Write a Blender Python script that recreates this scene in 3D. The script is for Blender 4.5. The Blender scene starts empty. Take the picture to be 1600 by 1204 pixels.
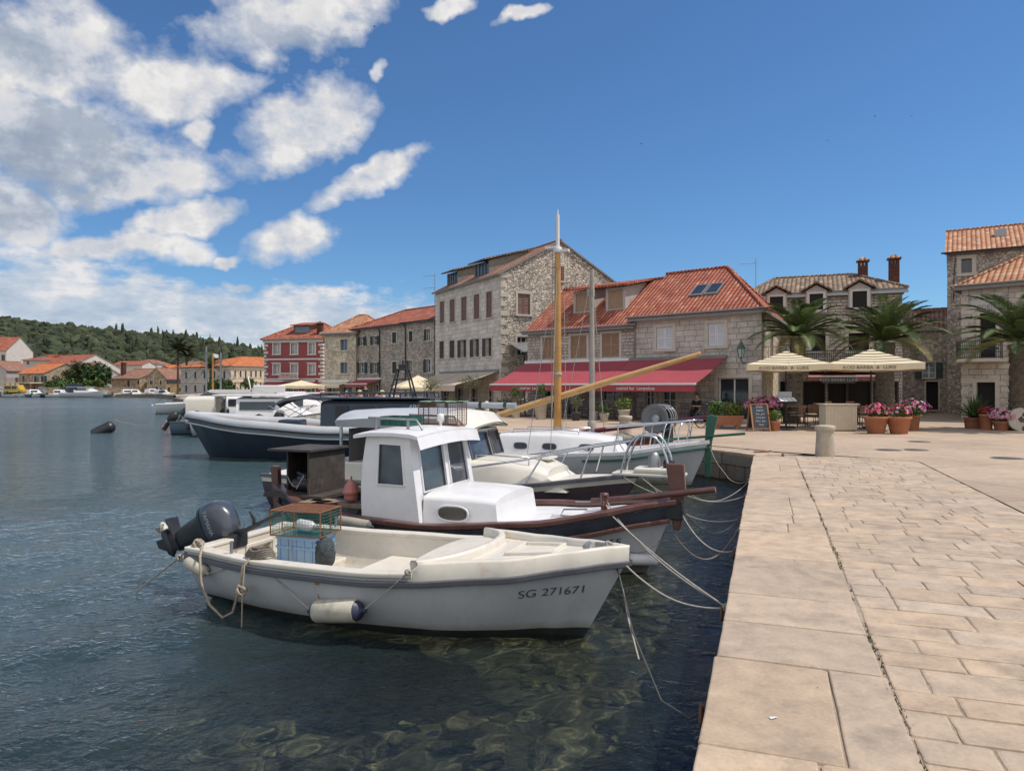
import bpy, math, random
from math import sin, cos, pi, radians, sqrt, atan2, floor
from mathutils import Vector, Matrix, noise as mnoise
rnd = random.Random(7)
sc = bpy.context.scene
col = sc.collection
EYE = 2.3; FPX = 1110.0; QZ = 0.7          # eye height over the water, focal length (1600 px frame), quay level
SUN_AZ, SUN_EL = radians(92), radians(61)   # azimuth clockwise from +Y

def GX(px, Y): return (px-800)/FPX*Y
def GZ(py, Y): return EYE-(py-604)/FPX*Y
def onz(px, py, z=QZ):
    Y = (EYE-z)*FPX/(py-604)
    return Vector((GX(px, Y), Y, z))

class MB:
    """collects faces of ONE mesh object"""
    def __init__(s): s.v = []; s.f = []; s.m = []; s.s = []; s.c = []; s.tint = (1, 1, 1)
    def add(s, vs, fs, mi=0, sm=False):
        o = len(s.v); s.v += [tuple(p) for p in vs]
        for f in fs:
            s.f.append(tuple(i+o for i in f)); s.m.append(mi); s.s.append(sm); s.c.append(s.tint)
        return s
    def quad(s, a, b, c, d, mi=0): return s.add([a, b, c, d], [(0, 1, 2, 3)], mi)
    def hexa(s, p, mi=0):
        return s.add(p, [(3, 2, 1, 0), (4, 5, 6, 7), (0, 1, 5, 4), (1, 2, 6, 5), (2, 3, 7, 6), (3, 0, 4, 7)], mi)
    def box(s, x0, x1, y0, y1, z0, z1, mi=0):
        return s.hexa([(x0, y0, z0), (x1, y0, z0), (x1, y1, z0), (x0, y1, z0), (x0, y0, z1), (x1, y0, z1), (x1, y1, z1), (x0, y1, z1)], mi)
    def mbox(s, M, sx, sy, sz, mi=0):
        p = [M @ Vector((x*sx/2, y*sy/2, z*sz/2)) for z in (-1, 1) for x, y in ((-1, -1), (1, -1), (1, 1), (-1, 1))]
        return s.hexa(p, mi)
    def bar(s, a, b, w, h=None, mi=0, up=(0, 0, 1)):
        a = Vector(a); b = Vector(b); h = h or w
        d = (b-a); L = d.length; d.normalize(); u = Vector(up)
        if abs(d.dot(u)) > .98: u = Vector((0, 1, 0))
        x = d.cross(u).normalized(); z = x.cross(d).normalized()
        M = Matrix((x, d, z)).transposed().to_4x4(); M.translation = (a+b)/2
        return s.mbox(M, w, L, h, mi)
    def prism(s, poly, ext, mi=0):
        n = len(poly); e = Vector(ext); P = [Vector(p) for p in poly]
        vs = P+[p+e for p in P]
        fs = [tuple(range(n-1, -1, -1)), tuple(range(n, 2*n))]+[(i, (i+1) % n, n+(i+1) % n, n+i) for i in range(n)]
        return s.add(vs, fs, mi)
    def grid(s, rows, mi=0, sm=True, closed=False):
        n = len(rows[0]); vs = [p for r in rows for p in r]; fs = []
        for i in range(len(rows)-1):
            for j in range(n if closed else n-1):
                k = (j+1) % n
                fs.append((i*n+j, i*n+k, (i+1)*n+k, (i+1)*n+j))
        return s.add(vs, fs, mi, sm)
    def tube(s, pts, r, n=8, mi=0, caps=True, sm=True):
        P = [Vector(p) for p in pts]; R = r if isinstance(r, (list, tuple)) else [r]*len(P)
        rows = []; prev = None
        for i, p in enumerate(P):
            d = (P[min(i+1, len(P)-1)]-P[max(i-1, 0)]).normalized()
            if prev is None:
                u = Vector((0, 0, 1)) if abs(d.z) < .9 else Vector((1, 0, 0))
                x = d.cross(u).normalized()
            else:
                x = (prev-d*prev.dot(d)); x = x.normalized() if x.length > 1e-6 else d.orthogonal().normalized()
            prev = x; y = d.cross(x)
            rows.append([p+(x*cos(2*pi*k/n)+y*sin(2*pi*k/n))*R[i] for k in range(n)])
        s.grid(rows, mi, sm, True)
        if caps:
            s.add(rows[0], [tuple(range(n-1, -1, -1))], mi); s.add(rows[-1], [tuple(range(n))], mi)
        return s
    def lathe(s, prof, c=(0, 0, 0), n=16, mi=0, M=None, sm=True, caps=True):
        c = Vector(c); rows = []
        for r, z in prof:
            row = [Vector((r*cos(2*pi*k/n), r*sin(2*pi*k/n), z)) for k in range(n)]
            rows.append([(M @ p if M else p)+c for p in row])
        s.grid(rows, mi, sm, True)
        if caps:
            if prof[0][0] > 1e-4: s.add(rows[0], [tuple(range(n-1, -1, -1))], mi)
            if prof[-1][0] > 1e-4: s.add(rows[-1], [tuple(range(n))], mi)
        return s
    def ball(s, c, r, n=10, m=6, mi=0, sq=(1, 1, 1), jit=0):
        prof = []
        rows = []
        for i in range(m+1):
            t = -pi/2+pi*i/m
            rows.append([Vector(c)+Vector((sq[0]*cos(t)*cos(2*pi*k/n), sq[1]*cos(t)*sin(2*pi*k/n), sq[2]*sin(t)))*r*(1+jit*(rnd.random()-.5)) for k in range(n)])
        return s.grid(rows, mi, True, True)
    def build(s, name, mats, parent=None, bevel=0, seg=2):
        me = bpy.data.meshes.new(name)
        me.from_pydata(s.v, [], s.f)
        if not isinstance(mats, (list, tuple)): mats = [mats]
        for m in mats: me.materials.append(m)
        me.polygons.foreach_set('material_index', [min(i, len(mats)-1) for i in s.m])
        me.polygons.foreach_set('use_smooth', s.s)
        uv = me.uv_layers.new(name='UVMap').data
        V = s.v; out = [0.0]*(2*len(me.loops)); i = 0
        for p in me.polygons:
            n = p.normal
            h = sqrt(n.x*n.x+n.y*n.y)
            if h < .05: tx, ty = (1, 0, 0), (0, 1, 0)
            else:
                tx = (-n.y/h, n.x/h, 0); ty = (n.y*tx[2]-n.z*tx[1], n.z*tx[0]-n.x*tx[2], n.x*tx[1]-n.y*tx[0])
            for vi in p.vertices:
                q = V[vi]
                out[i] = q[0]*tx[0]+q[1]*tx[1]+q[2]*tx[2]; out[i+1] = q[0]*ty[0]+q[1]*ty[1]+q[2]*ty[2]; i += 2
        uv.foreach_set('uv', out)
        if any(c != (1, 1, 1) for c in s.c):
            ca = me.color_attributes.new('tint', 'FLOAT_COLOR', 'CORNER'); cc = []
            for p, c in zip(me.polygons, s.c): cc += [c[0], c[1], c[2], 1.0]*len(p.vertices)
            ca.data.foreach_set('color', cc)
        me.validate(); me.update()
        o = bpy.data.objects.new(name, me); col.objects.link(o)
        if parent is not None: o.parent = parent
        if bevel:
            b = o.modifiers.new('Bevel', 'BEVEL'); b.width = bevel; b.segments = seg; b.limit_method = 'ANGLE'; b.angle_limit = radians(40)
        return o

def tag(o, label=None, cat=None, group=None, kind=None):
    if label: o['label'] = label
    if cat: o['category'] = cat
    if group: o['group'] = group
    if kind: o['kind'] = kind
    return o
def thing(name, label, cat, loc=(0, 0, 0), rz=0, group=None, scale=1):
    o = bpy.data.objects.new(name, None); col.objects.link(o); o.empty_display_size = .2
    o.location = loc; o.rotation_euler = (0, 0, rz)
    if scale != 1: o.scale = (scale,)*3
    return tag(o, label, cat, group)
def dup(root, loc, rz=0, label=None, group=None, scale=None, drop=()):
    def cp(o, par):
        c = o.copy(); col.objects.link(c); c.parent = par
        for ch in o.children: cp(ch, c)
        return c
    r = cp(root, None); r.location = loc; r.rotation_euler = (0, 0, rz)
    if scale: r.scale = (scale,)*3 if not isinstance(scale, tuple) else scale
    if label: r['label'] = label
    if group: r['group'] = group
    return r

# ---------------------------------------------------------------- materials
def nt_new(name):
    m = bpy.data.materials.new(name); m.use_nodes = True
    nt = m.node_tree; nt.nodes.clear()
    out = nt.nodes.new('ShaderNodeOutputMaterial')
    return m, nt, out
class G:
    def __init__(s, nt): s.nt = nt
    def n(s, t, **kw):
        nd = s.nt.nodes.new('ShaderNode'+t)
        for k, v in kw.items(): setattr(nd, k, v)
        return nd
    def set(s, sock, v):
        if isinstance(v, bpy.types.NodeSocket): s.nt.links.new(v, sock)
        elif v is not None:
            if isinstance(v, (tuple, list)) and len(v) == 3 and sock.type == 'RGBA': v = (*v, 1)
            sock.default_value = v
    def math(s, op, a, b=None, c=None, clamp=False):
        nd = s.n('Math', operation=op, use_clamp=clamp)
        for i, v in enumerate((a, b, c)):
            if v is not None: s.set(nd.inputs[i], v)
        return nd.outputs[0]
    def vm(s, op, a, b=None, out=0):
        nd = s.n('VectorMath', operation=op)
        s.set(nd.inputs[0], a)
        if b is not None: s.set(nd.inputs[3] if op == 'SCALE' else nd.inputs[1], b)
        return nd.outputs[out]
    def mix(s, f, a, b, blend='MIX'):
        nd = s.n('Mix', data_type='RGBA', blend_type=blend)
        s.set(nd.inputs[0], f); s.set(nd.inputs[6], a); s.set(nd.inputs[7], b)
        return nd.outputs[2]
    def noise(s, vec, scale=5, detail=4, rough=.55, dist=0, out=0):
        nd = s.n('TexNoise'); s.set(nd.inputs['Vector'], vec)
        nd.inputs['Scale'].default_value = scale; nd.inputs['Detail'].default_value = detail
        nd.inputs['Roughness'].default_value = rough; nd.inputs['Distortion'].default_value = dist
        return nd.outputs[out]
    def ramp(s, f, stops, interp='LINEAR'):
        nd = s.n('ValToRGB'); s.set(nd.inputs[0], f); cr = nd.color_ramp; cr.interpolation = interp
        while len(cr.elements) < len(stops): cr.elements.new(.5)
        for e, (p, c) in zip(cr.elements, stops):
            e.position = p; e.color = (*c, 1) if not isinstance(c, (int, float)) else (c, c, c, 1)
        return nd.outputs[0]
    def rng(s, v, a, b, c, d):
        nd = s.n('MapRange'); s.set(nd.inputs[0], v)
        for i, k in enumerate((a, b, c, d)): s.set(nd.inputs[i+1], k)
        return nd.outputs[0]
    def mapping(s, vec, loc=(0, 0, 0), rot=(0, 0, 0), sca=(1, 1, 1), vt='POINT'):
        nd = s.n('Mapping', vector_type=vt); s.set(nd.inputs[0], vec)
        nd.inputs[1].default_value = loc; nd.inputs[2].default_value = rot; nd.inputs[3].default_value = sca
        return nd.outputs[0]
    def bump(s, h, strength=.3, dist=.02, normal=None):
        nd = s.n('Bump'); s.set(nd.inputs['Height'], h); nd.inputs['Strength'].default_value = strength
        nd.inputs['Distance'].default_value = dist
        if normal is not None: s.set(nd.inputs['Normal'], normal)
        return nd.outputs[0]
    def bsdf(s, out, color, rough=.6, normal=None, metal=0, spec=.5, trans=0, alpha=None, coat=0, ior=None):
        b = s.n('BsdfPrincipled'); s.set(b.inputs['Base Color'], color); s.set(b.inputs['Roughness'], rough)
        s.set(b.inputs['Metallic'], metal); b.inputs['Specular IOR Level'].default_value = spec
        if normal is not None: s.set(b.inputs['Normal'], normal)
        if trans: b.inputs['Transmission Weight'].default_value = trans
        if coat: b.inputs['Coat Weight'].default_value = coat
        if alpha is not None: s.set(b.inputs['Alpha'], alpha)
        if ior: b.inputs['IOR'].default_value = ior
        s.nt.links.new(b.outputs[0], out.inputs[0]); return b

MATS = {}
def pm(name, c, rough=.55, var=.12, scale=3, bump=.06, bscale=40, metal=0, spec=.5, dirt=None, coat=0, tint=False, c2=None, bd=.01):
    """general weathered material: two noise octaves of colour variation, optional dirt blotches, fine bump"""
    if name in MATS: return MATS[name]
    m, nt, out = nt_new(name); g = G(nt)
    co = g.n('TexCoord').outputs['Object']
    a = g.noise(co, scale, 5, .6); b = g.noise(co, scale*7, 3, .6)
    f = g.math('ADD', g.math('MULTIPLY', a, .65), g.math('MULTIPLY', b, .35))
    lo = tuple(x*(1-var*1.6) for x in c); hi = tuple(min(1, x*(1+var*1.3)) for x in (c2 or c))
    cc = g.ramp(f, [(.28, lo), (.5, c), (.72, hi)])
    if dirt:
        d = g.rng(g.noise(co, dirt[1], 6, .7), dirt[2], dirt[2]+.14, 0, dirt[3])
        cc = g.mix(d, cc, dirt[0])
    if tint:
        at = g.n('Attribute', attribute_name='tint'); cc = g.mix(1, cc, at.outputs[0], 'MULTIPLY')
    nm = g.bump(g.noise(co, bscale, 4, .6), bump, bd) if bump else None
    g.bsdf(out, cc, g.rng(a, .3, .7, max(0, rough-.1), min(1, rough+.1)), nm, metal, spec, coat=coat)
    MATS[name] = m; return m

def ashlar(name, c1, c2, mortar, bw, bh, ms=.012, warp=.03, bump=.5, stain=.35):
    m, nt, out = nt_new(name); g = G(nt)
    uv = g.n('TexCoord').outputs['UV']
    w = g.vm('SCALE', g.vm('SUBTRACT', g.noise(uv, 2.2, 3, .6, 0, 1), (.5, .5, .5)), warp*2)
    v = g.vm('ADD', uv, w)
    br = g.n('TexBrick', offset=.43, squash=1.35, squash_frequency=3); g.set(br.inputs['Vector'], v)
    g.set(br.inputs['Color1'], c1); g.set(br.inputs['Color2'], c2); g.set(br.inputs['Mortar'], mortar)
    br.inputs['Scale'].default_value = 1; br.inputs['Mortar Size'].default_value = ms; br.inputs['Mortar Smooth'].default_value = .3
    br.inputs['Bias'].default_value = -.1; br.inputs['Brick Width'].default_value = bw; br.inputs['Row Height'].default_value = bh
    n1 = g.noise(uv, 1.1, 5, .65); n2 = g.noise(uv, 9, 5, .7)
    c = g.mix(1, br.outputs[0], g.ramp(n1, [(.3, (.72, .70, .68)), (.6, (1.05, 1.02, 1))]), 'MULTIPLY')
    c = g.mix(.8, c, g.ramp(n2, [(.3, (.72, .7, .68)), (.65, (1.12, 1.1, 1.08))]), 'MULTIPLY')
    st = g.noise(g.mapping(uv, sca=(2.2, .35, 1)), 1.6, 5, .7)
    c = g.mix(g.rng(st, .55, .75, 0, stain), c, tuple(x*.35 for x in c1))
    h = g.math('ADD', g.math('MULTIPLY', br.outputs[1], -1), g.math('MULTIPLY', n2, .8))
    g.bsdf(out, c, .85, g.bump(h, bump, .03), spec=.2)
    return m
def rubble(name, cols, mortar, scale=2.6, asp=1.5, edge=.045, bump=.8, stain=.3):
    m, nt, out = nt_new(name); g = G(nt)
    uv = g.n('TexCoord').outputs['UV']
    w = g.vm('SCALE', g.vm('SUBTRACT', g.noise(uv, 3.5, 4, .6, 0, 1), (.5, .5, .5)), .14)
    v = g.mapping(g.vm('ADD', uv, w), sca=(1, asp, 1))
    v1 = g.n('TexVoronoi', feature='F1'); g.set(v1.inputs['Vector'], v); v1.inputs['Scale'].default_value = scale; v1.inputs['Randomness'].default_value = .85
    v2 = g.n('TexVoronoi', feature='DISTANCE_TO_EDGE'); g.set(v2.inputs['Vector'], v); v2.inputs['Scale'].default_value = scale; v2.inputs['Randomness'].default_value = .85
    sx = g.n('SeparateColor'); g.set(sx.inputs[0], v1.outputs['Color'])
    k = len(cols)
    c = g.ramp(sx.outputs[0], [(i/max(1, k-1)*.9+.05, cc) for i, cc in enumerate(cols)])
    n2 = g.noise(uv, 11, 5, .7); n1 = g.noise(uv, .8, 4, .6)
    c = g.mix(.8, c, g.ramp(n2, [(.3, (.68, .66, .64)), (.65, (1.15, 1.12, 1.1))]), 'MULTIPLY')
    e = g.rng(v2.outputs['Distance'], edge*.3, edge, 0, 1)
    c = g.mix(e, mortar, c)
    c = g.mix(.8, c, g.ramp(n1, [(.35, (.75, .73, .72)), (.6, (1.08, 1.05, 1.02))]), 'MULTIPLY')
    st = g.noise(g.mapping(uv, sca=(2.2, .35, 1)), 1.3, 5, .7)
    c = g.mix(g.rng(st, .56, .76, 0, stain), c, (.09, .08, .07))
    h = g.math('ADD', g.math('MULTIPLY', e, .7), g.math('MULTIPLY', n2, .5))
    g.bsdf(out, c, .88, g.bump(h, bump, .04), spec=.2)
    return m
def tiles(name, c, c2, dark, tw=.24, th=.36, bump=.9, moss=.25, rib=.06):
    m, nt, out = nt_new(name); g = G(nt)
    uv = g.n('TexCoord').outputs['UV']; s = g.n('SeparateXYZ'); g.set(s.inputs[0], uv)
    u = g.math('DIVIDE', s.outputs[0], tw); v = g.math('DIVIDE', s.outputs[1], th)
    fu = g.math('FLOOR', u); fv = g.math('FLOOR', v)
    cmb = g.n('CombineXYZ'); g.set(cmb.inputs[0], fu); g.set(cmb.inputs[1], fv)
    wn = g.n('TexWhiteNoise', noise_dimensions='3D'); g.set(wn.inputs['Vector'], cmb.outputs[0])
    fr = g.math('FRACT', u); fy = g.math('FRACT', v)
    ribh = g.math('SINE', g.math('MULTIPLY', fr, pi))
    row = g.math('SUBTRACT', 1, fy)
    n1 = g.noise(uv, 1.2, 5, .65); n2 = g.noise(uv, 14, 4, .65)
    cc = g.ramp(wn.outputs[0], [(0, dark), (.22, c), (.72, c), (.95, c2)])
    pat = g.noise(g.mapping(uv, sca=(1, .8, 1)), .55, 5, .7)
    cc = g.mix(g.rng(pat, .50, .68, 0, .32), cc, c2); cc = g.mix(g.rng(pat, .46, .30, 0, .5), cc, dark)
    cc = g.mix(1, cc, g.ramp(n1, [(.3, (.74, .72, .7)), (.62, (1.1, 1.08, 1.05))]), 'MULTIPLY')
    cc = g.mix(.6, cc, g.ramp(n2, [(.3, (.7, .7, .7)), (.65, (1.15, 1.15, 1.15))]), 'MULTIPLY')
    cc = g.mix(g.rng(g.noise(uv, 3.5, 7, .8), .55, .68, 0, moss*1.6), cc, (.11, .095, .07))
    groove_shade = g.math('MULTIPLY', g.rng(ribh, 0, .6, .38, 1), g.rng(fy, 0, .16, .5, 1))  # shade between ribs and under row edges, multiplied into the tile colour
    cc = g.mix(1, cc, groove_shade, 'MULTIPLY')
    h = g.math('ADD', ribh, g.math('MULTIPLY', row, .5))
    g.bsdf(out, cc, .8, g.bump(h, bump, rib), spec=.25)
    return m
# ---------------------------------------------------------------- camera, sun, sky
cam = bpy.data.objects.new('camera', bpy.data.cameras.new('camera')); col.objects.link(cam)
cam.location = (0, 0, EYE); cam.rotation_euler = (radians(90), 0, 0)
cam.data.sensor_width = 36; cam.data.lens = 36*FPX/1600; cam.data.shift_y = 2/1600; cam.data.clip_end = 6000; cam.data.clip_start = .05
sc.camera = cam
sun = bpy.data.objects.new('sun', bpy.data.lights.new('sun', 'SUN')); col.objects.link(sun)
sun.data.energy = 3.4; sun.data.angle = radians(.5); sun.data.cycles.is_caustics_light = True; sun.data.color = (1, .93, .83)
sd = Vector((cos(SUN_EL)*sin(SUN_AZ), cos(SUN_EL)*cos(SUN_AZ), sin(SUN_EL)))
sun.rotation_euler = sd.to_track_quat('Z', 'Y').to_euler(); sun.location = (30, 20, 60)
vs = sc.view_settings; vs.view_transform = 'Standard'; vs.look = 'None'; vs.exposure = .2; vs.gamma = 1
sc.cycles.max_bounces = 8; sc.cycles.transparent_max_bounces = 24; sc.cycles.caustics_reflective = False; sc.cycles.caustics_refractive = True
sc.cycles.use_denoising = True; sc.cycles.sample_clamp_indirect = 6

def make_world():
    w = bpy.data.worlds.new('World'); sc.world = w; w.use_nodes = True
    nt = w.node_tree; nt.nodes.clear(); g = G(nt)
    out = nt.nodes.new('ShaderNodeOutputWorld')
    sky = g.n('TexSky', sky_type='NISHITA', sun_disc=False, sun_elevation=SUN_EL, sun_rotation=SUN_AZ, altitude=0, air_density=1.0, dust_density=.05, ozone_density=5)
    d = g.n('TexCoord').outputs['Generated']
    s = g.n('SeparateXYZ'); g.set(s.inputs[0], d)
    x, y, z = s.outputs
    az = g.math('ARCTAN2', x, y); el = g.math('ARCSINE', z)
    P = g.n('CombineXYZ'); g.set(P.inputs[0], az); g.set(P.inputs[1], el); P = P.outputs[0]
    # domain warp so that cloud edges billow
    wq = g.vm('SCALE', g.vm('SUBTRACT', g.noise(P, 9, 4, .55, 0, 1), (.5, .5, .5)), .10)
    Q = g.vm('ADD', P, wq)
    def adir(px, py):
        dx, dz = (px-800)/FPX, (604-py)/FPX
        return atan2(dx, 1), atan2(dz, sqrt(dx*dx+1))
    def ell(px, py, rx, ry, rot):
        a, e = adir(px, py)
        a1, _ = adir(px+rx, py); _, e1 = adir(px, py-ry)
        k = g.mapping(Q, loc=(a, e, 0), rot=(0, 0, radians(rot)), sca=(max(.01, a1-a), max(.006, e1-e), 1), vt='TEXTURE')
        return g.math('SUBTRACT', 1, g.vm('LENGTH', k, out=1))
    def union(L):
        m = None
        for q in L:
            e = ell(*q); m = e if m is None else g.math('SMOOTH_MAX', m, e, .10)
        return m
    cum = union([(60, 60, 250, 110, 0), (60, 215, 270, 120, 0), (285, 130, 130, 72, 8), (30, 325, 130, 60, 0), (195, 280, 165, 46, 14), (445, 30, 190, 82, 18),
                 (480, 190, 165, 66, 28), (585, 268, 120, 34, 24), (468, 372, 95, 56, 8), (285, 345, 120, 30, 22), (165, 385, 200, 30, 4),
                 (690, 10, 46, 22, 0), (810, 28, 56, 14, 20), (605, 98, 18, 30, 0), (360, 393, 38, 13, 10), (305, 205, 36, 26, 0)])
    low = union([(120, 470, 330, 56, -4), (380, 500, 300, 46, 0), (620, 508, 170, 22, 0), (40, 430, 90, 18, 0), (-300, 460, 400, 90, 0), (380, 437, 24, 10, 0)])
    n1 = g.noise(g.mapping(P, sca=(1, 1.35, 1)), 10, 11, .57)
    n1b = g.noise(g.mapping(P, loc=(-.016, -.022, 0), sca=(1, 1.35, 1)), 11, 6, .6)
    n2 = g.noise(g.mapping(P, sca=(1, 2.6, 1)), 15, 10, .62)
    dc = g.math('ADD', g.math('MULTIPLY', cum, 1.15), g.math('MULTIPLY', g.math('SUBTRACT', n1, .52), 1.9))
    dl = g.math('ADD', g.math('MULTIPLY', low, .9), g.math('MULTIPLY', g.math('SUBTRACT', n2, .5), 1.8))
    ac = g.rng(dc, .02, .52, 0, 1); al = g.math('MULTIPLY', g.rng(dl, -.30, .16, 0, 1), .95)
    # self shading: lit toward the upper right, grey where thick
    lit = g.math('ADD', .5, g.math('MULTIPLY', g.math('SUBTRACT', n1, n1b), 3.4))
    shade = union([(60, 230, 300, 130, 0), (20, 320, 120, 60, 0), (480, 60, 110, 50, 0), (60, 60, 170, 60, 0)])
    th = g.math('MAXIMUM', 0, shade)
    b = g.math('SUBTRACT', g.math('ADD', g.rng(lit, .25, .8, .62, 1.0), g.math('MULTIPLY', g.math('SUBTRACT', n2, .5), .45)), g.math('MULTIPLY', th, .5))
    b = g.math('SUBTRACT', b, g.rng(dc, .7, 1.6, 0, .14))
    b = g.math('ADD', g.math('SUBTRACT', b, .04), g.math('MULTIPLY', g.math('SUBTRACT', g.noise(Q, 34, 7, .6), .5), .55))
    cc = g.ramp(b, [(0, (.25, .305, .40)), (.35, (.36, .41, .49)), (.62, (.53, .555, .61)), (.84, (.64, .635, .64)), (1, (.73, .72, .715))])
    lb = g.math('ADD', g.math('MULTIPLY', n1, .7), g.math('MULTIPLY', g.math('SUBTRACT', n2, .5), .9))
    cl = g.ramp(lb, [(.2, (.36, .44, .55)), (.36, (.48, .54, .62)), (.50, (.72, .70, .70))])
    skc = g.vm('SCALE', sky.outputs[0], 1)
    nd = skc.node; nd.inputs[3].default_value = 1.0
    K = 1/.10
    skc = g.mix(1, skc, (.62, .84, 1.0), 'MULTIPLY')
    # cloud bank added out of view, overhead and behind the camera, as fill light
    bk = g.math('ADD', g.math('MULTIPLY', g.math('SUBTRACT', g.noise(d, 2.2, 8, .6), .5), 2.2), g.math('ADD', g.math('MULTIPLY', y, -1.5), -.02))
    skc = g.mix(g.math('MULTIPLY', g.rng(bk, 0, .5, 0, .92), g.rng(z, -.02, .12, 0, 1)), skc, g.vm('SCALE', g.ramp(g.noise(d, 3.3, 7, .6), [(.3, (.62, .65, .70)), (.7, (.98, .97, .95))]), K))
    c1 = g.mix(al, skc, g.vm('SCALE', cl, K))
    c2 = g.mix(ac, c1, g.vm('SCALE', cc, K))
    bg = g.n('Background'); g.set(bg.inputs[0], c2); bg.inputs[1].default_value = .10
    nt.links.new(bg.outputs[0], out.inputs[0])
    w.cycles.sampling_method = 'MANUAL'; w.cycles.sample_map_resolution = 512
make_world()

# ---------------------------------------------------------------- water, sea bed, quay, plaza, hill
QD = Vector((.337, .942, 0)).normalized(); QR = Vector((QD.y, -QD.x, 0)); Q0 = Vector((.77, 2.96, 0))
def qp(s, t, z=QZ): return Q0+QD*s+QR*t+Vector((0, 0, z))
SHORE = [qp(-34, 0, 0), qp(14.1, 0, 0), qp(14.55, .06, 0), (5.55, 17.15, 0), (5.3, 17.75, 0), (5.0, 18.2, 0), (3.3, 20.8, 0), (0, 24.2, 0), (-4, 30, 0), (-8.5, 36.5, 0),
         (-15, 46, 0), (-24, 60, 0), (-36, 80, 0), (-50, 105, 0), (-62, 130, 0), (-76, 150, 0), (-120, 157, 0), (-200, 160, 0), (-700, 168, 0)]
SHORE = [Vector(p) for p in SHORE]

CAUSTIC = True
def water_mat():
    m, nt, out = nt_new('sea_water'); g = G(nt)
    co = g.n('TexCoord').outputs['Object']
    a = g.noise(g.mapping(co, rot=(0, 0, radians(25)), sca=(1, 1.9, 1)), .9, 3, .55, .4)
    b = g.noise(g.mapping(co, rot=(0, 0, radians(-12)), sca=(1, 1.7, 1)), 3.2, 4, .6, .6)
    c = g.noise(g.mapping(co, rot=(0, 0, radians(40)), sca=(1, 1.4, 1)), 11, 3, .6, .3)
    big = g.noise(co, .07, 3, .5)
    dist = g.vm('LENGTH', g.vm('SUBTRACT', co, (0, 6, 0)), out=1)
    far = g.rng(dist, 8, 14, 0, 1)      # close in, the larger waves are real geometry
    h = g.math('ADD', g.math('MULTIPLY', g.math('ADD', g.math('MULTIPLY', a, .15), g.math('MULTIPLY', b, .085)), g.math('ADD', g.math('MULTIPLY', far, .8), .2)), g.math('MULTIPLY', c, .030))
    h = g.math('MULTIPLY', h, g.rng(big, .3, .7, .75, 1.25))
    nm = g.bump(h, 1.0, 1.0)
    fr = g.n('Fresnel'); fr.inputs[0].default_value = 1.33; nt.links.new(nm, fr.inputs['Normal'])
    tr = g.n('BsdfRefraction'); tr.inputs[0].default_value = (.84, .90, .84, 1); tr.inputs['IOR'].default_value = 1.33; tr.inputs['Roughness'].default_value = 0
    df = g.n('BsdfDiffuse'); df.inputs[0].default_value = (.085, .138, .155, 1)
    gl = g.n('BsdfGlossy'); gl.inputs[0].default_value = (.95, .97, 1, 1); nt.links.new(g.rng(dist, 12, 90, .035, .17), gl.inputs['Roughness'])
    nt.links.new(nm, gl.inputs['Normal'])
    dq = g.vm('DOT_PRODUCT', g.vm('SUBTRACT', co, (.77, 2.96, 0)), (-.942, .337, 0), out=1)
    m1 = g.n('MixShader'); nt.links.new(g.rng(g.math('ADD', dq, g.math('MULTIPLY', a, 2)), 3.5, 9, .07, .58), m1.inputs[0]); nt.links.new(tr.outputs[0], m1.inputs[1]); nt.links.new(df.outputs[0], m1.inputs[2])
    m2 = g.n('MixShader'); nt.links.new(fr.outputs[0], m2.inputs[0]); nt.links.new(m1.outputs[0], m2.inputs[1]); nt.links.new(gl.outputs[0], m2.inputs[2])
    nt.links.new(m2.outputs[0], out.inputs[0])
    return m
def water_mesh():
    import numpy as np
    def axis(lo, a, b, hi, st):
        v = list(np.arange(a, b, st)); k = st; x = a
        L = []
        while x > lo: k *= 1.35; x -= k; L.append(max(x, lo))
        v = L[::-1]+v; k = st; x = v[-1]
        while x < hi: k *= 1.35; x += k; v.append(min(x, hi))
        return v
    xs = axis(-2500, -7.5, 5.2, 900, .038); ys = axis(-400, 1.2, 13.5, 2500, .038)
    X, Y = np.meshgrid(xs, ys); Z = np.zeros_like(X)
    r = random.Random(4)
    for k in range(70):         # a sum of small crossing wave trains
        wl = .11*(1.05**k)*1.0; wl = min(wl, 2.6)*r.uniform(.85, 1.15); th = radians(r.gauss(-65, 42)); kx, ky = cos(th)*2*pi/wl, sin(th)*2*pi/wl
        A = .0105*wl**1.05*r.uniform(.5, 1)*.40; ph = r.uniform(0, 6.28)
        Z += A*np.sin(kx*X+ky*Y+ph+.8*np.sin(.9*ky*X*.31-.7*kx*Y*.29+ph*2))
    f = np.clip((14-np.hypot(X, Y-6))/6, 0, 1); f = f*f*(3-2*f); Z *= f
    nx, ny = len(xs), len(ys); V = np.stack([X, Y, Z], -1).reshape(-1, 3)
    me = bpy.data.meshes.new('sea_water'); me.vertices.add(nx*ny); me.vertices.foreach_set('co', V.ravel())
    i = np.arange(nx*ny).reshape(ny, nx); Q = np.stack([i[:-1, :-1], i[:-1, 1:], i[1:, 1:], i[1:, :-1]], -1).reshape(-1, 4); n = len(Q)
    me.loops.add(4*n); me.loops.foreach_set('vertex_index', Q.ravel().astype(np.int32)); me.polygons.add(n); me.polygons.foreach_set('loop_start', np.arange(0, 4*n, 4, dtype=np.int32))
    me.polygons.foreach_set('use_smooth', np.ones(n, dtype=bool)); me.update(calc_edges=True); me.validate()
    me.materials.append(water_mat()); o = bpy.data.objects.new('sea_water', me); col.objects.link(o); tag(o, kind='structure')
    o.cycles.is_caustics_caster = True
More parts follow.
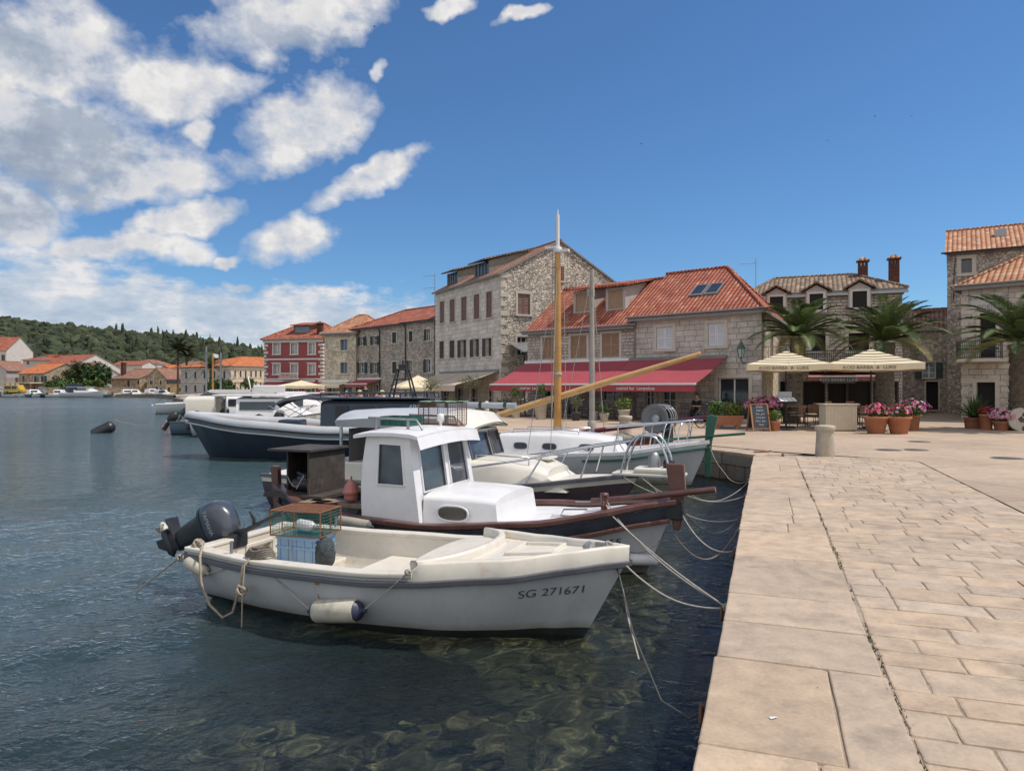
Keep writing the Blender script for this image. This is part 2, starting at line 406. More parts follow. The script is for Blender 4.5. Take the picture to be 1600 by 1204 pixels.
def seabed_mat():
    m, nt, out = nt_new('sea_bed'); g = G(nt)
    co = g.n('TexCoord').outputs['Object']
    w = g.vm('ADD', co, g.vm('SCALE', g.vm('SUBTRACT', g.noise(co, 2, 3, .6, 0, 1), (.5, .5, .5)), .35))
    v = g.n('TexVoronoi', feature='F1'); g.set(v.inputs['Vector'], w); v.inputs['Scale'].default_value = 3.2
    sx = g.n('SeparateColor'); g.set(sx.inputs[0], v.outputs['Color'])
    c = g.ramp(sx.outputs[0], [(0, (.055, .05, .035)), (.4, (.105, .093, .06)), (.75, (.155, .136, .09)), (1, (.21, .185, .13))])
    weed = g.noise(co, .9, 6, .7)
    c = g.mix(g.rng(weed, .48, .62, 0, .85), c, (.035, .034, .018))
    c = g.mix(g.rng(v.outputs['Distance'], .1, .3, 0, .6), c, (.05, .05, .03))
    # light lost in deep water, painted as a darker bed further from the quay
    dq = g.vm('DOT_PRODUCT', g.vm('SUBTRACT', co, (.77, 2.96, 0)), (-.942, .337, 0), out=1)
    c = g.mix(g.rng(g.math('ADD', dq, g.math('MULTIPLY', weed, 3)), 4.5, 9, 0, .9), c, (.010, .022, .024))
    g.bsdf(out, c, .9, g.bump(g.math('SUBTRACT', weed, v.outputs['Distance']), .6, .12), spec=.1)
    return m
def ground():
    water_mesh()
    mb = MB(); rows = []
    ys = [-30+2.0*i for i in range(36)]+[50, 70, 100, 140, 190, 260]
    for y in ys:
        r = []
        for i in range(40):
            x = 14-1.6*i if i < 30 else -34-(i-29)**2*6
            dq = max(0, -((Vector((x, y, 0))-Q0).dot(QR)))
            z = -1.0-.16*dq-.9*max(0, mnoise.noise(Vector((x*.3, y*.3, 0))))
            r.append((x, y, max(-9, z)))
        rows.append(r)
    sb = mb.grid(rows).build('sea_bed', seabed_mat()); tag(sb, kind='structure'); sb.cycles.is_caustics_receiver = True
    # boulders on the bed near the quay
    mb = MB()
    for k in range(520):
        s_ = rnd.uniform(-3, 7); t_ = -rnd.uniform(.15, 5.0); p = qp(s_, t_, 0)
        p.z = -1.05-.16*abs(t_); q = rnd.choice((.06, .09, .12, .16, .22))
        g0 = rnd.uniform(.5, 1.25); mb.tint = (g0, g0*.93, g0*.75)
        mb.ball(p, q, 7, 4, sq=(1, rnd.uniform(.5, 1), .35), jit=.5)
    bo = mb.build('sea_bed_boulders', pm('algae_rock', (.10, .092, .062), .9, .35, 6, .5, 18, tint=True, bd=.05)); tag(bo, kind='stuff'); bo.cycles.is_caustics_receiver = True
    # quay wall
    wall = ashlar('quay_wall_stone', (.30, .27, .22), (.20, .18, .15), (.09, .08, .07), .85, .36, .015, .03, .7, .75)
    mb = MB()
    for a, b in zip(SHORE[:-1], SHORE[1:]):
        mb.quad(a+Vector((0, 0, -5)), a+Vector((0, 0, QZ-.045)), b+Vector((0, 0, QZ-.045)), b+Vector((0, 0, -5)))
    tag(mb.build('quay_wall', wall), 'weathered stone quay wall dropping into the harbour water', 'quay wall', kind='structure')
    # plaza
    def plaza_mat():
        m, nt, out = nt_new('plaza_concrete'); g = G(nt)
        co = g.n('TexCoord').outputs['Object']
        v = g.mapping(co, rot=(0, 0, radians(-22)))
        br = g.n('TexBrick', offset=0, squash=1); g.set(br.inputs['Vector'], v)
        g.set(br.inputs['Color1'], (.47, .365, .275)); g.set(br.inputs['Color2'], (.42, .325, .245)); g.set(br.inputs['Mortar'], (.20, .17, .14))
        br.inputs['Scale'].default_value = 1; br.inputs['Mortar Size'].default_value = .012; br.inputs['Brick Width'].default_value = 3.9; br.inputs['Row Height'].default_value = 3.3
        n1 = g.noise(co, .35, 6, .65); n2 = g.noise(co, 9, 5, .7)
        c = g.mix(1, br.outputs[0], g.ramp(n1, [(.3, (.74, .72, .70)), (.62, (1.08, 1.06, 1.04))]), 'MULTIPLY')
        c = g.mix(.7, c, g.ramp(n2, [(.3, (.8, .8, .8)), (.65, (1.1, 1.1, 1.1))]), 'MULTIPLY')
        st = g.noise(co, 1.3, 7, .75)
        c = g.mix(g.rng(st, .60, .74, 0, .4), c, (.22, .18, .14))
        g.bsdf(out, c, .8, g.bump(n2, .15, .01), spec=.3)
        return m
    P = [qp(-34, 3.36), qp(14.2, 3.36), qp(14.9, 2.2), (6.55, 17.5, QZ), (5.85, 18.7, QZ), (4.05, 21.35, QZ), (.72, 24.75, QZ), (-3.25, 30.5, QZ)]
    P += [(p+Vector((.75, .5, QZ))) for p in SHORE[9:-3]]+[Vector((-120, 158, QZ)), Vector((-200, 161, QZ)), Vector((-700, 169, QZ))]
    P += [(-700, 420, QZ), (700, 420, QZ), (700, -60, QZ)]
    mb = MB(); mb.add(P, [tuple(range(len(P)))])
    o = mb.build('plaza', plaza_mat())
    if o.data.polygons[0].normal.z < 0: o.data.flip_normals()
    tag(o, kind='structure')
    # stone kerb ring of the shore
    stone = pm('quay_stone', (.455, .352, .258), .66, .19, 5.5, .4, 45, spec=.4, dirt=((.25, .20, .155), 1.9, .53, .62), tint=True, bd=.006)
    mb = MB()
    def stone_block(c, ux, uy, hx, hy, z, tilt=.003, ch=.008):
        """one paving stone, chamfered, at centre c with half sizes hx, hy along ux, uy"""
        k = 1+rnd.uniform(-.10, .09); w = rnd.uniform(-.02, .035)
        mb.tint = (k*(1+w), k, k*(1-w*1.3))
        j = lambda: rnd.uniform(-.004, .004)
        q = []; rc = min(.022, hx*.2, hy*.2)
        near = (c-Vector((1, 4, 0))).length < 9
        for sx, sy, a0 in ((-1, -1, pi), (1, -1, 1.5*pi), (1, 1, 0), (-1, 1, .5*pi)):
            r_ = rc*rnd.uniform(.35, 1.1); e0 = (sx*(hx-r_), sy*(hy-r_))
            for m_ in ((0, .5, 1) if near else (0, 1)):
                q.append((e0[0]+r_*cos(a0+m_*pi/2)+j(), e0[1]+r_*sin(a0+m_*pi/2)+j()))
            if near:      # wobble along the following side
                nx_, ny_ = {pi: (0, -1), 1.5*pi: (1, 0), 0: (0, 1), .5*pi: (-1, 0)}[a0]
                for u in (-.45, 0, .45): q.append((nx_*hx+(u if nx_ == 0 else 0)*hx*(1 if a0 == pi else -1)+rnd.uniform(-.005, .003)*abs(nx_)*(1 if nx_ > 0 else -1), ny_*hy+(u if ny_ == 0 else 0)*hy*(1 if a0 == 1.5*pi else -1)+rnd.uniform(-.005, .003)*abs(ny_)*(1 if ny_ > 0 else -1)))
        tx_, ty_ = rnd.uniform(-tilt, tilt)/max(hx, .2), rnd.uniform(-tilt, tilt)/max(hy, .2); n = len(q)
        def P(a, b, k_, dz): return c+ux*(a*k_)+uy*(b*k_)+Vector((0, 0, z+dz+a*tx_+b*ty_))
        lo = [P(a, b, 1, -.07) for a, b in q]; mid = [P(a, b, 1, -ch*1.3) for a, b in q]; m2 = [P(a, b, 1-ch*.45/max(.1, min(hx, hy)), -ch*.35) for a, b in q]; top = [P(a, b, 1-ch*1.3/max(.1, min(hx, hy)), 0) for a, b in q]
        fs = [tuple(range(3*n, 4*n))]
        for L_ in range(3):
            for i in range(n): k2 = (i+1) % n; fs.append((L_*n+i, L_*n+k2, (L_+1)*n+k2, (L_+1)*n+i))
        mb.add(lo+mid+m2+top, fs)
    s = -9.0
    while s < 14.3:            # edge stones: one wide course along the water
        L = rnd.choice((.55, .7, .9, 1.1, 1.3)); L = min(L, 14.45-s)
        if L < .15: break
        split = rnd.random() < .45; jl = .003
        if split:
            t1 = rnd.uniform(.48, .62)
            stone_block(qp(s+L/2, t1/2-.01, 0), QD, QR, L/2-jl, t1/2+.01-jl, QZ, .003)
            half = L/2 if rnd.random() < .6 else L
            a = s
            while a < s+L-.01:
                stone_block(qp(a+half/2, (t1+.9)/2, 0), QD, QR, half/2-jl, (.9-t1)/2-jl, QZ, .004); a += half
        else: stone_block(qp(s+L/2, .44, 0), QD, QR, L/2-jl, .45-jl, QZ, .003)
        s += L
    s = -9.0
    while s < 14.6:            # paving courses square to the edge
        W = rnd.uniform(.24, .36); t = .899+rnd.uniform(-.004, .012)
        first = True
        while t < 3.3:
            L = rnd.uniform(.30, .72)
            if 3.35-t-L < .3: L = 3.35-t
            if first: L *= rnd.uniform(.5, 1); first = False
            stone_block(qp(s+W/2, t+L/2, 0), QD, QR, W/2-.0035, L/2-.003, QZ-.004, .004); t += L
        s += W
    # inner corner kerb, following the shore
    pts = SHORE[1:13]
    for a, b in zip(pts[:-1], pts[1:]):
        d = (b-a); L = d.length; d.normalize(); r = Vector((d.y, -d.x, 0)); n = max(1, round(L/.9)); l = L/n
        for i in range(n):
            wdt = .43
            stone_block(a+d*(l*(i+.5))+r*wdt, d, r, l/2-.003, wdt, QZ, .003)
    tag(mb.build('quay_pavement', stone), kind='structure')
    mb = MB()
    mb.add([qp(-34, .03, QZ-.014), qp(-34, 3.40, QZ-.014), qp(15.2, 3.40, QZ-.014), qp(15.0, .5, QZ-.014), qp(14.1, .03, QZ-.014)], [(4, 3, 2, 1, 0)])
    ip = SHORE[1:14]
    for a, b in zip(ip[:-1], ip[1:]):
        d = (b-a).normalized(); r = Vector((d.y, -d.x, 0)); z = Vector((0, 0, QZ-.019))
        mb.quad(a+r*.02+z, a+r*2.2+z, b+r*2.2+z, b+r*.02+z)
    jo = mb.build('pavement_bed', pm('joint_mortar', (.31, .25, .19), .95, .3, 5, .4, 40, bd=.01))
    tag(jo, kind='structure')
    # moss and weeds along the long joint
    mb = MB(); gm = pm('joint_moss', (.10, .095, .045), .9, .4, 12, .0, c2=(.18, .165, .08))
    clump = [mnoise.noise(Vector((k*.37, 3, 0))) for k in range(200)]
    for k in range(1700):
        s_ = rnd.uniform(-1.5, 13); q = mnoise.noise(Vector((s_*1.3, 9.1, 0)))
        if q < rnd.uniform(-.25, .5): continue
        t_ = .900+rnd.gauss(0, .008+.022*max(0, q))
        if rnd.random() < .12: t_ = rnd.choice((.52, .6))+rnd.gauss(0, .02)
        p = qp(s_, t_, QZ-.012); h = rnd.uniform(.008, .026); a = rnd.uniform(0, 2*pi); w = rnd.uniform(.004, .012)
        mb.add([p+Vector((cos(a)*w, sin(a)*w, 0)), p-Vector((cos(a)*w, sin(a)*w, 0)), p+Vector((rnd.gauss(0, .012), rnd.gauss(0, .012), h))], [(0, 1, 2)])
    tag(mb.build('joint_moss', gm), kind='stuff')
    # hill
    def ridge(px):
        T = [(-900, 470), (-300, 488), (0, 500), (60, 506), (110, 515), (150, 518), (250, 526), (330, 536), (400, 549), (470, 562), (560, 585), (700, 612), (2600, 640)]
        for (a, ya), (b, yb) in zip(T[:-1], T[1:]):
            if a <= px <= b: return ya+(yb-ya)*(px-a)/(b-a)
        return 640
    def hz(x, y):
        px = 800+x/y*FPX if y > 1 else 0
        top = max(-2, GZ(ridge(max(-900, min(2600, 800+x/640*FPX))), 640)-4)
        f = min(1, max(0, (y-215)/(640-215)))
        z = QZ-.3+(top)*(f*f*(3-2*f)) if y <= 640 else top-(y-640)*.12
        return z+2.5*mnoise.noise(Vector((x*.02, y*.02, 0)))*f
    mb = MB(); rows = []
    for j in range(40):
        y = 205+j*16
        rows.append([(-760+i*15, y, hz(-760+i*15, y)) for i in range(66)])
    hill = mb.grid(rows).build('hill', pm('hill_scrub', (.050, .062, .030), .95, .35, .05, .5, .4, bd=1))
    tag(hill, kind='structure')
    # pine wood on the hill: one far mass
    mb = MB(); ico = []
    import bmesh
    bm = bmesh.new(); bmesh.ops.create_icosphere(bm, subdivisions=2, radius=1)
    IV = [v.co.copy() for v in bm.verts]; IF = [tuple(v.index for v in f.verts) for f in bm.faces]; bm.free()
    for k in range(2500):
        y = 240+430*rnd.random()**.6; xl = GX(-60, y); xr = GX(640, y); x = rnd.uniform(xl, xr)
        z = hz(x, y)
        if z < 3 and y < 300: continue
        r = rnd.uniform(2.0, 4.4)*(.75+.25*y/600); h = r*rnd.uniform(.8, 1.3)
        cyp = rnd.random() < .06 and x > GX(180, y)
        if cyp: r *= .35; h = rnd.uniform(5, 8)
        kx = rnd.uniform(.55, 1.35); mb.tint = (kx*rnd.uniform(.9, 1.15), kx, kx*rnd.uniform(.8, 1))
        o = Vector((rnd.random()*50, rnd.random()*50, 0))
        mb.add([Vector((v.x*r, v.y*r, v.z*h))*(1+.55*mnoise.noise(v*2.1+o))+Vector((x, y, z+h*.75)) for v in IV], IF, 0, False)
    tag(mb.build('pine_wood', pm('pine_foliage', (.046, .060, .029), .9, .45, .35, .9, .9, tint=True, bd=1.5)), 'dark green pine wood covering the far hill', 'wood', kind='stuff')
ground()
# ---------------------------------------------------------------- buildings
ASH_PALE = ashlar('pale_ashlar', (.72, .68, .63), (.60, .56, .51), (.34, .31, .28), .62, .30, .012, .03, .5, .25)
ASH_GREY = ashlar('grey_ashlar', (.575, .54, .50), (.47, .435, .40), (.25, .225, .205), .52, .27, .014, .03, .6, .25)
ASH_SMALL = ashlar('small_ashlar', (.555, .51, .465), (.41, .37, .33), (.18, .16, .145), .30, .17, .018, .04, .7, .25)
RUB_PALE = rubble('pale_rubble', [(.42, .38, .32), (.58, .53, .46), (.68, .63, .55), (.74, .69, .61)], (.19, .165, .135), 4.4, 1.5, .07, 1.0, .12)
RUB_BROWN = rubble('brown_rubble', [(.32, .285, .25), (.42, .385, .34), (.50, .46, .41), (.57, .53, .475)], (.20, .175, .15), 4.8, 1.5, .06, .8, .15)
RUB_CREAM = rubble('cream_rubble', [(.48, .43, .34), (.57, .52, .42), (.66, .61, .50), (.70, .65, .56)], (.29, .25, .20), 3.6, 1.5, .05, .8, .12)
RUB_TAN = rubble('tan_rubble', [(.26, .21, .15), (.38, .31, .22), (.46, .385, .28), (.50, .43, .33)], (.24, .19, .135), 2.4, 1.6)
TILE_RED = tiles('red_tiles', (.43, .135, .085), (.53, .23, .155), (.31, .085, .055), moss=.12, tw=.22, rib=.09)
TILE_ORANGE = tiles('orange_tiles', (.62, .20, .075), (.70, .28, .12), (.50, .13, .05), moss=.08, tw=.3, th=.4)
TILE_SALMON = tiles('salmon_tiles', (.52, .25, .14), (.60, .38, .24), (.36, .15, .09), moss=.15)
TILE_OLD = tiles('old_tiles', (.26, .185, .13), (.40, .29, .21), (.15, .105, .08), moss=.5)
TILE_BROWN = tiles('brown_tiles', (.36, .185, .13), (.44, .27, .20), (.25, .12, .085), moss=.4)
TRIM = pm('stone_trim', (.52, .47, .40), .8, .12, 3, .25, 30, dirt=((.22, .19, .16), 3, .58, .4), spec=.2)
TRIMW = pm('white_trim', (.57, .53, .48), .75, .08, 3, .12, 30, spec=.2)
EAVE = pm('eave_grey', (.20, .19, .185), .7, .15, 2, .1, 20)
GLASS = pm('window_glass', (.030, .038, .048), .10, .3, .6, .02, 2, spec=.9)
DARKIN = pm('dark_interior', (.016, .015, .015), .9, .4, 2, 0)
WHITEP = pm('white_paint', (.70, .69, .69), .5, .06, 6, .05, 40)
SH_BROWN = pm('brown_shutter', (.20, .105, .085), .6, .18, 5, .1, 40)
SH_TAN = pm('tan_shutter', (.32, .20, .125), .6, .15, 5, .1, 40)
SH_GREEN = pm('dark_green_shutter', (.020, .036, .038), .55, .2, 5, .1, 40)
SH_WHITE = pm('white_shutter', (.63, .63, .66), .55, .05, 5, .05, 40)
METAL = pm('grey_metal', (.33, .33, .34), .4, .12, 6, .05, 40, metal=.7)
IRON = pm('black_iron', (.02, .02, .022), .5, .2, 6, .05, 40)
BRICKR = ashlar('chimney_brick', (.15, .058, .045), (.10, .038, .032), (.08, .06, .05), .24, .075, .008, .005, .4, .4)
PLASTER = pm('grey_plaster', (.43, .40, .375), .85, .1, 1.2, .2, 25, dirt=((.22, .2, .18), 1.5, .58, .5), spec=.2)
PLASTERC = pm('cream_plaster', (.60, .50, .36), .85, .1, .8, .15, 20, dirt=((.36, .28, .2), 1.2, .6, .4), spec=.2)
PLASTERP = pm('pale_plaster', (.56, .52, .47), .85, .1, .8, .15, 20, dirt=((.30, .26, .22), 1.2, .6, .4), spec=.2)
PLASTERR = pm('red_plaster', (.27, .075, .082), .85, .10, .9, .15, 20, dirt=((.20, .045, .05), 1.1, .6, .4), spec=.2)
PLASTERY = pm('yellow_plaster', (.58, .42, .20), .85, .1, .8, .15, 20, spec=.2)
CANVAS_RED = pm('red_awning_canvas', (.335, .068, .082), .8, .08, 1.2, .12, 6, spec=.2, bd=.03)
CANVAS_BEIGE = pm('beige_awning_canvas', (.55, .44, .34), .8, .08, 1.2, .12, 6, spec=.2, bd=.03)
CANVAS_CREAM = pm('cream_canvas', (.66, .57, .40), .8, .07, 1.2, .12, 6, spec=.2, bd=.03)
OSB = pm('chipboard', (.33, .22, .14), .85, .35, 14, .3, 60)

def solve_a(A, d, px):
    k = (px-800)/FPX
    return (k*A.y-A.x)/(d.x-k*d.y)
class Wall:
    """a vertical wall plane: A at ground, d along (left to right seen from outside), n outward"""
    def __init__(s, A, d, n, L): s.A, s.d, s.n, s.L = Vector(A), Vector(d), Vector(n), L
    def P(s, a, z, o=0): return s.A+s.d*a+s.n*o+Vector((0, 0, z))
    def box(s, mb, a0, a1, z0, z1, o0, o1, mi=0):
        mb.hexa([s.P(a0, z0, o1), s.P(a1, z0, o1), s.P(a1, z0, o0), s.P(a0, z0, o0), s.P(a0, z1, o1), s.P(a1, z1, o1), s.P(a1, z1, o0), s.P(a0, z1, o0)], mi)
def wall_faces(mb, W, z0, z1, ops, mi=0, depth=.24, rmi=None):
    xs = sorted({0, W.L, *[o['a0'] for o in ops], *[o['a1'] for o in ops]}); zs = sorted({z0, z1, *[o['z0'] for o in ops], *[o['z1'] for o in ops]})
    xs = [x for x in xs if -1e-6 <= x <= W.L+1e-6]; zs = [z for z in zs if z0-1e-6 <= z <= z1+1e-6]
    for i in range(len(xs)-1):
        for j in range(len(zs)-1):
            cx, cz = (xs[i]+xs[i+1])/2, (zs[j]+zs[j+1])/2
            if any(o['a0'] < cx < o['a1'] and o['z0'] < cz < o['z1'] for o in ops): continue
            mb.quad(W.P(xs[i], zs[j]), W.P(xs[i+1], zs[j]), W.P(xs[i+1], zs[j+1]), W.P(xs[i], zs[j+1]), mi)
    r = mi if rmi is None else rmi
    for o in ops:
        a0, a1, b0, b1 = o['a0'], o['a1'], o['z0'], o['z1']; e = -depth
        mb.quad(W.P(a0, b0), W.P(a0, b0, e), W.P(a0, b1, e), W.P(a0, b1), r); mb.quad(W.P(a1, b0, e), W.P(a1, b0), W.P(a1, b1), W.P(a1, b1, e), r)
        mb.quad(W.P(a0, b0, e), W.P(a0, b0), W.P(a1, b0), W.P(a1, b0, e), r); mb.quad(W.P(a0, b1), W.P(a0, b1, e), W.P(a1, b1, e), W.P(a1, b1), r)

def shutter_leaf(W, par, a0, a1, z0, z1, o0, mat, slats, swing=0):
    """one louvred leaf lying on the wall plane (o0 proud)"""
    mb = MB(); t = .035; w = min(.06, (a1-a0)*.18)
    W.box(mb, a0, a0+w, z0, z1, o0, o0+t); W.box(mb, a1-w, a1, z0, z1, o0, o0+t)
    zm = z0+(z1-z0)*.5
    for za, zb in ((z0, z0+w*1.3), (zm-w*.5, zm+w*.5), (z1-w*1.1, z1)): W.box(mb, a0+w, a1-w, za, zb, o0, o0+t)
    if slats:
        n = slats
        for k in range(n):
            z = z0+w*1.3+(z1-z0-w*2.4)*(k+.5)/n; h = (z1-z0)/n*.36
            mb.quad(W.P(a0+w, z-h, o0+t-.004), W.P(a1-w, z-h, o0+t-.004), W.P(a1-w, z+h, o0+.006), W.P(a0+w, z+h, o0+.006))
    W.box(mb, a0+w, a1-w, z0+w*1.3, z1-w*1.1, o0-.004, o0+.002)
    return mb.build('shutter', mat, par)

def window(W, par, o, lod=2):
    """window unit in an opening: frame part with pane, sash and shutters as sub-parts"""
    a0, a1, z0, z1 = o['a0'], o['a1'], o['z0'], o['z1']; st = o.get('st', 'plain')
    mb = MB(); f = o.get('fw', .12); p = .035
    if f:
        W.box(mb, a0-f, a0, z0, z1, -.02, p); W.box(mb, a1, a1+f, z0, z1, -.02, p)
        W.box(mb, a0-f, a1+f, z1, z1+f, -.02, p+.004); W.box(mb, a0-f-.03, a1+f+.03, z0-f*.8, z0, -.02, p+.06)
        if o.get('hood'): W.box(mb, a0-f-.05, a1+f+.05, z1+f, z1+f+.09, -.02, .16)
    else:
        W.box(mb, a0, a0+.05, z0, z1, -.16, -.08); W.box(mb, a1-.05, a1, z0, z1, -.16, -.08)
    wn = mb.build(o.get('name', 'window'), o.get('trim', TRIM), par)
    mb = MB(); mb.quad(W.P(a0, z0, -.20), W.P(a1, z0, -.20), W.P(a1, z1, -.20), W.P(a0, z1, -.20)); mb.build('pane', o.get('glass', GLASS), wn)
    if st in ('plain', 'open', 'door') and o.get('sash', WHITEP) is not None and lod > 0:
        mb = MB(); w = .05; am = (a0+a1)/2
        for x0, x1 in ((a0, a0+w), (a1-w, a1), (am-w*.6, am+w*.6)): W.box(mb, x0, x1, z0, z1, -.19, -.14)
        W.box(mb, a0+w, a1-w, z0, z0+w, -.188, -.142); W.box(mb, a0+w, a1-w, z1-w, z1, -.188, -.142)
        for q in o.get('bars', (.55,)):
            zz = z0+(z1-z0)*q; W.box(mb, a0+w, a1-w, zz-.018, zz+.018, -.186, -.15)
        mb.build('sash', o.get('sash', WHITEP), wn)
    sm = o.get('sm', SH_BROWN); n = o.get('slats', 9)
    if st == 'closed':
        am = (a0+a1)/2
        for x0, x1 in ((a0+.01, am-.006), (am+.006, a1-.01)): shutter_leaf(W, wn, x0, x1, z0+.01, z1-.01, -.06, sm, n)
    if st == 'open':
        w = (a1-a0)/2; g_ = .015
        for side in o.get('leaves', (0, 1)):
            x0, x1 = ((a0-w-g_, a0-g_) if side == 0 else (a1+g_, a1+w+g_))
            shutter_leaf(W, wn, x0, x1, z0+.01, z1-.01, p+.012, sm, n)
    if st == 'half':           # leaves standing out from the wall at right angles
        w = (a1-a0)/2*.9
        for x in (a0-.03, a1+.03):
            mb = MB(); W.box(mb, x-.02, x+.02, z0+.01, z1-.01, p+.01, p+w*.8); mb.build('shutter', sm, wn)
    return wn

def slab(mb, poly, th=.12, mi=0, emi=None):
    """roof plane: top polygon lifted by th along z, with closed edges"""
    P = [Vector(p) for p in poly]; n = len(P); up = Vector((0, 0, th))
    nn = (P[1]-P[0]).cross(P[2]-P[0])
    if nn.z < 0: P.reverse()
    T = [p+up for p in P]
    mb.add(T, [tuple(range(n))], mi); mb.add(P, [tuple(range(n-1, -1, -1))], mi if emi is None else emi)
    for i in range(n): mb.quad(P[i], P[(i+1) % n], T[(i+1) % n], T[i], mi if emi is None else emi)

class House:
    def __init__(s, name, label, A, B, depth, eave, base=QZ, cat='building', group=None, skew=0):
        A = Vector((A[0], A[1], 0)); B = Vector((B[0], B[1], 0)); d = B-A; s.L = d.length; s.D = depth
        s.rz = atan2(d.y, d.x); s.A, s.B = A, B; s.d = d.normalized(); s.inn = Vector((-s.d.y, s.d.x, 0)); s.base = base; s.skew = skew
        s.o = thing(name, label, cat, (A.x, A.y, base), s.rz, group); s.e = eave-base
        X, Y = Vector((1, 0, 0)), Vector((0, 1, 0))
        s.front = Wall((0, 0, 0), X, -Y, s.L); rl_ = sqrt(skew*skew+depth*depth); s.right = Wall((s.L, 0, 0), Vector((-skew, depth, 0))/rl_, Vector((depth, skew, 0))/rl_, rl_); s.left = Wall((0, depth, 0), -Y, -X, depth); s.back = Wall((s.L-skew, depth, 0), -X, Y, s.L-skew)
        s.ops = {'front': [], 'right': [], 'left': [], 'back': []}
    def win(s, wall, px0, px1, py0, py1, **kw):
        """opening given where it is seen on the wall plane"""
        if wall == 'front': A, d = s.A, s.d
        elif wall == 'right': A, d = s.B, s.inn
        else: A, d = s.A+s.inn*s.D, -s.inn
        a0, a1 = solve_a(A, d, px0), solve_a(A, d, px1); Y = (A+d*((a0+a1)/2)).y
        o = dict(a0=min(a0, a1), a1=max(a0, a1), z0=GZ(py1, Y)-s.base, z1=GZ(py0, Y)-s.base, **kw)
        o['z0'] = max(.02, o['z0']); s.ops[wall].append(o); return o
    def rect(s, wall, a0, a1, z0, z1, **kw):
        o = dict(a0=a0, a1=a1, z0=z0, z1=z1, **kw); s.ops[wall].append(o); return o
    def walls(s, mats, lod=2, gable=None, rise=0, sides=('front', 'right', 'left', 'back')):
        mb = MB(); M = mats if isinstance(mats, dict) else {k: mats for k in sides}
        ml = list({id(m): m for m in M.values()}.values())
        for k in sides:
            wall_faces(mb, getattr(s, k), -.5, s.e, s.ops[k], ml.index(M[k]))
        if gable == 'x':
            for k in ('left', 'right'):
                W = getattr(s, k); mb.add([W.P(0, s.e), W.P(s.D, s.e), W.P(s.D/2, s.e+rise)], [(0, 1, 2)], ml.index(M[k]))
        if gable == 'y':
            for k in ('front', 'back'):
                W = getattr(s, k); mb.add([W.P(0, s.e), W.P(s.L, s.e), W.P(s.L/2, s.e+rise)], [(0, 1, 2)], ml.index(M[k]))
        s.w = mb.build('wall', ml, s.o)
        for k in sides:
            for o in s.ops[k]: window(getattr(s, k), s.o, o, lod)
        return s.w
    def roof(s, mat, rise, hl=0, hr=0, ov=.28, kind='x', th=.13, under=None):
        mb = MB(); L, D, e = s.L, s.D, s.e
        if kind == 'x':
            sl = rise/(D/2); z0 = e-ov*sl; zr = e+rise
            xl0, xr0 = -ov if hl else -ov*.5, L+(ov if hr else ov*.5)
            rl, rr = (hl if hl else xl0), (L-hr if hr else xr0)
            slab(mb, [(xl0, -ov, z0), (xr0, -ov, z0), (rr, D/2, zr), (rl, D/2, zr)], th, 0, 1)
            slab(mb, [(xr0-s.skew, D+ov, z0), (xl0, D+ov, z0), (rl, D/2, zr), (rr, D/2, zr)], th, 0, 1)
            if hl: slab(mb, [(xl0, D+ov, z0), (xl0, -ov, z0), (rl, D/2, zr)], th, 0, 1)
            if hr: slab(mb, [(xr0, -ov, z0), (xr0-s.skew, D+ov, z0), (rr, D/2, zr)], th, 0, 1)
            segs = [((rl, D/2, zr), (rr, D/2, zr))]
            if hl: segs += [((xl0, -ov, z0), (rl, D/2, zr)), ((xl0, D+ov, z0), (rl, D/2, zr))]
            if hr: segs += [((xr0, -ov, z0), (rr, D/2, zr)), ((xr0-s.skew, D+ov, z0), (rr, D/2, zr))]
        else:
            sl = rise/(L/2); z0 = e-ov*sl; zr = e+rise
            slab(mb, [(-ov, D+.15, z0), (-ov, -.15, z0), (L/2, -.15, zr), (L/2, D+.15, zr)], th, 0, 1)
            slab(mb, [(L+ov, -.15, z0), (L+ov, D+.15, z0), (L/2, D+.15, zr), (L/2, -.15, zr)], th, 0, 1)
            segs = [((L/2, -.15, zr), (L/2, D+.15, zr))]
        for a, b in segs:
            a, b = Vector(a)+Vector((0, 0, th+.01)), Vector(b)+Vector((0, 0, th+.01)); n = max(2, int((b-a).length/.38))
            for i in range(n):   # ridge tiles
                p, q = a.lerp(b, i/n), a.lerp(b, (i+1.06)/n); mb.tube([p, q], [.10, .085], 6, 0)
        s.r = mb.build('roof', [mat, under or EAVE], s.o); return s.r
    def gutter(s, mat=None, xs=()):
        mb = MB(); mb.tube([(-.3, -.33, s.e-.02), (s.L+.3, -.33, s.e-.02)], .06, 6)
        for x in xs:
            mb.tube([(x, -.3, s.e-.05), (x, -.09, s.e-.35), (x, -.09, 0)], .045, 6)
        return mb.build('gutter', mat or METAL, s.o)

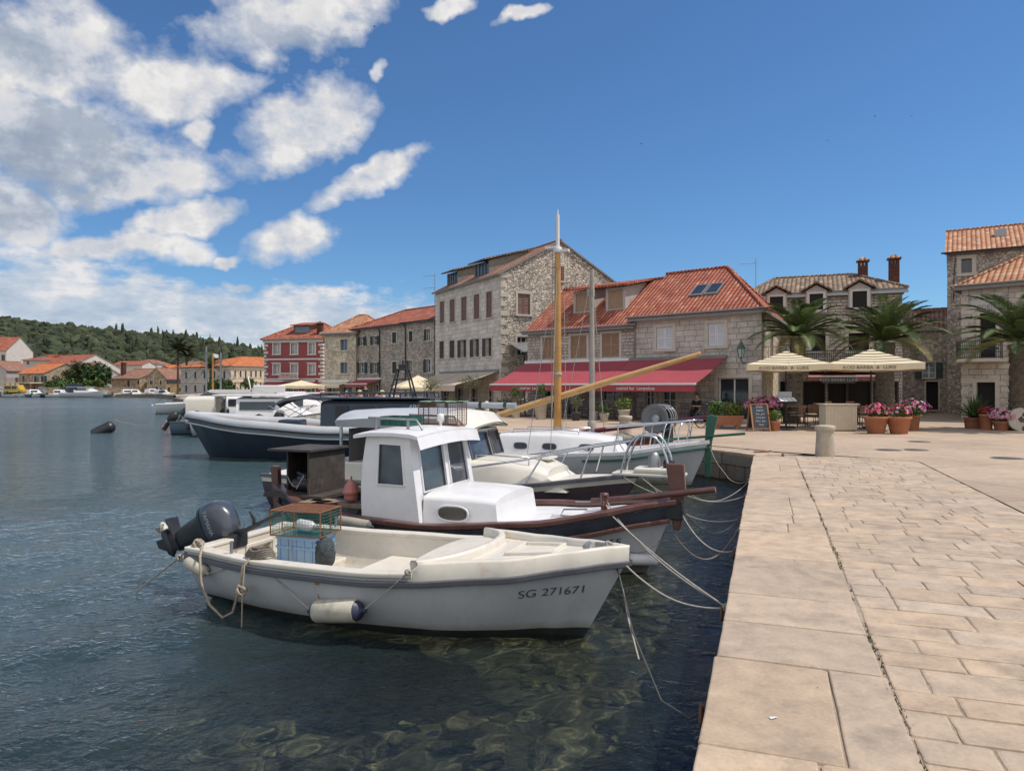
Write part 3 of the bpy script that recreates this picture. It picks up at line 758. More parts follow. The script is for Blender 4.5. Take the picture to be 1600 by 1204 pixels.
def retract_awning(H, W, a0, a1, zt, zf, proj, mat, val=.28, cat='awning', label='', group=None, arms=True, text=None, cassette=None):
    """sloping retractable awning standing on wall W of house H: fabric, cassette, front bar, valance, folding arms"""
    M = Matrix.Translation((H.A.x, H.A.y, H.base)) @ Matrix.Rotation(H.rz, 4, 'Z')
    A = M @ W.P(a0, 0); d = (M.to_3x3() @ W.d); rz = atan2(d.y, d.x)
    t = thing('awning', label, cat, (A.x, A.y, H.base), rz, group); L = a1-a0
    rows = []; n = max(6, int(L/.5))
    for j in range(9):
        v = j/8; y = -.08-proj*v
        rows.append([(L*i/n, y, zt+(zf-zt)*v-.10*sin(pi*v)*(.6+.4*abs(sin(pi*2*i/n)))) for i in range(n+1)])
    mb = MB(); mb.grid(rows); rr = [[(x, y, z-.006) for x, y, z in reversed(r)] for r in rows]; mb.grid(rr)
    mb.build('fabric', mat, t)
    mb = MB(); mb.box(-.05, L+.05, -.16, .0, zt-.04, zt+.11); mb.build('cassette', cassette or WHITEP, t, .01)
    mb = MB(); mb.box(-.02, L+.02, -proj-.13, -proj-.05, zf-.05, zf+.035); mb.build('front_bar', WHITEP, t, .008)
    mb = MB(); rows = []
    for q in (0, .5, 1): rows.append([(L*i/(n*3), -proj-.10-.015*sin(i*1.7)*q, zf-.052-val*q) for i in range(n*3+1)])
    mb.grid(rows); mb.grid([[(x, y+.005, z) for x, y, z in reversed(r)] for r in rows]); vl = mb.build('valance', mat, t)
    for tx, c, sz in text or ():
        lettering(tx, t, vl, (c*L, -proj-.118-.004, zf-.052-val*.72), (radians(90), 0, 0), sz, WHITEP)
    if arms:
        for x in (L*.12, L*.88):
            mb = MB(); s_ = 1 if x < L/2 else -1
            mb.tube([(x, -.1, zt-.12), (x+s_*L*.16, -proj*.5, (zt+zf)/2-.16), (x, -proj-.06, zf-.06)], .028, 6); mb.build('folding_arm', WHITEP, t)
    return t

def lettering(text, root, parent, loc, rot, size, mat, shear=0, name='lettering', align='CENTER', ext=.002, warp=None, sx=1, bold=0):
    cu = bpy.data.curves.new(name, 'FONT'); cu.body = text; cu.size = size; cu.align_x = align; cu.shear = shear; cu.extrude = ext; cu.fill_mode = 'BOTH'; cu.offset = bold
    tmp = bpy.data.objects.new(name, cu); col.objects.link(tmp)
    dg = bpy.context.evaluated_depsgraph_get(); me = bpy.data.meshes.new_from_object(tmp.evaluated_get(dg))
    bpy.data.objects.remove(tmp); me.materials.clear(); me.materials.append(mat)
    if sx != 1:
        for v in me.vertices: v.co.x *= sx
    if warp:
        for v in me.vertices: v.co = warp(v.co)
    o = bpy.data.objects.new(name, me); col.objects.link(o); o.parent = parent
    if not warp: o.location = loc; o.rotation_euler = rot
    return o

def chimney(parent, c, w, d, h, mat, cap='pots'):
    mb = MB(); x, y, z = c; mb.box(x-w/2, x+w/2, y-d/2, y+d/2, z-1.2, z+h-.26, 0)
    for i in (-1, 1):
        for k in (-1, 1): mb.box(x+i*(w/2-.07)-.07, x+i*(w/2-.07)+.07, y+k*(d/2-.07)-.07, y+k*(d/2-.07)+.07, z+h-.26, z+h, 0)
    mb.box(x-.06, x+.06, y-d/2, y+d/2, z+h-.26, z+h, 0)
    o = w/2+.09
    mb.box(x-o, x+o, y-d/2-.09, y+d/2+.09, z+h, z+h+.06, 1)
    P = [(x-o, y-d/2-.09, z+h+.06), (x+o, y-d/2-.09, z+h+.06), (x+o, y+d/2+.09, z+h+.06), (x-o, y+d/2+.09, z+h+.06)]
    mb.add(P+[(x, y, z+h+.30)], [(0, 1, 4), (1, 2, 4), (2, 3, 4), (3, 0, 4)], 1)
    return mb.build('chimney', [mat, TILE_BROWN], parent)

def antenna(label, p, h, r=.02):
    t = thing('roof_antenna', label, 'antenna', p)
    mb = MB(); mb.tube([(0, 0, -1), (0, 0, h)], r, 6); mb.build('mast', METAL, t)
    for z, L in ((h*.9, .9), (h*.4, .9)):
        mb = MB(); mb.tube([(-L, 0, z-.04), (0, 0, z+.03)], r*.7, 5)
        for k in range(5): mb.tube([(-L+k*.2, -.18, z-.04+.013*k), (-L+k*.2, .18, z-.04+.013*k)], r*.4, 4)
        mb.build('aerial', METAL, t)
    return t

# --- the cocktail bar: one house in two builds
def bar_house():
    A, B = Vector((.9, 41.1, 0)), Vector((11.24, 32.0, 0)); d = (B-A).normalized()
    m = A+d*solve_a(A, d, 990)
    R = House('stone_house', 'grey ashlar two storey house with red hipped roof and white shutters above the red awning', m, B, 7.4, 5.84, skew=1.95)
    for q in ((1026, 1051, 511, 545), (1106.5, 1132, 505, 540)): R.win('front', *q, st='closed', sm=SH_WHITE, slats=16, fw=.17)
    dr = R.win('front', 1122, 1170, 590, 650, st='door', name='door', bars=(), fw=.16); dr['z0'] = .05
    for q in ((1008, 1022, 600, 640), (1034, 1056, 600, 650)): R.win('front', *q, st='door', fw=.1, bars=(.5,))
    R.rect('right', 3.2, 4.2, 2.7, 4.6, st='plain', fw=.1)
    R.walls({'front': ASH_GREY, 'right': RUB_CREAM, 'left': ASH_GREY, 'back': ASH_GREY})
    R.roof(TILE_RED, 2.55, hl=0, hr=3.3, ov=.34)
    R.gutter(EAVE, (.12,))
    # skylights lying in the roof plane
    sl = 2.55/3.7
    for k, x in enumerate((2.45, 3.25)):
        mb = MB(); P = [(x, 1.2), (x+.72, 1.2), (x+.72, 2.1), (x, 2.1)]
        z = lambda y: R.e+y*sl+.17
        mb.prism([(a, b, z(b)) for a, b in P], (0, 0, .06)); sk = mb.build('skylight', EAVE, R.o)
        mb = MB(); mb.add([(a+(.07 if a == x else -.07), b+(.07 if b == 1.2 else -.07), z(b+(.07 if b == 1.2 else -.07))+.066) for a, b in P], [(0, 1, 2, 3)]); mb.build('pane', GLASS, sk)
    mb = MB(); mb.box(-.02, R.L+.02, -.05, -.002, R.e-.30, R.e-.16); mb.build('cornice', TRIM, R.o)
    antenna('tall thin television aerial on the red hipped roof edge', (GX(1181, 41), 41, 6.8), 2.9)
    t = thing('vent_pipe', 'grey metal chimney flue with flat cap beside the red hipped roof', 'flue', (GX(1155, 39), 39, 6.75))
    mb = MB(); mb.lathe([(.19, -1), (.19, 1.15), (.24, 1.15), (.24, 1.25), (.17, 1.27)], n=12); mb.build('pipe', METAL, t)
    mb = MB(); mb.lathe([(.36, 1.34), (.36, 1.38), (.0, 1.42)], n=12); mb.tube([(.15, 0, 1.2), (.15, 0, 1.36)], .02, 4); mb.tube([(-.15, 0, 1.2), (-.15, 0, 1.36)], .02, 4); mb.build('cap', METAL, t)
    Lh = House('stone_house', 'low stone house with tan shutters and two boarded dormers in its red roof', A, m, 7.4, 5.48)
    for q in ((848, 865.5, 527, 561), (892, 917, 524, 559.5), (941, 968, 520.5, 558)): Lh.win('front', *q, st='closed', sm=SH_TAN, slats=18, fw=.13)
    for q in ((852, 866, 609, 633), (940, 972, 606, 626)): Lh.win('front', *q, st='plain', fw=.08, bars=(.5,))
    Lh.win('front', 884, 902, 600, 650, st='door', fw=.1, bars=(.5,))
    Lh.walls(ASH_SMALL); Lh.roof(TILE_RED, 2.7, ov=.3); Lh.gutter(EAVE)
    sl = 2.7/3.7
    for px0, px1 in ((889, 916), (941, 970)):   # shed dormers
        a0, a1 = solve_a(A, d, px0)-.55, solve_a(A, d, px1)-.45
        y0 = 1.15; zb = Lh.e+y0*sl+.08; zt = zb+1.28
        yb = 3.62; zr = zt+.12+.20*(yb-y0)
        mb = MB(); mb.prism([(a0, y0, zb), (a0, y0, zt), (a0, yb, zr-.1), (a0, yb, zb)], (.16, 0, 0)); mb.prism([(a1-.16, y0, zb), (a1-.16, y0, zt), (a1-.16, yb, zr-.1), (a1-.16, yb, zb)], (.16, 0, 0))
        mb.box(a0+.16, a1-.16, y0+.01, y0+.12, zt-.12, zt); mb.box(a0+.16, a1-.16, y0+.01, y0+.12, zb, zb+.12)
        dm = mb.build('dormer', PLASTER, Lh.o)
        mb = MB(); mb.box(a0+.16, a1-.16, y0+.05, y0+.09, zb+.12, zt-.12); mb.build('boarded_window', OSB, dm)
        mb = MB(); slab(mb, [(a0-.3, y0-.35, zt+.0), (a1+.3, y0-.35, zt+.0), (a1+.3, yb+.1, zr), (a0-.3, yb+.1, zr)], .12); mb.build('dormer_roof', TILE_RED, dm)
    # awnings
    tx = 'cocktail bar  Lampedusa'
    a0, a1 = solve_a(A, d, 823), solve_a(A, d, 985)
    retract_awning(Lh, Lh.front, a0, a1, 3.67-QZ, 2.43-QZ, 3.0, CANVAS_RED, .30, label='long red awning under the tan shutters, cocktail bar name on its valance', group='red bar awnings', text=[(tx, .42, .21)])
    b0, b1 = solve_a(m, d, 985)+.02, solve_a(m, d, 1135)
    retract_awning(R, R.front, b0, b1, 3.67-QZ, 2.43-QZ, 3.0, CANVAS_RED, .30, label='red awning under the white shutters, reaching to the bar door', group='red bar awnings', text=[(tx, .42, .21)], cassette=EAVE)
    # wall lantern on the right corner
    a = solve_a(m, d, 1165); p = m+d*a
    t = thing('wall_lantern', 'green iron lantern on a bracket beside the balcony corner', 'lantern', (p.x, p.y, 0), R.rz)
    mb = MB(); mb.tube([(0, 0, 3.4), (0, -.28, 3.35), (0, -.5, 3.5), (0, -.5, 3.62)], .025, 6); mb.build('bracket', pm('green_iron', (.06, .11, .09), .5, .2, 6), t)
    mb = MB()
    for k in range(6): mb.tube([(.11*cos(k*pi/3), -.5+.11*sin(k*pi/3), 3.62), (.19*cos(k*pi/3), -.5+.19*sin(k*pi/3), 4.02)], .012, 4)
    mb.lathe([(.23, 4.02), (.20, 4.06), (.12, 4.2), (.07, 4.3), (.03, 4.33), (.03, 4.42), (0, 4.44)], (0, -.5, 0), 6, sm=False); mb.lathe([(.05, 3.58), (.12, 3.62)], (0, -.5, 0), 6)
    mb.build('lantern_frame', MATS['green_iron'], t)
    mb = MB(); mb.lathe([(.10, 3.63), (.175, 4.01)], (0, -.5, 0), 6, sm=False); mb.build('lantern_glass', pm('lantern_glass', (.35, .42, .42), .15, .1, 4, spec=.8), t)
    # side balcony
    t = thing('balcony', 'small stone balcony with pale railing on the side wall above the striped parasol', 'balcony', (R.B.x, R.B.y, QZ), R.rz+atan2(1.95, 7.4))
    mb = MB(); mb.box(.02, 1.0, .7, 4.6, 2.38, 2.52); mb.build('slab', TRIM, t)
    mb = MB()
    for y in [0.75+.16*k for k in range(24)]: mb.tube([(.95, y, 2.52), (.95, y, 3.4)], .014, 4)
    mb.tube([(.95, .72, 3.42), (.95, 4.5, 3.42)], .025, 6); mb.tube([(.02, .75, 3.42), (.95, .75, 3.42)], .025, 6)
    for x in (.2, .4, .6, .8): mb.tube([(x, .75, 2.52), (x, .75, 3.4)], .014, 4)
    mb.build('railing', WHITEP, t)
    return R, Lh
BAR_R, BAR_L = bar_house()

# --- tall pale house
def tall_house():
    B = Vector((-.69, 45, 0)); A = Vector((-5.88, 54.4, 0)); u = (B-A).normalized(); inn = Vector((-u.y, u.x, 0))
    H = House('stone_house', 'tall pale stone house with brown shutters, gable end and two roof lofts', A, B, 8.9, 9.48)
    for a, b in ((687.5, 694.5), (703, 711), (721, 729.5), (740.5, 749.5), (760, 769)):
        H.win('front', a, b, 471+(687-a)*.21, 505-(a-687)*.12, st='closed', sm=SH_BROWN, fw=.10, slats=12)
        H.win('front', a-.5, b-.5, 533-(a-687)*.07, 560-(a-687)*.05, st='open' if a > 715 else 'closed', sm=pm('dark_brown_shutter', (.06, .045, .042), .6, .2, 5), fw=.10, slats=10, leaves=(0,), sash=None)
    for a in (690, 712, 734, 760): H.win('front', a, a+11, 606, 640, st='plain', fw=.08)
    H.win('right', 809, 828, 459, 491, st='closed', sm=SH_BROWN, fw=.16, slats=12)
    H.win('right', 808, 824, 526, 555, st='plain', fw=.14, bars=(.35, .68), sash=WHITEP)
    H.win('right', 874.5, 881, 416, 439, st='closed', fw=.1, slats=8)
    H.ops['right'][-1]['z1'] = min(H.ops['right'][-1]['z1'], H.e-.2) if False else H.ops['right'][-1]['z1']
    gable_win = H.ops['right'].pop()
    mats = {'front': ASH_PALE, 'right': RUB_PALE, 'left': RUB_BROWN, 'back': RUB_BROWN}
    H.walls(mats, gable='x', rise=2.4)
    W = H.right; g = dict(gable_win, st='closed'); 
    mb = MB(); a0, a1, z0, z1 = g['a0'], g['a1'], g['z0'], g['z1']
    for x0, x1, y0, y1 in ((a0-.1, a0, z0, z1), (a1, a1+.1, z0, z1), (a0-.1, a1+.1, z1, z1+.1), (a0-.1, a1+.1, z0-.1, z0)): W.box(mb, x0, x1, y0, y1, -.02, .05)
    wn = mb.build('window', TRIM, H.o); am = (a0+a1)/2
    for x0, x1 in ((a0, am-.01), (am+.01, a1)): shutter_leaf(W, wn, x0, x1, z0, z1, .01, SH_BROWN, 8)
    H.roof(TILE_BROWN, 2.4, ov=.25)
    mb = MB()      # corner quoins
    for k in range(15):
        z = .1+k*.6; w, w2 = (.55, .3) if k % 2 else (.3, .55)
        mb.box(H.L-w, H.L+.03, -.03, w2, z, z+.3)
    mb.build('quoins', TRIM, H.o, .01)
    sl = 2.4/4.45
    for x0, x1 in ((1.0, 3.0), (5.7, 8.0)):     # long loft dormers
        y0 = .55; zb = H.e+y0*sl+.1; zt = zb+.92; yb = 3.6
        mb = MB(); mb.prism([(x0, y0, zb), (x0, y0, zt), (x0, yb, H.e+yb*sl+.3), (x0, yb, zb)], (.12, 0, 0)); mb.prism([(x1-.12, y0, zb), (x1-.12, y0, zt), (x1-.12, yb, H.e+yb*sl+.3), (x1-.12, yb, zb)], (.12, 0, 0))
        for k in range(5): mb.box(x0+.12+(x1-x0-.32)*k/4, x0+.2+(x1-x0-.32)*k/4, y0+.02, y0+.1, zb, zt)
        dm = mb.build('dormer', pm('weathered_board', (.22, .20, .18), .85, .25, 3, .3, 20), H.o)
        mb = MB(); mb.quad((x0+.12, y0+.07, zb), (x1-.12, y0+.07, zb), (x1-.12, y0+.07, zt), (x0+.12, y0+.07, zt)); mb.build('pane', GLASS, dm)
        mb = MB(); slab(mb, [(x0-.2, y0-.4, zt-.02), (x1+.2, y0-.4, zt-.02), (x1+.2, yb+.4, H.e+yb*sl+.42), (x0-.2, yb+.4, H.e+yb*sl+.42)], .1); mb.build('dormer_roof', TILE_OLD, dm)
    antenna('thin bent aerial behind the lofts of the tall pale house', (A.x-.2, A.y+1.5, 9.3), 1.9, .025)
    # beige awnings
    retract_awning(H, H.front, 1.2, 5.6, 3.3-QZ, 2.42-QZ, 3.0, CANVAS_BEIGE, .34, label='broad beige awning nearer the brown stone houses, dark lettering on its valance', group='beige restaurant awnings', cassette=EAVE)
    retract_awning(H, H.front, 5.7, 10.5, 3.3-QZ, 2.42-QZ, 3.0, CANVAS_BEIGE, .34, label='broad beige awning beside the long red bar awning', group='beige restaurant awnings', cassette=EAVE)
    # terrace roof shed next to the gable
    t = thing('lean_to_canopy', 'small grey lean-to canopy against the rubble gable wall', 'canopy', (B.x, B.y, QZ), atan2(inn.y, inn.x))
    mb = MB(); slab(mb, [(.5, -.05, 4.35), (.5, -2.0, 3.7), (3.2, -2.0, 3.9), (3.2, -.05, 4.5)], .06); mb.build('roof_sheet', METAL, t)
    mb = MB(); mb.tube([(.6, -1.9, 0), (.6, -1.9, 3.75)], .04, 6); mb.build('post', IRON, t)
    return H
TALL = tall_house()

# --- brown rubble houses
def brown_houses():
    A = Vector((-14.3, 63.5, 0)); B = Vector((-6.0, 54.5, 0)); d = (B-A).normalized(); m = A+d*solve_a(A, d, 633)
    H1 = House('stone_house', 'brown rubble house with open dark green shutters next to the cream rubble house', A, m, 7, GZ(511.5, 61))
    for q in ((563.5, 569.5, 526, 540), (583, 589.5, 525, 539)): H1.win('front', *q, st='open', sm=SH_GREEN, slats=6, fw=.08)
    for q in ((562.5, 570, 566, 583), (583, 590, 566, 583)): H1.win('front', *q, st='open', sm=SH_GREEN, slats=6, fw=.08)
    for q in ((613, 619.5, 519, 536), (613, 620, 565, 583)): H1.win('front', *q, st='closed', sm=SH_GREEN, slats=6, fw=.10)
    for a in (563, 585, 610): H1.win('front', a, a+8, 600, 630, st='plain', fw=.06)
    H1.walls(RUB_BROWN); H1.roof(TILE_RED, 1.6, hl=3.2); H1.gutter(IRON, (H1.L*.56,))
    H2 = House('stone_house', 'brown rubble house squeezed between its neighbour and the tall pale house', m, B, 7, GZ(503, 56.5))
    for q in ((639, 645, 517, 534), (639.5, 645, 563, 582)): H2.win('front', *q, st='closed' if q[2] < 540 else 'open', sm=SH_GREEN, slats=6, fw=.10, leaves=(0,))
    for q in ((667, 673, 514, 532), (666.5, 674, 561, 582)): H2.win('front', *q, st='open', sm=SH_GREEN, slats=6, fw=.10, leaves=(0,))
    for a in (640, 662): H2.win('front', a, a+9, 602, 630, st='plain', fw=.06)
    H2.walls(RUB_BROWN); H2.roof(TILE_RED, 1.5); H2.gutter(IRON, (.15,))
    retract_awning(H1, H1.front, 1.2, 4.8, 2.25, 1.85, 1.3, CANVAS_RED, .2, label='small dark red awning over the brown house doorway', arms=False)
    # cream rubble house
    A = Vector((GX(507, 64), 64, 0)); B = Vector((GX(556, 62.5), 62.5, 0))
    H3 = House('stone_house', 'narrow cream rubble house with salmon hipped roof beside the red house', A, B, 6.5, GZ(520.5, 63.5))
    for q in ((532, 543.5, 530, 547), (532, 543.5, 566, 583)): H3.win('front', *q, st='plain', fw=.12, bars=(), glass=pm('sky_glass', (.10, .14, .20), .08, .2, .5, spec=1), sash=EAVE)
    H3.win('front', 512, 524, 604, 640, st='plain', fw=.08); H3.win('front', 534, 550, 604, 640, st='plain', fw=.08)
    H3.walls(RUB_CREAM); H3.roof(TILE_SALMON, 1.75, hl=1.3, hr=1.3, ov=.3); H3.gutter(METAL)
    retract_awning(H3, H3.front, .05, 2.85, 2.1, 1.75, 1.4, CANVAS_CREAM, .2, label='cream awning across the front of the cream rubble house', arms=False)
    # red house
    Y = 80; A = Vector((GX(413, Y), Y, 0)); B = Vector((GX(504, Y-2), Y-2, 0))
    H = House('red_house', 'dark red plastered house with white trim, balcony and red tiled roof', A, B, 8, GZ(529, Y-1))
    for y0, y1 in ((536, 553), (569.5, 584.5)):
        for a in (427.5, 455, 482.5): H.win('front', a, a+9.5, y0, y1, st='plain', trim=TRIMW, fw=.15, hood=True, bars=(.4, .7), glass=pm('pale_curtain_glass', (.34, .36, .37), .3, .15, 2, spec=.7))
    for a, b in ((426, 438), (449, 466), (478, 492)): H.win('front', a, b, 604, 640, st='plain', trim=TRIMW, fw=.1)
    H.walls(PLASTERR); H.roof(TILE_RED, 1.9, hl=2.2, hr=2.2, ov=.3)
    mb = MB(); mb.box(-.12, H.L+.12, -.14, -.01, H.e-.42, H.e-.05)
    zb = GZ(561, Y-1)-QZ; mb.box(-.02, H.L+.02, -.07, -.01, zb-.09, zb+.09)
    zb = GZ(592, Y-1)-QZ; mb.box(-.02, H.L+.02, -.07, -.01, zb-.08, zb+.08)
    mb.build('cornice', TRIMW, H.o)
    for sd in (0, 1):
        mb = MB(); z = .1; k = 0
        while z < H.e-.5:
            w = .5 if k % 2 else .28
            mb.box(*((-.05, w) if sd == 0 else (H.L-w, H.L+.05)), -.05, .3, z, z+.26); z += .40; k += 1
        mb.build('quoins', TRIMW, H.o)
    a = solve_a(H.A, H.d, 443); b = solve_a(H.A, H.d, 473); zb = GZ(593, Y)-QZ
    mb = MB(); mb.box(a, b, -1.0, -.08, zb, zb+.14); bal = mb.build('balcony', TRIMW, H.o)
    mb = MB()
    for i in range(15): x = a+.05+(b-a-.1)*i/14; mb.lathe([(.03, 0), (.06, .15), (.03, .4), (.06, .5)], (x, -.93, zb+.14), 6)
    mb.box(a, b, -1.0, -.86, zb+.64, zb+.74); mb.build('balustrade', TRIMW, bal)
    # roof dormer
    x0, x1 = H.L*.40, H.L*.68; sl = 1.9/4; y0 = 1.3; zb = H.e+y0*sl+.1
    mb = MB(); mb.prism([(x0, y0, zb), (x0, y0, zb+.85), (x0, 3.4, zb+1.25)], (.1, 0, 0)); mb.prism([(x1-.1, y0, zb), (x1-.1, y0, zb+.85), (x1-.1, 3.4, zb+1.25)], (.1, 0, 0)); mb.box(x0+.1, x1-.1, y0+.01, y0+.12, zb+.72, zb+.85); mb.box(x0+.1, x1-.1, y0+.01, y0+.12, zb, zb+.08); dm = mb.build('dormer', SH_BROWN, H.o)
    mb = MB(); mb.quad((x0+.1, y0+.05, zb), (x1-.1, y0+.05, zb), (x1-.1, y0+.05, zb+.85), (x0+.1, y0+.05, zb+.85)); mb.build('pane', MATS['sky_glass'], dm)
    mb = MB(); slab(mb, [(x0-.3, y0-.4, zb+.80), (x1+.3, y0-.4, zb+.80), (x1+.3, 3.6, zb+1.3), (x0-.3, 3.6, zb+1.3)], .1); mb.build('dormer_roof', TILE_RED, dm)
    chimney(H.r, (H.L-.9, 1.0, H.e+.5), .6, .5, 1.2, BRICKR)
    a, b = solve_a(H.A, H.d, 417), solve_a(H.A, H.d, 444)
    retract_awning(H, H.front, a, b, 2.2, 1.65, 1.3, CANVAS_RED, .2, label='dark red awning on the left half of the red house', arms=False)
    a, b = solve_a(H.A, H.d, 446), solve_a(H.A, H.d, 492)
    retract_awning(H, H.front, a, b, 2.2, 1.65, 1.3, CANVAS_RED, .2, label='dark red awning below the balcony of the red house', arms=False)
brown_houses()

# --- palm house behind the striped parasols
def palm_house():
    A = Vector((GX(1170, 40), 40, 0)); B = Vector((GX(1410, 37), 37, 0))
    H = House('stone_house', 'grey stone house with three gabled dormer windows and two brick chimneys behind the palms', A, B, 7.5, GZ(451, 37))
    dorm = []
    for q in ((1203.5, 1224, 464.5, 488), (1265, 1286, 460, 485), (1331.5, 1354, 456, 481)): dorm.append(H.win('front', *q)); H.ops['front'].pop()
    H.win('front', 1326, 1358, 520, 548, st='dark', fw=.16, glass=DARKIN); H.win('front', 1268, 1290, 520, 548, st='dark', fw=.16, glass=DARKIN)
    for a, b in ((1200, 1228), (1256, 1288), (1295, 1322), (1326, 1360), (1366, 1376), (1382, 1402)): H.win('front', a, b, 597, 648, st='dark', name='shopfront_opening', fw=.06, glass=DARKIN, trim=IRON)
    H.e2 = H.e; 
    H.walls({'front': ASH_SMALL, 'right': RUB_BROWN, 'left': RUB_BROWN, 'back': RUB_BROWN})
    H.roof(TILE_OLD, 1.30, hl=1.2, hr=2.2, ov=.22)
    sl = 1.30/3.75
    for o in dorm:
        a0, a1 = o['a0']-.2, o['a1']+.2; am = (a0+a1)/2; z = o['z1']+.16; yf = -.30
        mb = MB(); mb.box(a0, a1, yf, 1.2, o['z0']-.18, z); mb.add([(a0, yf, z), (a1, yf, z), (am, yf, z+.32)], [(0, 1, 2)]); dm = mb.build('dormer', PLASTER, H.o)
        W = Wall((0, yf, 0), (1, 0, 0), (0, -1, 0), H.L); b0, b1, c0, c1 = o['a0'], o['a1'], o['z0'], o['z1']
        mb = MB(); mb.quad(W.P(b0, c0, .003), W.P(b1, c0, .003), W.P(b1, c1, .003), W.P(b0, c1, .003)); mb.build('pane', DARKIN, dm)
        mb = MB()
        for x0, x1, y0, y1 in ((b0-.14, b0, c0, c1), (b1, b1+.14, c0, c1), (b0-.14, b1+.14, c1, c1+.12), (b0-.18, b1+.18, c0-.12, c0)): W.box(mb, x0, x1, y0, y1, 0, .06)
        mb.build('frame', TRIMW, dm)
        mb = MB(); yb = 2.1
        slab(mb, [(a0-.25, yb, z-.05), (a0-.25, -.52, z-.05), (am, -.52, z+.40), (am, yb, z+.40)], .09); slab(mb, [(a1+.25, -.52, z-.05), (a1+.25, yb, z-.05), (am, yb, z+.40), (am, -.52, z+.40)], .09)
        mb.build('dormer_roof', TILE_OLD, dm)
    mb = MB(); mb.box(-.05, H.L+.25, -.28, -.18, H.e-.22, H.e-.08); mb.build('gutter', METAL, H.o)
    x = solve_a(A, H.d, 1329.5); chimney(H.r, (x+.75, 3.3, H.e+1.1), .5, .5, .95, BRICKR)
    x = solve_a(A, H.d, 1394); chimney(H.r, (x+.25, 1.9, H.e+.5), .5, .5, 1.35, BRICKR)
    # first floor balcony
    t = thing('balcony', 'dark iron balcony along the palm house front above the striped parasols', 'balcony', (A.x, A.y, QZ), H.rz)
    zb = GZ(575, 37.5)-QZ
    x0, x1 = solve_a(A, H.d, 1245), solve_a(A, H.d, 1372)
    mb = MB(); mb.box(x0, x1, -1.2, -.02, zb-.12, zb); mb.build('slab', TRIM, t)
    mb = MB(); n = 44
    for i in range(n+1): mb.tube([(x0+(x1-x0)*i/n, -1.15, zb), (x0+(x1-x0)*i/n, -1.15, zb+.9)], .014, 4)
    mb.tube([(x0, -1.15, zb+.92), (x1, -1.15, zb+.92)], .025, 5); mb.build('railing', IRON, t)
    # shop fascia sign and little red awning
    t = thing('shop_sign', 'dark fascia sign with pale lettering over the cafe door', 'sign', (A.x, A.y, QZ), H.rz)
    x0, x1 = solve_a(A, H.d, 1284), solve_a(A, H.d, 1334)
    z = GZ(594, 37.5)-QZ
    mb = MB(); mb.box(x0, x1, -1.62, -1.55, z-.16, z+.22); b = mb.build('board', pm('dark_board', (.05, .045, .045), .6), t)
    lettering('KOD BARBA LUKE', t, b, ((x0+x1)/2, -1.626, z-.05), (radians(90), 0, 0), .22, pm('faded_letter', (.40, .37, .33), .7))
    mb = MB(); mb.box(x0-.02, x1+.02, -1.63, -1.54, z+.22, z+.26); mb.build('trim', METAL, t)
    retract_awning(H, H.front, solve_a(A, H.d, 1264), solve_a(A, H.d, 1375), GZ(578, 37.5)-QZ, GZ(587, 36.5)-QZ, 1.5, CANVAS_RED, .12, label='dark red awning in the shade behind the striped parasols', arms=False)
palm_house()

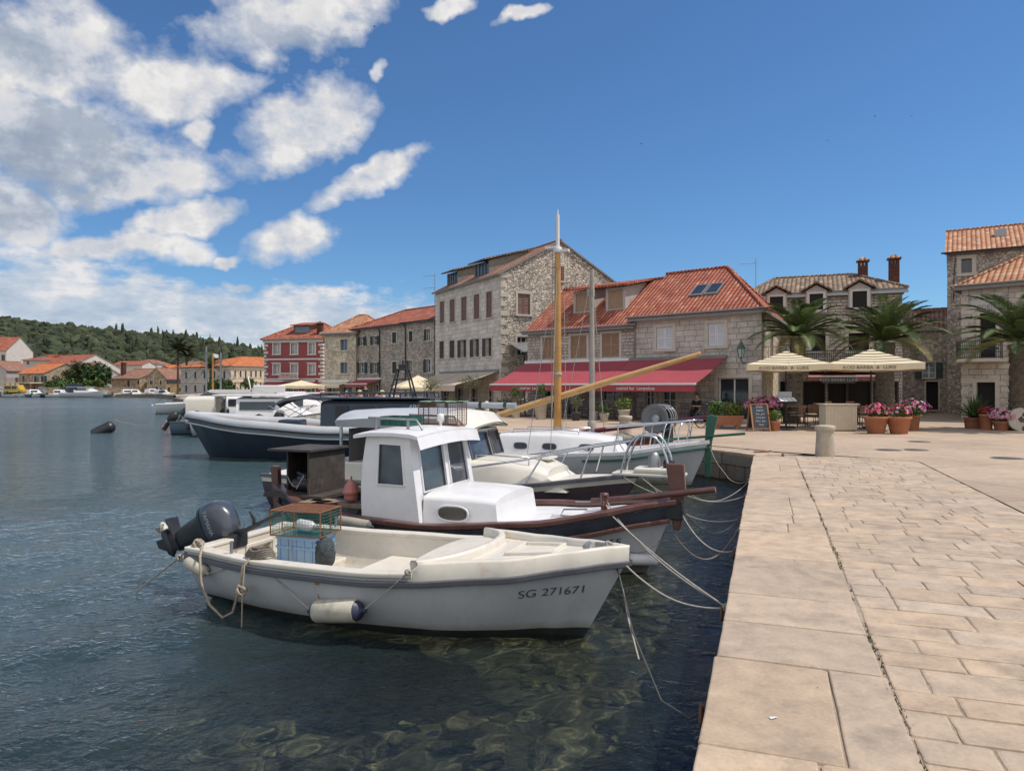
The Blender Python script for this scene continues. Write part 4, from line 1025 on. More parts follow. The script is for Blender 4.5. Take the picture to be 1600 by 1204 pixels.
# --- alley houses and the right hand houses
def right_houses():
    A = Vector((GX(1404, 44), 44, 0)); B = Vector((GX(1490, 42.5), 42.5, 0))
    H = House('stone_house', 'low shaded rubble house at the back of the alley with white cross window', A, B, 5, GZ(515, 43.5))
    H.win('front', 1441, 1462, 566, 591, st='plain', bars=(.35, .68), fw=.04); H.win('front', 1447, 1466, 596, 640, st='dark', fw=.08, glass=DARKIN, name='doorway')
    o = H.ops['front'][0]; o['st'] = 'open'; o['sm'] = SH_GREEN; o['leaves'] = (0, 1)
    H.walls(RUB_BROWN); H.roof(TILE_BROWN, 1.3, ov=.2)
    A = Vector((GX(1446, 60), 60, 0)); B = Vector((GX(1500, 60), 60, 0))
    H = House('stone_house', 'far house at the alley end with only its orange roof showing', A, B, 6, GZ(513, 60)); H.walls(RUB_BROWN); H.roof(TILE_ORANGE, 1.6, ov=.2)
    A = Vector((GX(1480, 42), 42, 0)); B = A+Vector((.845, -.535, 0))*9
    H = House('stone_house', 'tallest rubble house on the right with brown tile roof and single window', A, B, 8, GZ(396, 42))
    H.win('front', 1502, 1518.5, 404, 426.5, st='plain', fw=.22, bars=(), glass=GLASS, sash=EAVE)
    H.walls({'front': RUB_BROWN, 'right': RUB_BROWN, 'left': ASH_PALE, 'back': RUB_BROWN}, gable='x', rise=1.9); H.roof(TILE_SALMON, 1.9, ov=.25); H.gutter(IRON)
    a = solve_a(A, H.d, 1566); mb = MB(); sl = 1.9/4; mb.box(a-.3, a+.3, 2.0, 2.4, H.e+2*sl+.1, H.e+2*sl+.55); sk = mb.build('roof_vent', METAL, H.o)
    # near lower house: corner at px 1502
    C = Vector((GX(1502.5, 34), 34, 0)); E = Vector((GX(1600, 32.3), 32.3, 0)); E = C+(E-C)*1.9
    H = House('stone_house', 'pale stone corner house with iron balcony, dark doorway and painted wall lettering', C, E, 8, GZ(447, 34))
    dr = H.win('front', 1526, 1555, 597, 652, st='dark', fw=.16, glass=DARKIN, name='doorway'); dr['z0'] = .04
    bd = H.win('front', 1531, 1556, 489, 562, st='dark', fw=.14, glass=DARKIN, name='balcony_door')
    H.win('front', 1610, 1635, 500, 560, st='closed', sm=SH_GREEN)
    for a in (1.2, 3.0, 5.0):
        H.rect('left', H.D-a-.9, H.D-a, 3.2, 5.0, st='closed', sm=SH_BROWN); H.rect('left', H.D-a-.9, H.D-a, .3, 2.2, st='closed', sm=METAL)
    H.walls({'front': ASH_GREY, 'right': ASH_GREY, 'left': ASH_PALE, 'back': RUB_BROWN}); H.roof(TILE_SALMON, 2.6, hl=4.2, ov=.35); H.gutter(EAVE)
    mb = MB(); zc = GZ(563, 34)-QZ; mb.box(-.04, H.L, -.09, -.01, zc-.1, zc+.1); mb.build('string_course', TRIM, H.o)
    mb = MB()
    for k in range(11):
        w, w2 = (.5, .28) if k % 2 else (.28, .5); mb.box(-.025, w, -.025, w2, .1+k*.55, .36+k*.55)
    mb.build('quoins', TRIM, H.o, .01)
    a0, a1 = solve_a(C, H.d, 1517), solve_a(C, H.d, 1567); z0, z1 = GZ(487, 33.5)-QZ, GZ(459, 33.5)-QZ
    mb = MB(); H.front.box(mb, a0, a1, z0, z1, -.01, .02); pn = mb.build('painted_panel', pm('faded_limewash', (.50, .48, .46), .9, .12, 2, .2, 20, dirt=((.34, .31, .28), 2, .5, .6)), H.o)
    ink = pm('faded_sign_ink', (.17, .16, .16), .9, .2, 6)
    lettering('OVA  KUCA  NZ', H.o, pn, ((a0+a1)/2, -.024, z1-.30), (radians(90), 0, 0), .24, ink); lettering('ODRIZ', H.o, pn, ((a0+a1)/2, -.024, z0+.12), (radians(90), 0, 0), .27, ink)
    zb = GZ(561, 33.5)-QZ; a0, a1 = solve_a(C, H.d, 1501), solve_a(C, H.d, 1568)
    mb = MB(); mb.box(a0, a1, -.95, -.1, zb-.14, zb); bal = mb.build('balcony', TRIM, H.o)
    mb = MB(); n = 22
    for i in range(n+1):
        x = a0+.04+(a1-a0-.08)*i/n; mb.tube([(x, -.9, zb), (x, -.9, zb+.8)], .012, 4)
        if i < n: mb.lathe([(.055, -.006), (.055, .006)], (x+(a1-a0)/n/2, -.9, zb+.45), 8, M=Matrix.Rotation(pi/2, 3, 'X'))
    for z in (.06, .3, .6, .8): mb.tube([(a0, -.9, zb+z), (a1, -.9, zb+z)], .014, 4)
    for x in (a0, a1):
        for y in (-.2, -.4, -.6, -.8): mb.tube([(x, y, zb), (x, y, zb+.8)], .012, 4)
        mb.tube([(x, -.05, zb+.8), (x, -.9, zb+.8)], .014, 4)
    mb.build('railing', IRON, bal)
    return H
NEAR_R = right_houses()

# --- houses on the far shore (kept simple but each with walls, windows, roof)
def far_house(label, px0, px1, ye, Y, roofmat, wallmat, rise_px, depth=9, kind='x', hl=0, hr=0, turn=0, wins=(), base=None, name='far_house', chim=False, trim=TRIM, wmats=None, sm=None):
    A = Vector((GX(px0, Y), Y+turn, 0)); B = Vector((GX(px1, Y), Y-turn, 0))
    H = House(name, label, A, B, depth, GZ(ye, Y), QZ if base is None else base, 'house')
    for q in wins:
        kw = dict(st='dark', fw=.12, trim=trim)
        if len(q) > 4: kw.update(q[4])
        H.win(kw.pop('wall', 'front'), *q[:4], **kw)
    rise = rise_px/FPX*Y
    H.walls(wmats or wallmat, 0, gable=('y' if kind == 'y' else ('x' if not (hl or hr) else None)), rise=rise); H.roof(roofmat, rise, hl, hr, .35, kind)
    if chim: chimney(H.r, (H.L*.2, depth*.35, H.e+rise*.5), .8, .7, 2.2, BRICKR)
    return H
far_house('left edge far house with grey gable and pale upper wall', -26, 10, 547, 215, TILE_RED, PLASTERP, 22, 12, 'x', 0, 0, 0, [(2, 8, 554, 566)], base=4)
far_house('small grey far house cut off by the left edge', -30, 10, 578, 168, TILE_BROWN, PLASTER, 14, 9, 'y', wins=[(-8, -2, 584, 594)])
H = far_house('far house with bright orange roof and long terrace below', 20, 78, 583, 164, TILE_ORANGE, RUB_TAN, 15.5, 10, 'x', 0, 0, 2, [(34.5, 40, 587, 598), (53, 61, 587, 598), (64, 74, 587, 598), (24, 28, 590, 598), (30, 44, 604, 612), (52, 66, 604, 612)])
mb = MB(); mb.box(0, H.L, -3.2, -.02, 2.35, 2.6); tr = mb.build('terrace', PLASTERC, H.o)
mb = MB()
for k in range(6): mb.box(k*H.L/5-.1, k*H.L/5+.1, -3.1, -2.9, 0, 2.35)
for k in range(30): mb.tube([(k*H.L/29, -3.1, 2.6), (k*H.L/29, -3.1, 3.5)], .03, 4)
mb.tube([(0, -3.1, 3.5), (H.L, -3.1, 3.5)], .04, 4); mb.build('railing', SH_BROWN, tr)
far_house('far hip roofed house standing above the orange roofed terrace house', 36, 96, 562.5, 205, TILE_RED, PLASTER, 9, 10, 'x', 8, 8, 0, [(42, 46, 564, 569), (82, 86, 564, 569)], base=4)
far_house('far brown roofed house tucked right of the orange roofed terrace house', 70, 101, 579, 178, TILE_BROWN, PLASTER, 11, 9, 'x', 4, 5, 0, [(80, 94, 583, 586)])
far_house('far low house with only its red roof above the bushes', 112, 140, 566, 215, TILE_RED, PLASTER, 6, 8, 'x', 0, 0, 0, [(120, 124, 569, 573)], base=4)
far_house('far house with tall pale gable and red roof running right', 131, 168, 574, 190, TILE_RED, PLASTERP, 20, 15, 'y', 0, 0, -6, [(148, 151, 580, 587)], base=3)
far_house('far grey gabled house in front of the tall pale gable', 137, 176, 584, 176, TILE_BROWN, PLASTER, 18, 10, 'y', 0, 0, -3, [(153, 157, 571, 577)] if False else [(146, 150, 588, 594)])
far_house('far row house with red roof left of the palms', 176, 222, 570, 205, TILE_RED, PLASTERP, 6, 8, 'x', 0, 0, 0, [(190, 194, 572, 576)], base=4)
far_house('far pale house with weathered roof between two red roofs', 206, 246, 568, 225, TILE_BROWN, PLASTERP, 6.5, 8, 'x', 3, 3, 0, [(226, 230, 571, 575)], base=4)
H = far_house('long tan stone far house with a chimney, brown roof and gable to the right', 163, 229, 591, 166, TILE_BROWN, RUB_TAN, 15, 11, 'x', 0, 0, 3, [(171, 174, 594, 600), (192, 198, 594, 599, dict(glass=PLASTERY)), (198.5, 203, 594, 604), (214, 218, 594, 600), (180, 190, 604, 611)])
chimney(H.r, (1.6, 2.0, H.e+1.2), .9, .8, 2.6, BRICKR)
H = far_house('tan stone far house with its gable facing the harbour', 229, 259, 590, 163, TILE_BROWN, RUB_TAN, 15, 12, 'y', 0, 0, 0, [(234, 239, 594, 601), (249.5, 253, 594, 601), (242.5, 246, 582, 588) if False else (243, 247, 603.5, 612), (249, 254, 606, 612), (236, 242, 606, 612)], trim=TRIMW)
far_house('far house with orange hip roof behind the tan gable', 245, 278, 583, 182, TILE_ORANGE, PLASTERP, 13, 9, 'x', 4, 6, 0, [(256, 260, 585, 590), (264, 268, 585, 590), (271, 275, 585, 590)])
H = far_house('low yellow far building with dark ribbon window under a red awning', 259, 297, 593, 161, TILE_BROWN, PLASTERY, 3, 8, 'x', 0, 0, 0, [(260.5, 295, 595, 599.5), (262, 266, 605, 612), (280, 283, 606, 611)])
mb = MB(); mb.box(0, H.L, -1.0, -.05, GZ(595, 161)-QZ, GZ(594, 161)-QZ); mb.build('awning_strip', CANVAS_RED, H.o)
far_house('far pinkish house between the yellow building and the cream palace', 268, 300, 572, 200, TILE_BROWN, pm('pink_plaster', (.50, .38, .33), .85, .1, .8), 8, 9, 'x', 0, 0, 2, [(283, 287, 574, 579)], base=3)
# cream palace, shade on its side painted in as grey plaster
Y = 140
A = Vector((GX(361, 135), 135, 0)); B = A+Vector((.59, .81, 0))*24
H = House('palace', 'long cream two storey palace with arched windows and broad red hipped roof', A, B, 17.9, GZ(571.5, 135), QZ, 'building')
for a in (366, 374.5, 382.5, 391, 398.5, 406): H.win('front', a, a+2.6, 579, 589, st='dark', fw=.22, hood=True); H.win('front', a, a+2.6, 598, 608, st='dark', fw=.14)
for k in range(5): H.rect('left', 1.6+k*3.4, 2.5+k*3.4, 3.2, 4.6, st='dark', fw=.2); H.rect('left', 1.6+k*3.4, 2.5+k*3.4, .5, 1.9, st='dark', fw=.15)
H.walls({'front': PLASTERC, 'left': PLASTER, 'right': PLASTER, 'back': PLASTER}, 0); H.roof(TILE_ORANGE, 2.1, 8, 8, .4)
mb = MB(); mb.box(-.15, H.L, -.15, -.01, H.e-.55, H.e-.25); mb.box(-.15, -.01, -.01, 17.9, H.e-.55, H.e-.25); mb.box(-.12, H.L, -.12, -.01, 2.45, 2.65); mb.box(-.12, -.01, -.01, 17.9, 2.45, 2.65); mb.build('cornice', PLASTERC, H.o)
# ---------------------------------------------------------------- boats
GEL = pm('cream_gelcoat', (.66, .61, .53), .42, .06, 2.2, .08, 14, dirt=((.42, .31, .19), 3.5, .56, .5), coat=.12)
def hull_paint():
    m, nt, out = nt_new('white_hull_gelcoat'); g = G(nt); co = g.n('TexCoord').outputs['Object']; z = g.n('SeparateXYZ'); g.set(z.inputs[0], co); z = z.outputs[2]
    a = g.noise(co, 1.5, 5, .6); st = g.noise(g.mapping(co, sca=(5, 5, .7)), 2.2, 6, .7); sc_ = g.noise(g.mapping(co, sca=(1, 1, 7)), 6, 6, .75)
    c = g.ramp(a, [(.3, (.47, .48, .50)), (.7, (.58, .585, .595))])
    c = g.mix(g.rng(st, .57, .74, 0, .38), c, (.34, .31, .27))
    c = g.mix(g.rng(sc_, .63, .70, 0, .45), c, (.34, .34, .33))
    sl = g.math('ADD', z, g.math('MULTIPLY', g.math('SUBTRACT', g.noise(co, 3.5, 6, .7), .5), .16))
    c = g.mix(g.rng(sl, .05, .17, .75, 0), c, (.20, .19, .12))
    g.bsdf(out, c, g.rng(st, .4, .7, .28, .5), g.bump(a, .03, .02), spec=.5, coat=.2); return m
GELH = hull_paint(); MATS['white_hull_gelcoat'] = GELH
CABW = pm('white_cabin_paint', (.72, .71, .72), .45, .05, 3, .22, 10, dirt=((.48, .42, .36), 4, .60, .42), coat=.15, bd=.008)
ANTIF = pm('black_antifouling', (.022, .022, .024), .6, .3, 6, .2, 20, dirt=((.07, .075, .06), 4, .55, .7))
RUBR = pm('grey_rubber', (.10, .10, .115), .55, .15, 8, .1, 30)
BROWNP = pm('brown_gloss_paint', (.12, .052, .042), .4, .25, 6, .12, 25, dirt=((.20, .13, .10), 5, .6, .5), coat=.15)
NAVY = pm('navy_paint', (.024, .036, .058), .38, .15, 2, .04, 10, coat=.2)
DARKBAND = pm('slate_band_paint', (.05, .058, .075), .4, .2, 4, .08, 20)
CREAMB = pm('cream_boat_paint', (.70, .665, .59), .4, .05, 2, .05, 10, coat=.2)
PURPLE = pm('dull_purple_paint', (.085, .055, .07), .45, .2, 3, .06, 14, dirt=((.16, .08, .07), 2.5, .6, .5))
STEEL = pm('stainless_steel', (.62, .62, .64), .22, .05, 8, .0, metal=1)
ROPE = pm('weathered_rope', (.40, .33, .26), .9, .25, 30, .6, 160, spec=.1)
ROPEW = pm('pale_rope', (.43, .39, .34), .9, .2, 30, .6, 160, spec=.1)
ROPED = pm('dark_wet_rope', (.08, .08, .075), .85, .25, 30, .5, 160)
BLACKP = pm('black_plastic', (.022, .023, .027), .42, .2, 6, .05, 30)
COWL = pm('outboard_cowling', (.055, .065, .085), .28, .15, 3, .03, 20, coat=.3)
RUST = pm('rusty_wire', (.22, .095, .05), .85, .3, 20, .3, 80)
WOODV = pm('varnished_wood', (.50, .24, .055), .32, .15, 4, .06, 30, coat=.4)
WOODY = pm('yellow_spar_wood', (.56, .33, .12), .4, .15, 4, .06, 30, coat=.3)
WOODG = pm('grey_spar_wood', (.34, .31, .28), .7, .2, 5, .15, 30)
WOODOLD = pm('old_plank_wood', (.25, .18, .13), .85, .3, 6, .35, 30)
FENDW = pm('dirty_fender_vinyl', (.50, .46, .38), .5, .15, 5, .1, 25, dirt=((.25, .24, .15), 6, .52, .6))
FENDB = pm('navy_fender_end', (.03, .035, .07), .45, .2, 6, .05)
GREENP = pm('green_gloss_paint', (.022, .10, .07), .4, .2, 5, .08, 20, coat=.2)
def boatglass():
    m, nt, out = nt_new('boat_window'); g = G(nt)
    co = g.n('TexCoord').outputs['Object']; n = g.noise(co, 2.5, 4, .6)
    g.bsdf(out, g.ramp(n, [(.3, (.035, .045, .06)), (.7, (.10, .115, .135))]), g.rng(g.noise(co, 9, 5, .7), .4, .7, .05, .25), spec=.8); return m
BGLASS = boatglass()

def lerp(a, b, t): return a+(b-a)*t
def interp(T, x):
    if x <= T[0][0]: return T[0][1]
    for (a, ya), (b, yb) in zip(T[:-1], T[1:]):
        if x <= b:
            t = (x-a)/(b-a); t = t*t*(3-2*t)*.5+t*.5
            return ya+(yb-ya)*t
    return T[-1][1]
class Hull:
    """lofted hull: beam(s), sheer(s), keel(s), vee(s); x from 0 (stern) to L (stem head); waterline z = 0"""
    def __init__(h, L, beam, sheer, keel, vee, rake=.35, srake=0, fl=.75):
        h.L, h.beam, h.sheer, h.keel, h.vee, h.rake, h.srake, h.fl = L, beam, sheer, keel, vee, rake, srake, fl
    def pt(h, s, t, side=-1):
        b = interp(h.beam, s); zs = interp(h.sheer, s); zk = interp(h.keel, s); v = interp(h.vee, s)
        a = t*pi/2
        y = b*((1-v)*sin(a)**h.fl+v*t**.85); z = zk+(zs-zk)*((1-v)*(1-cos(a))**.9+v*t)
        w = max(0, (s-.55)/.45)**2; w0 = max(0, (.3-s)/.3)**2
        zt = interp(h.sheer, 1)
        x = h.L*s-h.rake*w*(1-min(1, max(-.6, z/zt)))*1.0+h.srake*w0*(1-min(1, max(-.6, z/interp(h.sheer, 0))))
        return Vector((x, side*y, z))
    def tz(h, s, z):
        lo, hi = 0, 1
        for _ in range(26):
            m = (lo+hi)/2
            if h.pt(s, m).z < z: lo = m
            else: hi = m
        return (lo+hi)/2
    def at(h, x, z, side=-1):
        lo, hi = 0, 1
        for _ in range(26):
            m = (lo+hi)/2
            if h.pt(m, h.tz(m, z)).x < x: lo = m
            else: hi = m
        s = (lo+hi)/2; return h.pt(s, h.tz(s, z), side)
    def rail(h, off_y, dz, s0=0, s1=1, n=40, side=-1):
        out = []
        for i in range(n+1):
            s = s0+(s1-s0)*i/n; p = h.pt(s, 1, side); p.y += side*off_y*min(1, abs(p.y)*6+.15); p.z += dz; out.append(p)
        return out
    def shell(h, mb, bands, ns=44, lower=4):
        """bands: list of (z or None for sheer, material) bottom up; z may be callable(s)"""
        for side in (-1, 1):
            prev = None
            for z, mi in bands:
                rows = []
                for i in range(ns+1):
                    s = i/ns; s = 1-(1-s)**1.25
                    t1 = 1 if z is None else min(1, h.tz(s, z(s) if callable(z) else z))
                    t0 = 0 if prev is None else min(t1, h.tz(s, prev(s) if callable(prev) else prev))
                    k = 7
                    rows.append([h.pt(s, t0+(t1-t0)*j/k, side) for j in range(k+1)])
                if side == -1: rows = [list(r) for r in rows]
                else: rows = [list(reversed(r)) for r in rows]
                mb.grid(rows, mi, True); prev = z
        # transom
        if interp(h.beam, 0) > .03:
            prev = None
            for z, mi in bands:
                t1 = 1 if z is None else h.tz(0, z(0) if callable(z) else z)
                t0 = 0 if prev is None else h.tz(0, prev(0) if callable(prev) else prev)
                rows = [[h.pt(0, t0+(t1-t0)*j/6, -1), h.pt(0, t0+(t1-t0)*j/6, 1)] for j in range(7)]
                mb.grid(rows, mi, False); prev = z
    def inner(h, mb, th, zf, s0, s1, mi=0, n=30, top=0):
        """gunwale cap, inner skin and sole between s0 and s1"""
        for side in (-1, 1):
            rows = []
            for i in range(n+1):
                s = lerp(s0, s1, i/n); p = h.pt(s, 1, side); b = max(.0, abs(p.y)-th)
                tf = h.tz(s, zf); bf = max(0, abs(h.pt(s, tf).y)-th)
                xin = min(max(p.x, th), h.L)
                r = [p+Vector((0, 0, top)), Vector((xin, side*b, p.z+top))]
                for q in (.25, .5, .75, 1):
                    zz = lerp(p.z+top, zf, q); r.append(Vector((xin, side*max(0, min(b, abs(h.pt(s, h.tz(s, min(zz, p.z))).y)-th)), zz)))
                rows.append(r if side == 1 else list(reversed(r)))
            mb.grid(rows, mi, False)
        rows = []
        for i in range(n+1):
            s = lerp(s0, s1, i/n); p = h.pt(s, 1); b = max(0, abs(p.y)-th); bf = max(0, min(b, abs(h.pt(s, h.tz(s, zf)).y)-th))
            rows.append([Vector((min(max(p.x, th), h.L), -bf, zf)), Vector((min(max(p.x, th), h.L), bf, zf))])
        mb.grid(rows, mi, False)
    def deck(h, mb, s0, s1, dz, camber=.04, mi=0, n=26, inset=.0, flip=False):
        rows = []
        for i in range(n+1):
            s = lerp(s0, s1, i/n); p = h.pt(s, 1); b = max(0.0, abs(p.y)-inset)
            rows.append([Vector((p.x, b*k/5, p.z+dz+camber*(1-(k/5)**2)*min(1, b*2))) for k in range(-5, 6)])
        mb.grid(rows, mi, True)
def strake(mb, pts, w, hgt, mi=0):
    """rectangular moulding along a path, w sideways (y), hgt up"""
    rows = []
    for i, p in enumerate(pts):
        p = Vector(p); d = (Vector(pts[min(i+1, len(pts)-1)])-Vector(pts[max(0, i-1)])); d.z = 0; d.normalize(); y = Vector((-d.y, d.x, 0))
        rows.append([p-y*w/2+Vector((0, 0, -hgt/2)), p+y*w/2+Vector((0, 0, -hgt/2)), p+y*w/2+Vector((0, 0, hgt/2)), p-y*w/2+Vector((0, 0, hgt/2))])
    mb.grid(rows, mi, False, True); mb.add(rows[0], [(0, 1, 2, 3)], mi); mb.add(rows[-1], [(3, 2, 1, 0)], mi)
def hull_box(mb, h, x0, x1, z0, z1, y0, y1, th=.09):
    def cl(x, z, y):
        b = max(.02, abs(h.at(x, z).y)-th); return max(-b, min(b, y))
    mb.hexa([(x0, cl(x0, z0, y0), z0), (x1, cl(x1, z0, y0), z0), (x1, cl(x1, z0, y1), z0), (x0, cl(x0, z0, y1), z0), (x0, cl(x0, z1, y0), z1), (x1, cl(x1, z1, y0), z1), (x1, cl(x1, z1, y1), z1), (x0, cl(x0, z1, y1), z1)])
def hoop(p0, p1, top, n=10, bulge=.9):
    p0, p1 = Vector(p0), Vector(p1); out = []
    for i in range(n+1):
        t = i/n; out.append(p0.lerp(p1, t)+Vector((0, 0, top*(1-abs(2*t-1)**3.2))))
    return out
def sag(a, b, drop, n=18, wob=0):
    a, b = Vector(a), Vector(b); out = []
    for i in range(n+1):
        t = i/n; p = a.lerp(b, t); p.z -= drop*4*t*(1-t)
        if wob: p += Vector((mnoise.noise(Vector((t*4, a.x, 1)))*wob, mnoise.noise(Vector((t*4, a.y, 5)))*wob, 0))*(4*t*(1-t))
        out.append(p)
    return out
BRZ = radians(-22.0); BD = Vector((.927, -.375, 0)); BP = Vector((-.375, -.927, 0))   # bow direction, direction of the near (-y) side
def bw(o, x, y, z): return o+BD*x+Vector((.375, .927, 0))*y+Vector((0, 0, z))

# --- boat 1: small open motorboat in front
B1O = Vector((-3.11, 8.09, 0))
H1 = Hull(4.5, [(0, .74), (.2, .86), (.45, .90), (.62, .84), (.78, .60), (.9, .30), (.97, .10), (1, .02)],
          [(0, .60), (.25, .575), (.5, .59), (.75, .66), (1, .775)], [(0, -.10), (.3, -.26), (.7, -.28), (.92, -.2), (1, -.05)], [(0, .1), (.4, .12), (.7, .35), (.88, .75), (1, .95)], rake=.42)
def boat1():
    t = thing('motorboat', 'small cream open motorboat nearest the camera with registration SG 271671 and tilted outboard', 'boat', B1O, BRZ)
    mb = MB(); H1.shell(mb, [(.085, 1), (None, 0)]); hull = mb.build('hull', [GELH, ANTIF], t)
    mb = MB(); H1.inner(mb, .11, .12, 0.0, .66); mb.build('cockpit_liner', GEL, t)
    # transom top cap
    mb = MB(); hull_box(mb, H1, .01, .11, .12, .585, -.74, .74, .03); mb.box(-.015, .12, -.75, .75, .585, .622); mb.build('transom', GEL, t, .01)
    # gunwale cap: broad rounded moulding, and the raised bulwark round the foredeck
    mb = MB()
    for sd in (-1, 1): strake(mb, H1.rail(-.05, .012, 0, .61, 26, sd), .15, .05)
    mb.build('gunwale', GEL, t, .018, 3)
    s0 = .60
    mb = MB(); H1.deck(mb, s0-.03, 1, .035, .05, inset=.04)
    mb.build('foredeck', GEL, t)
    mb = MB()
    n = 44; rows = []
    for sd in (-1, 1):
        rows = []
        for i in range(n+1):
            s = s0+(1-s0)*i/n; p = H1.pt(s, 1, sd); e = min(1, i/3); hgt = .035+.085*e*(1-.25*i/n); b = abs(p.y)
            rows.append([Vector((p.x, sd*(b+.005), p.z-.06)), Vector((p.x, sd*(b+.0), p.z+hgt-.02)), Vector((p.x, sd*max(0, b-.02), p.z+hgt)), Vector((p.x, sd*max(0, b-.07), p.z+hgt)), Vector((p.x, sd*max(0, b-.085), p.z+hgt-.02)), Vector((p.x, sd*max(0, b-.09), p.z+.02))])
        mb.grid(rows if sd == 1 else [list(reversed(r)) for r in rows], 0, True)
    # curved rear coaming of the foredeck
    arc = []
    for i in range(25):
        q = -1+2*i/24; b = abs(H1.pt(s0, 1).y)-.04; arc.append(Vector((s0*4.5+.03+.42*(1-q*q)**.7, q*b, .64+.05*(1-q*q))))
    rows = []
    for p in arc:
        rows.append([Vector((p.x-.035, math.copysign(min(abs(p.y), max(0, abs(H1.at(p.x-.035, .2).y)-.07)), p.y), .14)), Vector((p.x-.035, math.copysign(min(abs(p.y), max(0, abs(H1.at(p.x-.035, .42).y)-.05)), p.y), .42)), p+Vector((-.035, 0, .095)), p+Vector((-.02, 0, .115)), p+Vector((.03, 0, .115)), p+Vector((.045, 0, .095)), p+Vector((.05, 0, -.02))])
    mb.grid(rows, 0, True)
    mb.build('foredeck_bulwark', GEL, t)
    mb = MB(); hz_ = .76
    x0, x1 = 3.42, 3.80
    for q in (-1, 1): mb.prism([(x0, q*.24-.02*q, hz_-.06), (x1, q*.19-.02*q, hz_-.03), (x1, q*.19+.02*q, hz_-.03), (x0, q*.24+.02*q, hz_-.06)], (0, 0, .07))
    mb.prism([(x0-.04, -.26, hz_-.06), (x0, -.26, hz_-.06), (x0, .26, hz_-.06), (x0-.04, .26, hz_-.06)], (0, 0, .07)); mb.prism([(x1, -.21, hz_-.03), (x1+.04, -.21, hz_-.03), (x1+.04, .21, hz_-.03), (x1, .21, hz_-.03)], (0, 0, .07))
    ht = mb.build('hatch_coaming', GEL, t, .008)
    mb = MB(); mb.add([(x0, -.22, hz_-.035), (x1, -.17, hz_-.005), (x1, .17, hz_-.005), (x0, .22, hz_-.035)], [(0, 1, 2, 3)]); mb.build('hatch_opening', DARKIN, ht)
    mb = MB()
    for sd in (-1, 1): strake(mb, [p+Vector((0, 0, -.035)) for p in H1.rail(.018, -.03, 0, 1, 44, sd)], .045, .055)
    mb.box(-.04, 0, -.75, .75, .51, .565)
    mb.build('rub_rail', RUBR, t, .01)
    # thwarts and lockers
    mb = MB(); hull_box(mb, H1, 1.55, 2.0, .14, .36, -.9, .9); mb.build('centre_thwart', GEL, t, .03, 3)
    mb = MB(); hull_box(mb, H1, 2.0, 2.62, .13, .22, -.2, .8); mb.build('engine_locker', GEL, t, .03, 3)
    mb = MB(); hull_box(mb, H1, .11, .55, .14, .34, -.9, .9); mb.build('stern_thwart', GEL, t, .03, 3)
    mb = MB(); hull_box(mb, H1, .55, 1.55, .14, .30, -.9, -.42); mb.build('side_locker', GEL, t, .03, 3)
    mb = MB()
    mb.box(.11, .135, -.02, .42, .32, .52); lk = mb.build('transom_pocket', GEL, t, .012, 2)
    mb = MB(); mb.quad((.137, .04, .38), (.137, .36, .38), (.137, .36, .48), (.137, .04, .48)); mb.build('pocket_opening', pm('shaded_locker', (.36, .27, .18), .8), lk)
    mb = MB()      # thole pins
    for x, sd in ((.62, -1), (1.0, -1), (.75, 1)): p = H1.pt(x/4.5, 1, sd); mb.tube([p+Vector((0, -sd*.06, 0)), p+Vector((0, -sd*.06, .16))], .016, 8)
    mb.build('thole_pins', METAL, t)
    # rudder hangings: stem fitting
    mb = MB(); mb.box(4.18, 4.34, -.02, .02, .80, .875); mb.tube([(4.1, -.09, .845), (4.1, .09, .845)], .02, 6); mb.tube([(4.1, -.05, .74), (4.1, -.05, .845)], .014, 6); mb.tube([(4.1, .05, .74), (4.1, .05, .845)], .014, 6); mb.build('bow_cleat', METAL, t)
    # registration number laid on the hull skin
    ink = pm('registration_ink', (.05, .085, .10), .7, .35, 14)
    for sd in (-1,):
        def wf(co):
            p = H1.at(3.86+co.x-.02*co.y, .43+co.x*.05+co.y, sd); return Vector((p.x, p.y+sd*.009+sd*co.z*.2, p.z))
        lettering('SG 271671', t, hull, None, None, .105, ink, shear=.25, name='registration', warp=wf, ext=.001, sx=1.15)
    mb = MB(); p = H1.at(1.75, .47, -1)
    st = [H1.at(x, z, -1)+Vector((0, -.003, 0)) for x, z in ((1.72, .50), (1.78, .50), (1.765, .30), (1.75, .26), (1.73, .32))]
    mb.add(st, [(0, 1, 2, 3, 4)]); mb.build('rust_stain', pm('rust_stain', (.42, .24, .10), .7, .2, 8), hull)
    # outboard, tilted up on the transom
    ob = MB()
    def P2(x, z): return Vector((x, 0, z))
    # clamp bracket
    ob.box(-.30, .13, -.11, .11, .50, .66); ob.box(-.10, -.02, -.08, .08, .34, .5)
    br = ob.build('outboard_motor', BLACKP, t, .02)
    br.location = (0, -.10, 0)
    ang = radians(64)          # tilt of the leg from vertical
    M = Matrix.Translation((-.40, -.02, .61)) @ Matrix.Rotation(ang, 4, 'Y') @ Matrix.Scale(.9, 4)
    def loft(secs, mi=0, n=20, mb=None):
        rows = []
        for z, cx, rx, ry, pw in secs:
            r = []
            for k in range(n):
                a = 2*pi*k/n; c_, s_ = cos(a), sin(a)
                r.append(M @ Vector((cx+rx*math.copysign(abs(c_)**pw, c_), ry*math.copysign(abs(s_)**pw, s_), z)))
            rows.append(r)
        mb.grid(rows, mi, True, True); mb.add(rows[0], [tuple(range(n-1, -1, -1))], mi); mb.add(rows[-1], [tuple(range(n))], mi)
    c1 = MB(); loft([(.12, -.06, .20, .125, .7), (.16, -.07, .25, .15, .7), (.24, -.07, .265, .165, .65), (.36, -.06, .26, .168, .62), (.45, -.04, .235, .155, .62), (.52, -.02, .17, .11, .7), (.545, -.01, .08, .05, 1)], mb=c1)
    cw = c1.build('cowling', COWL, br)
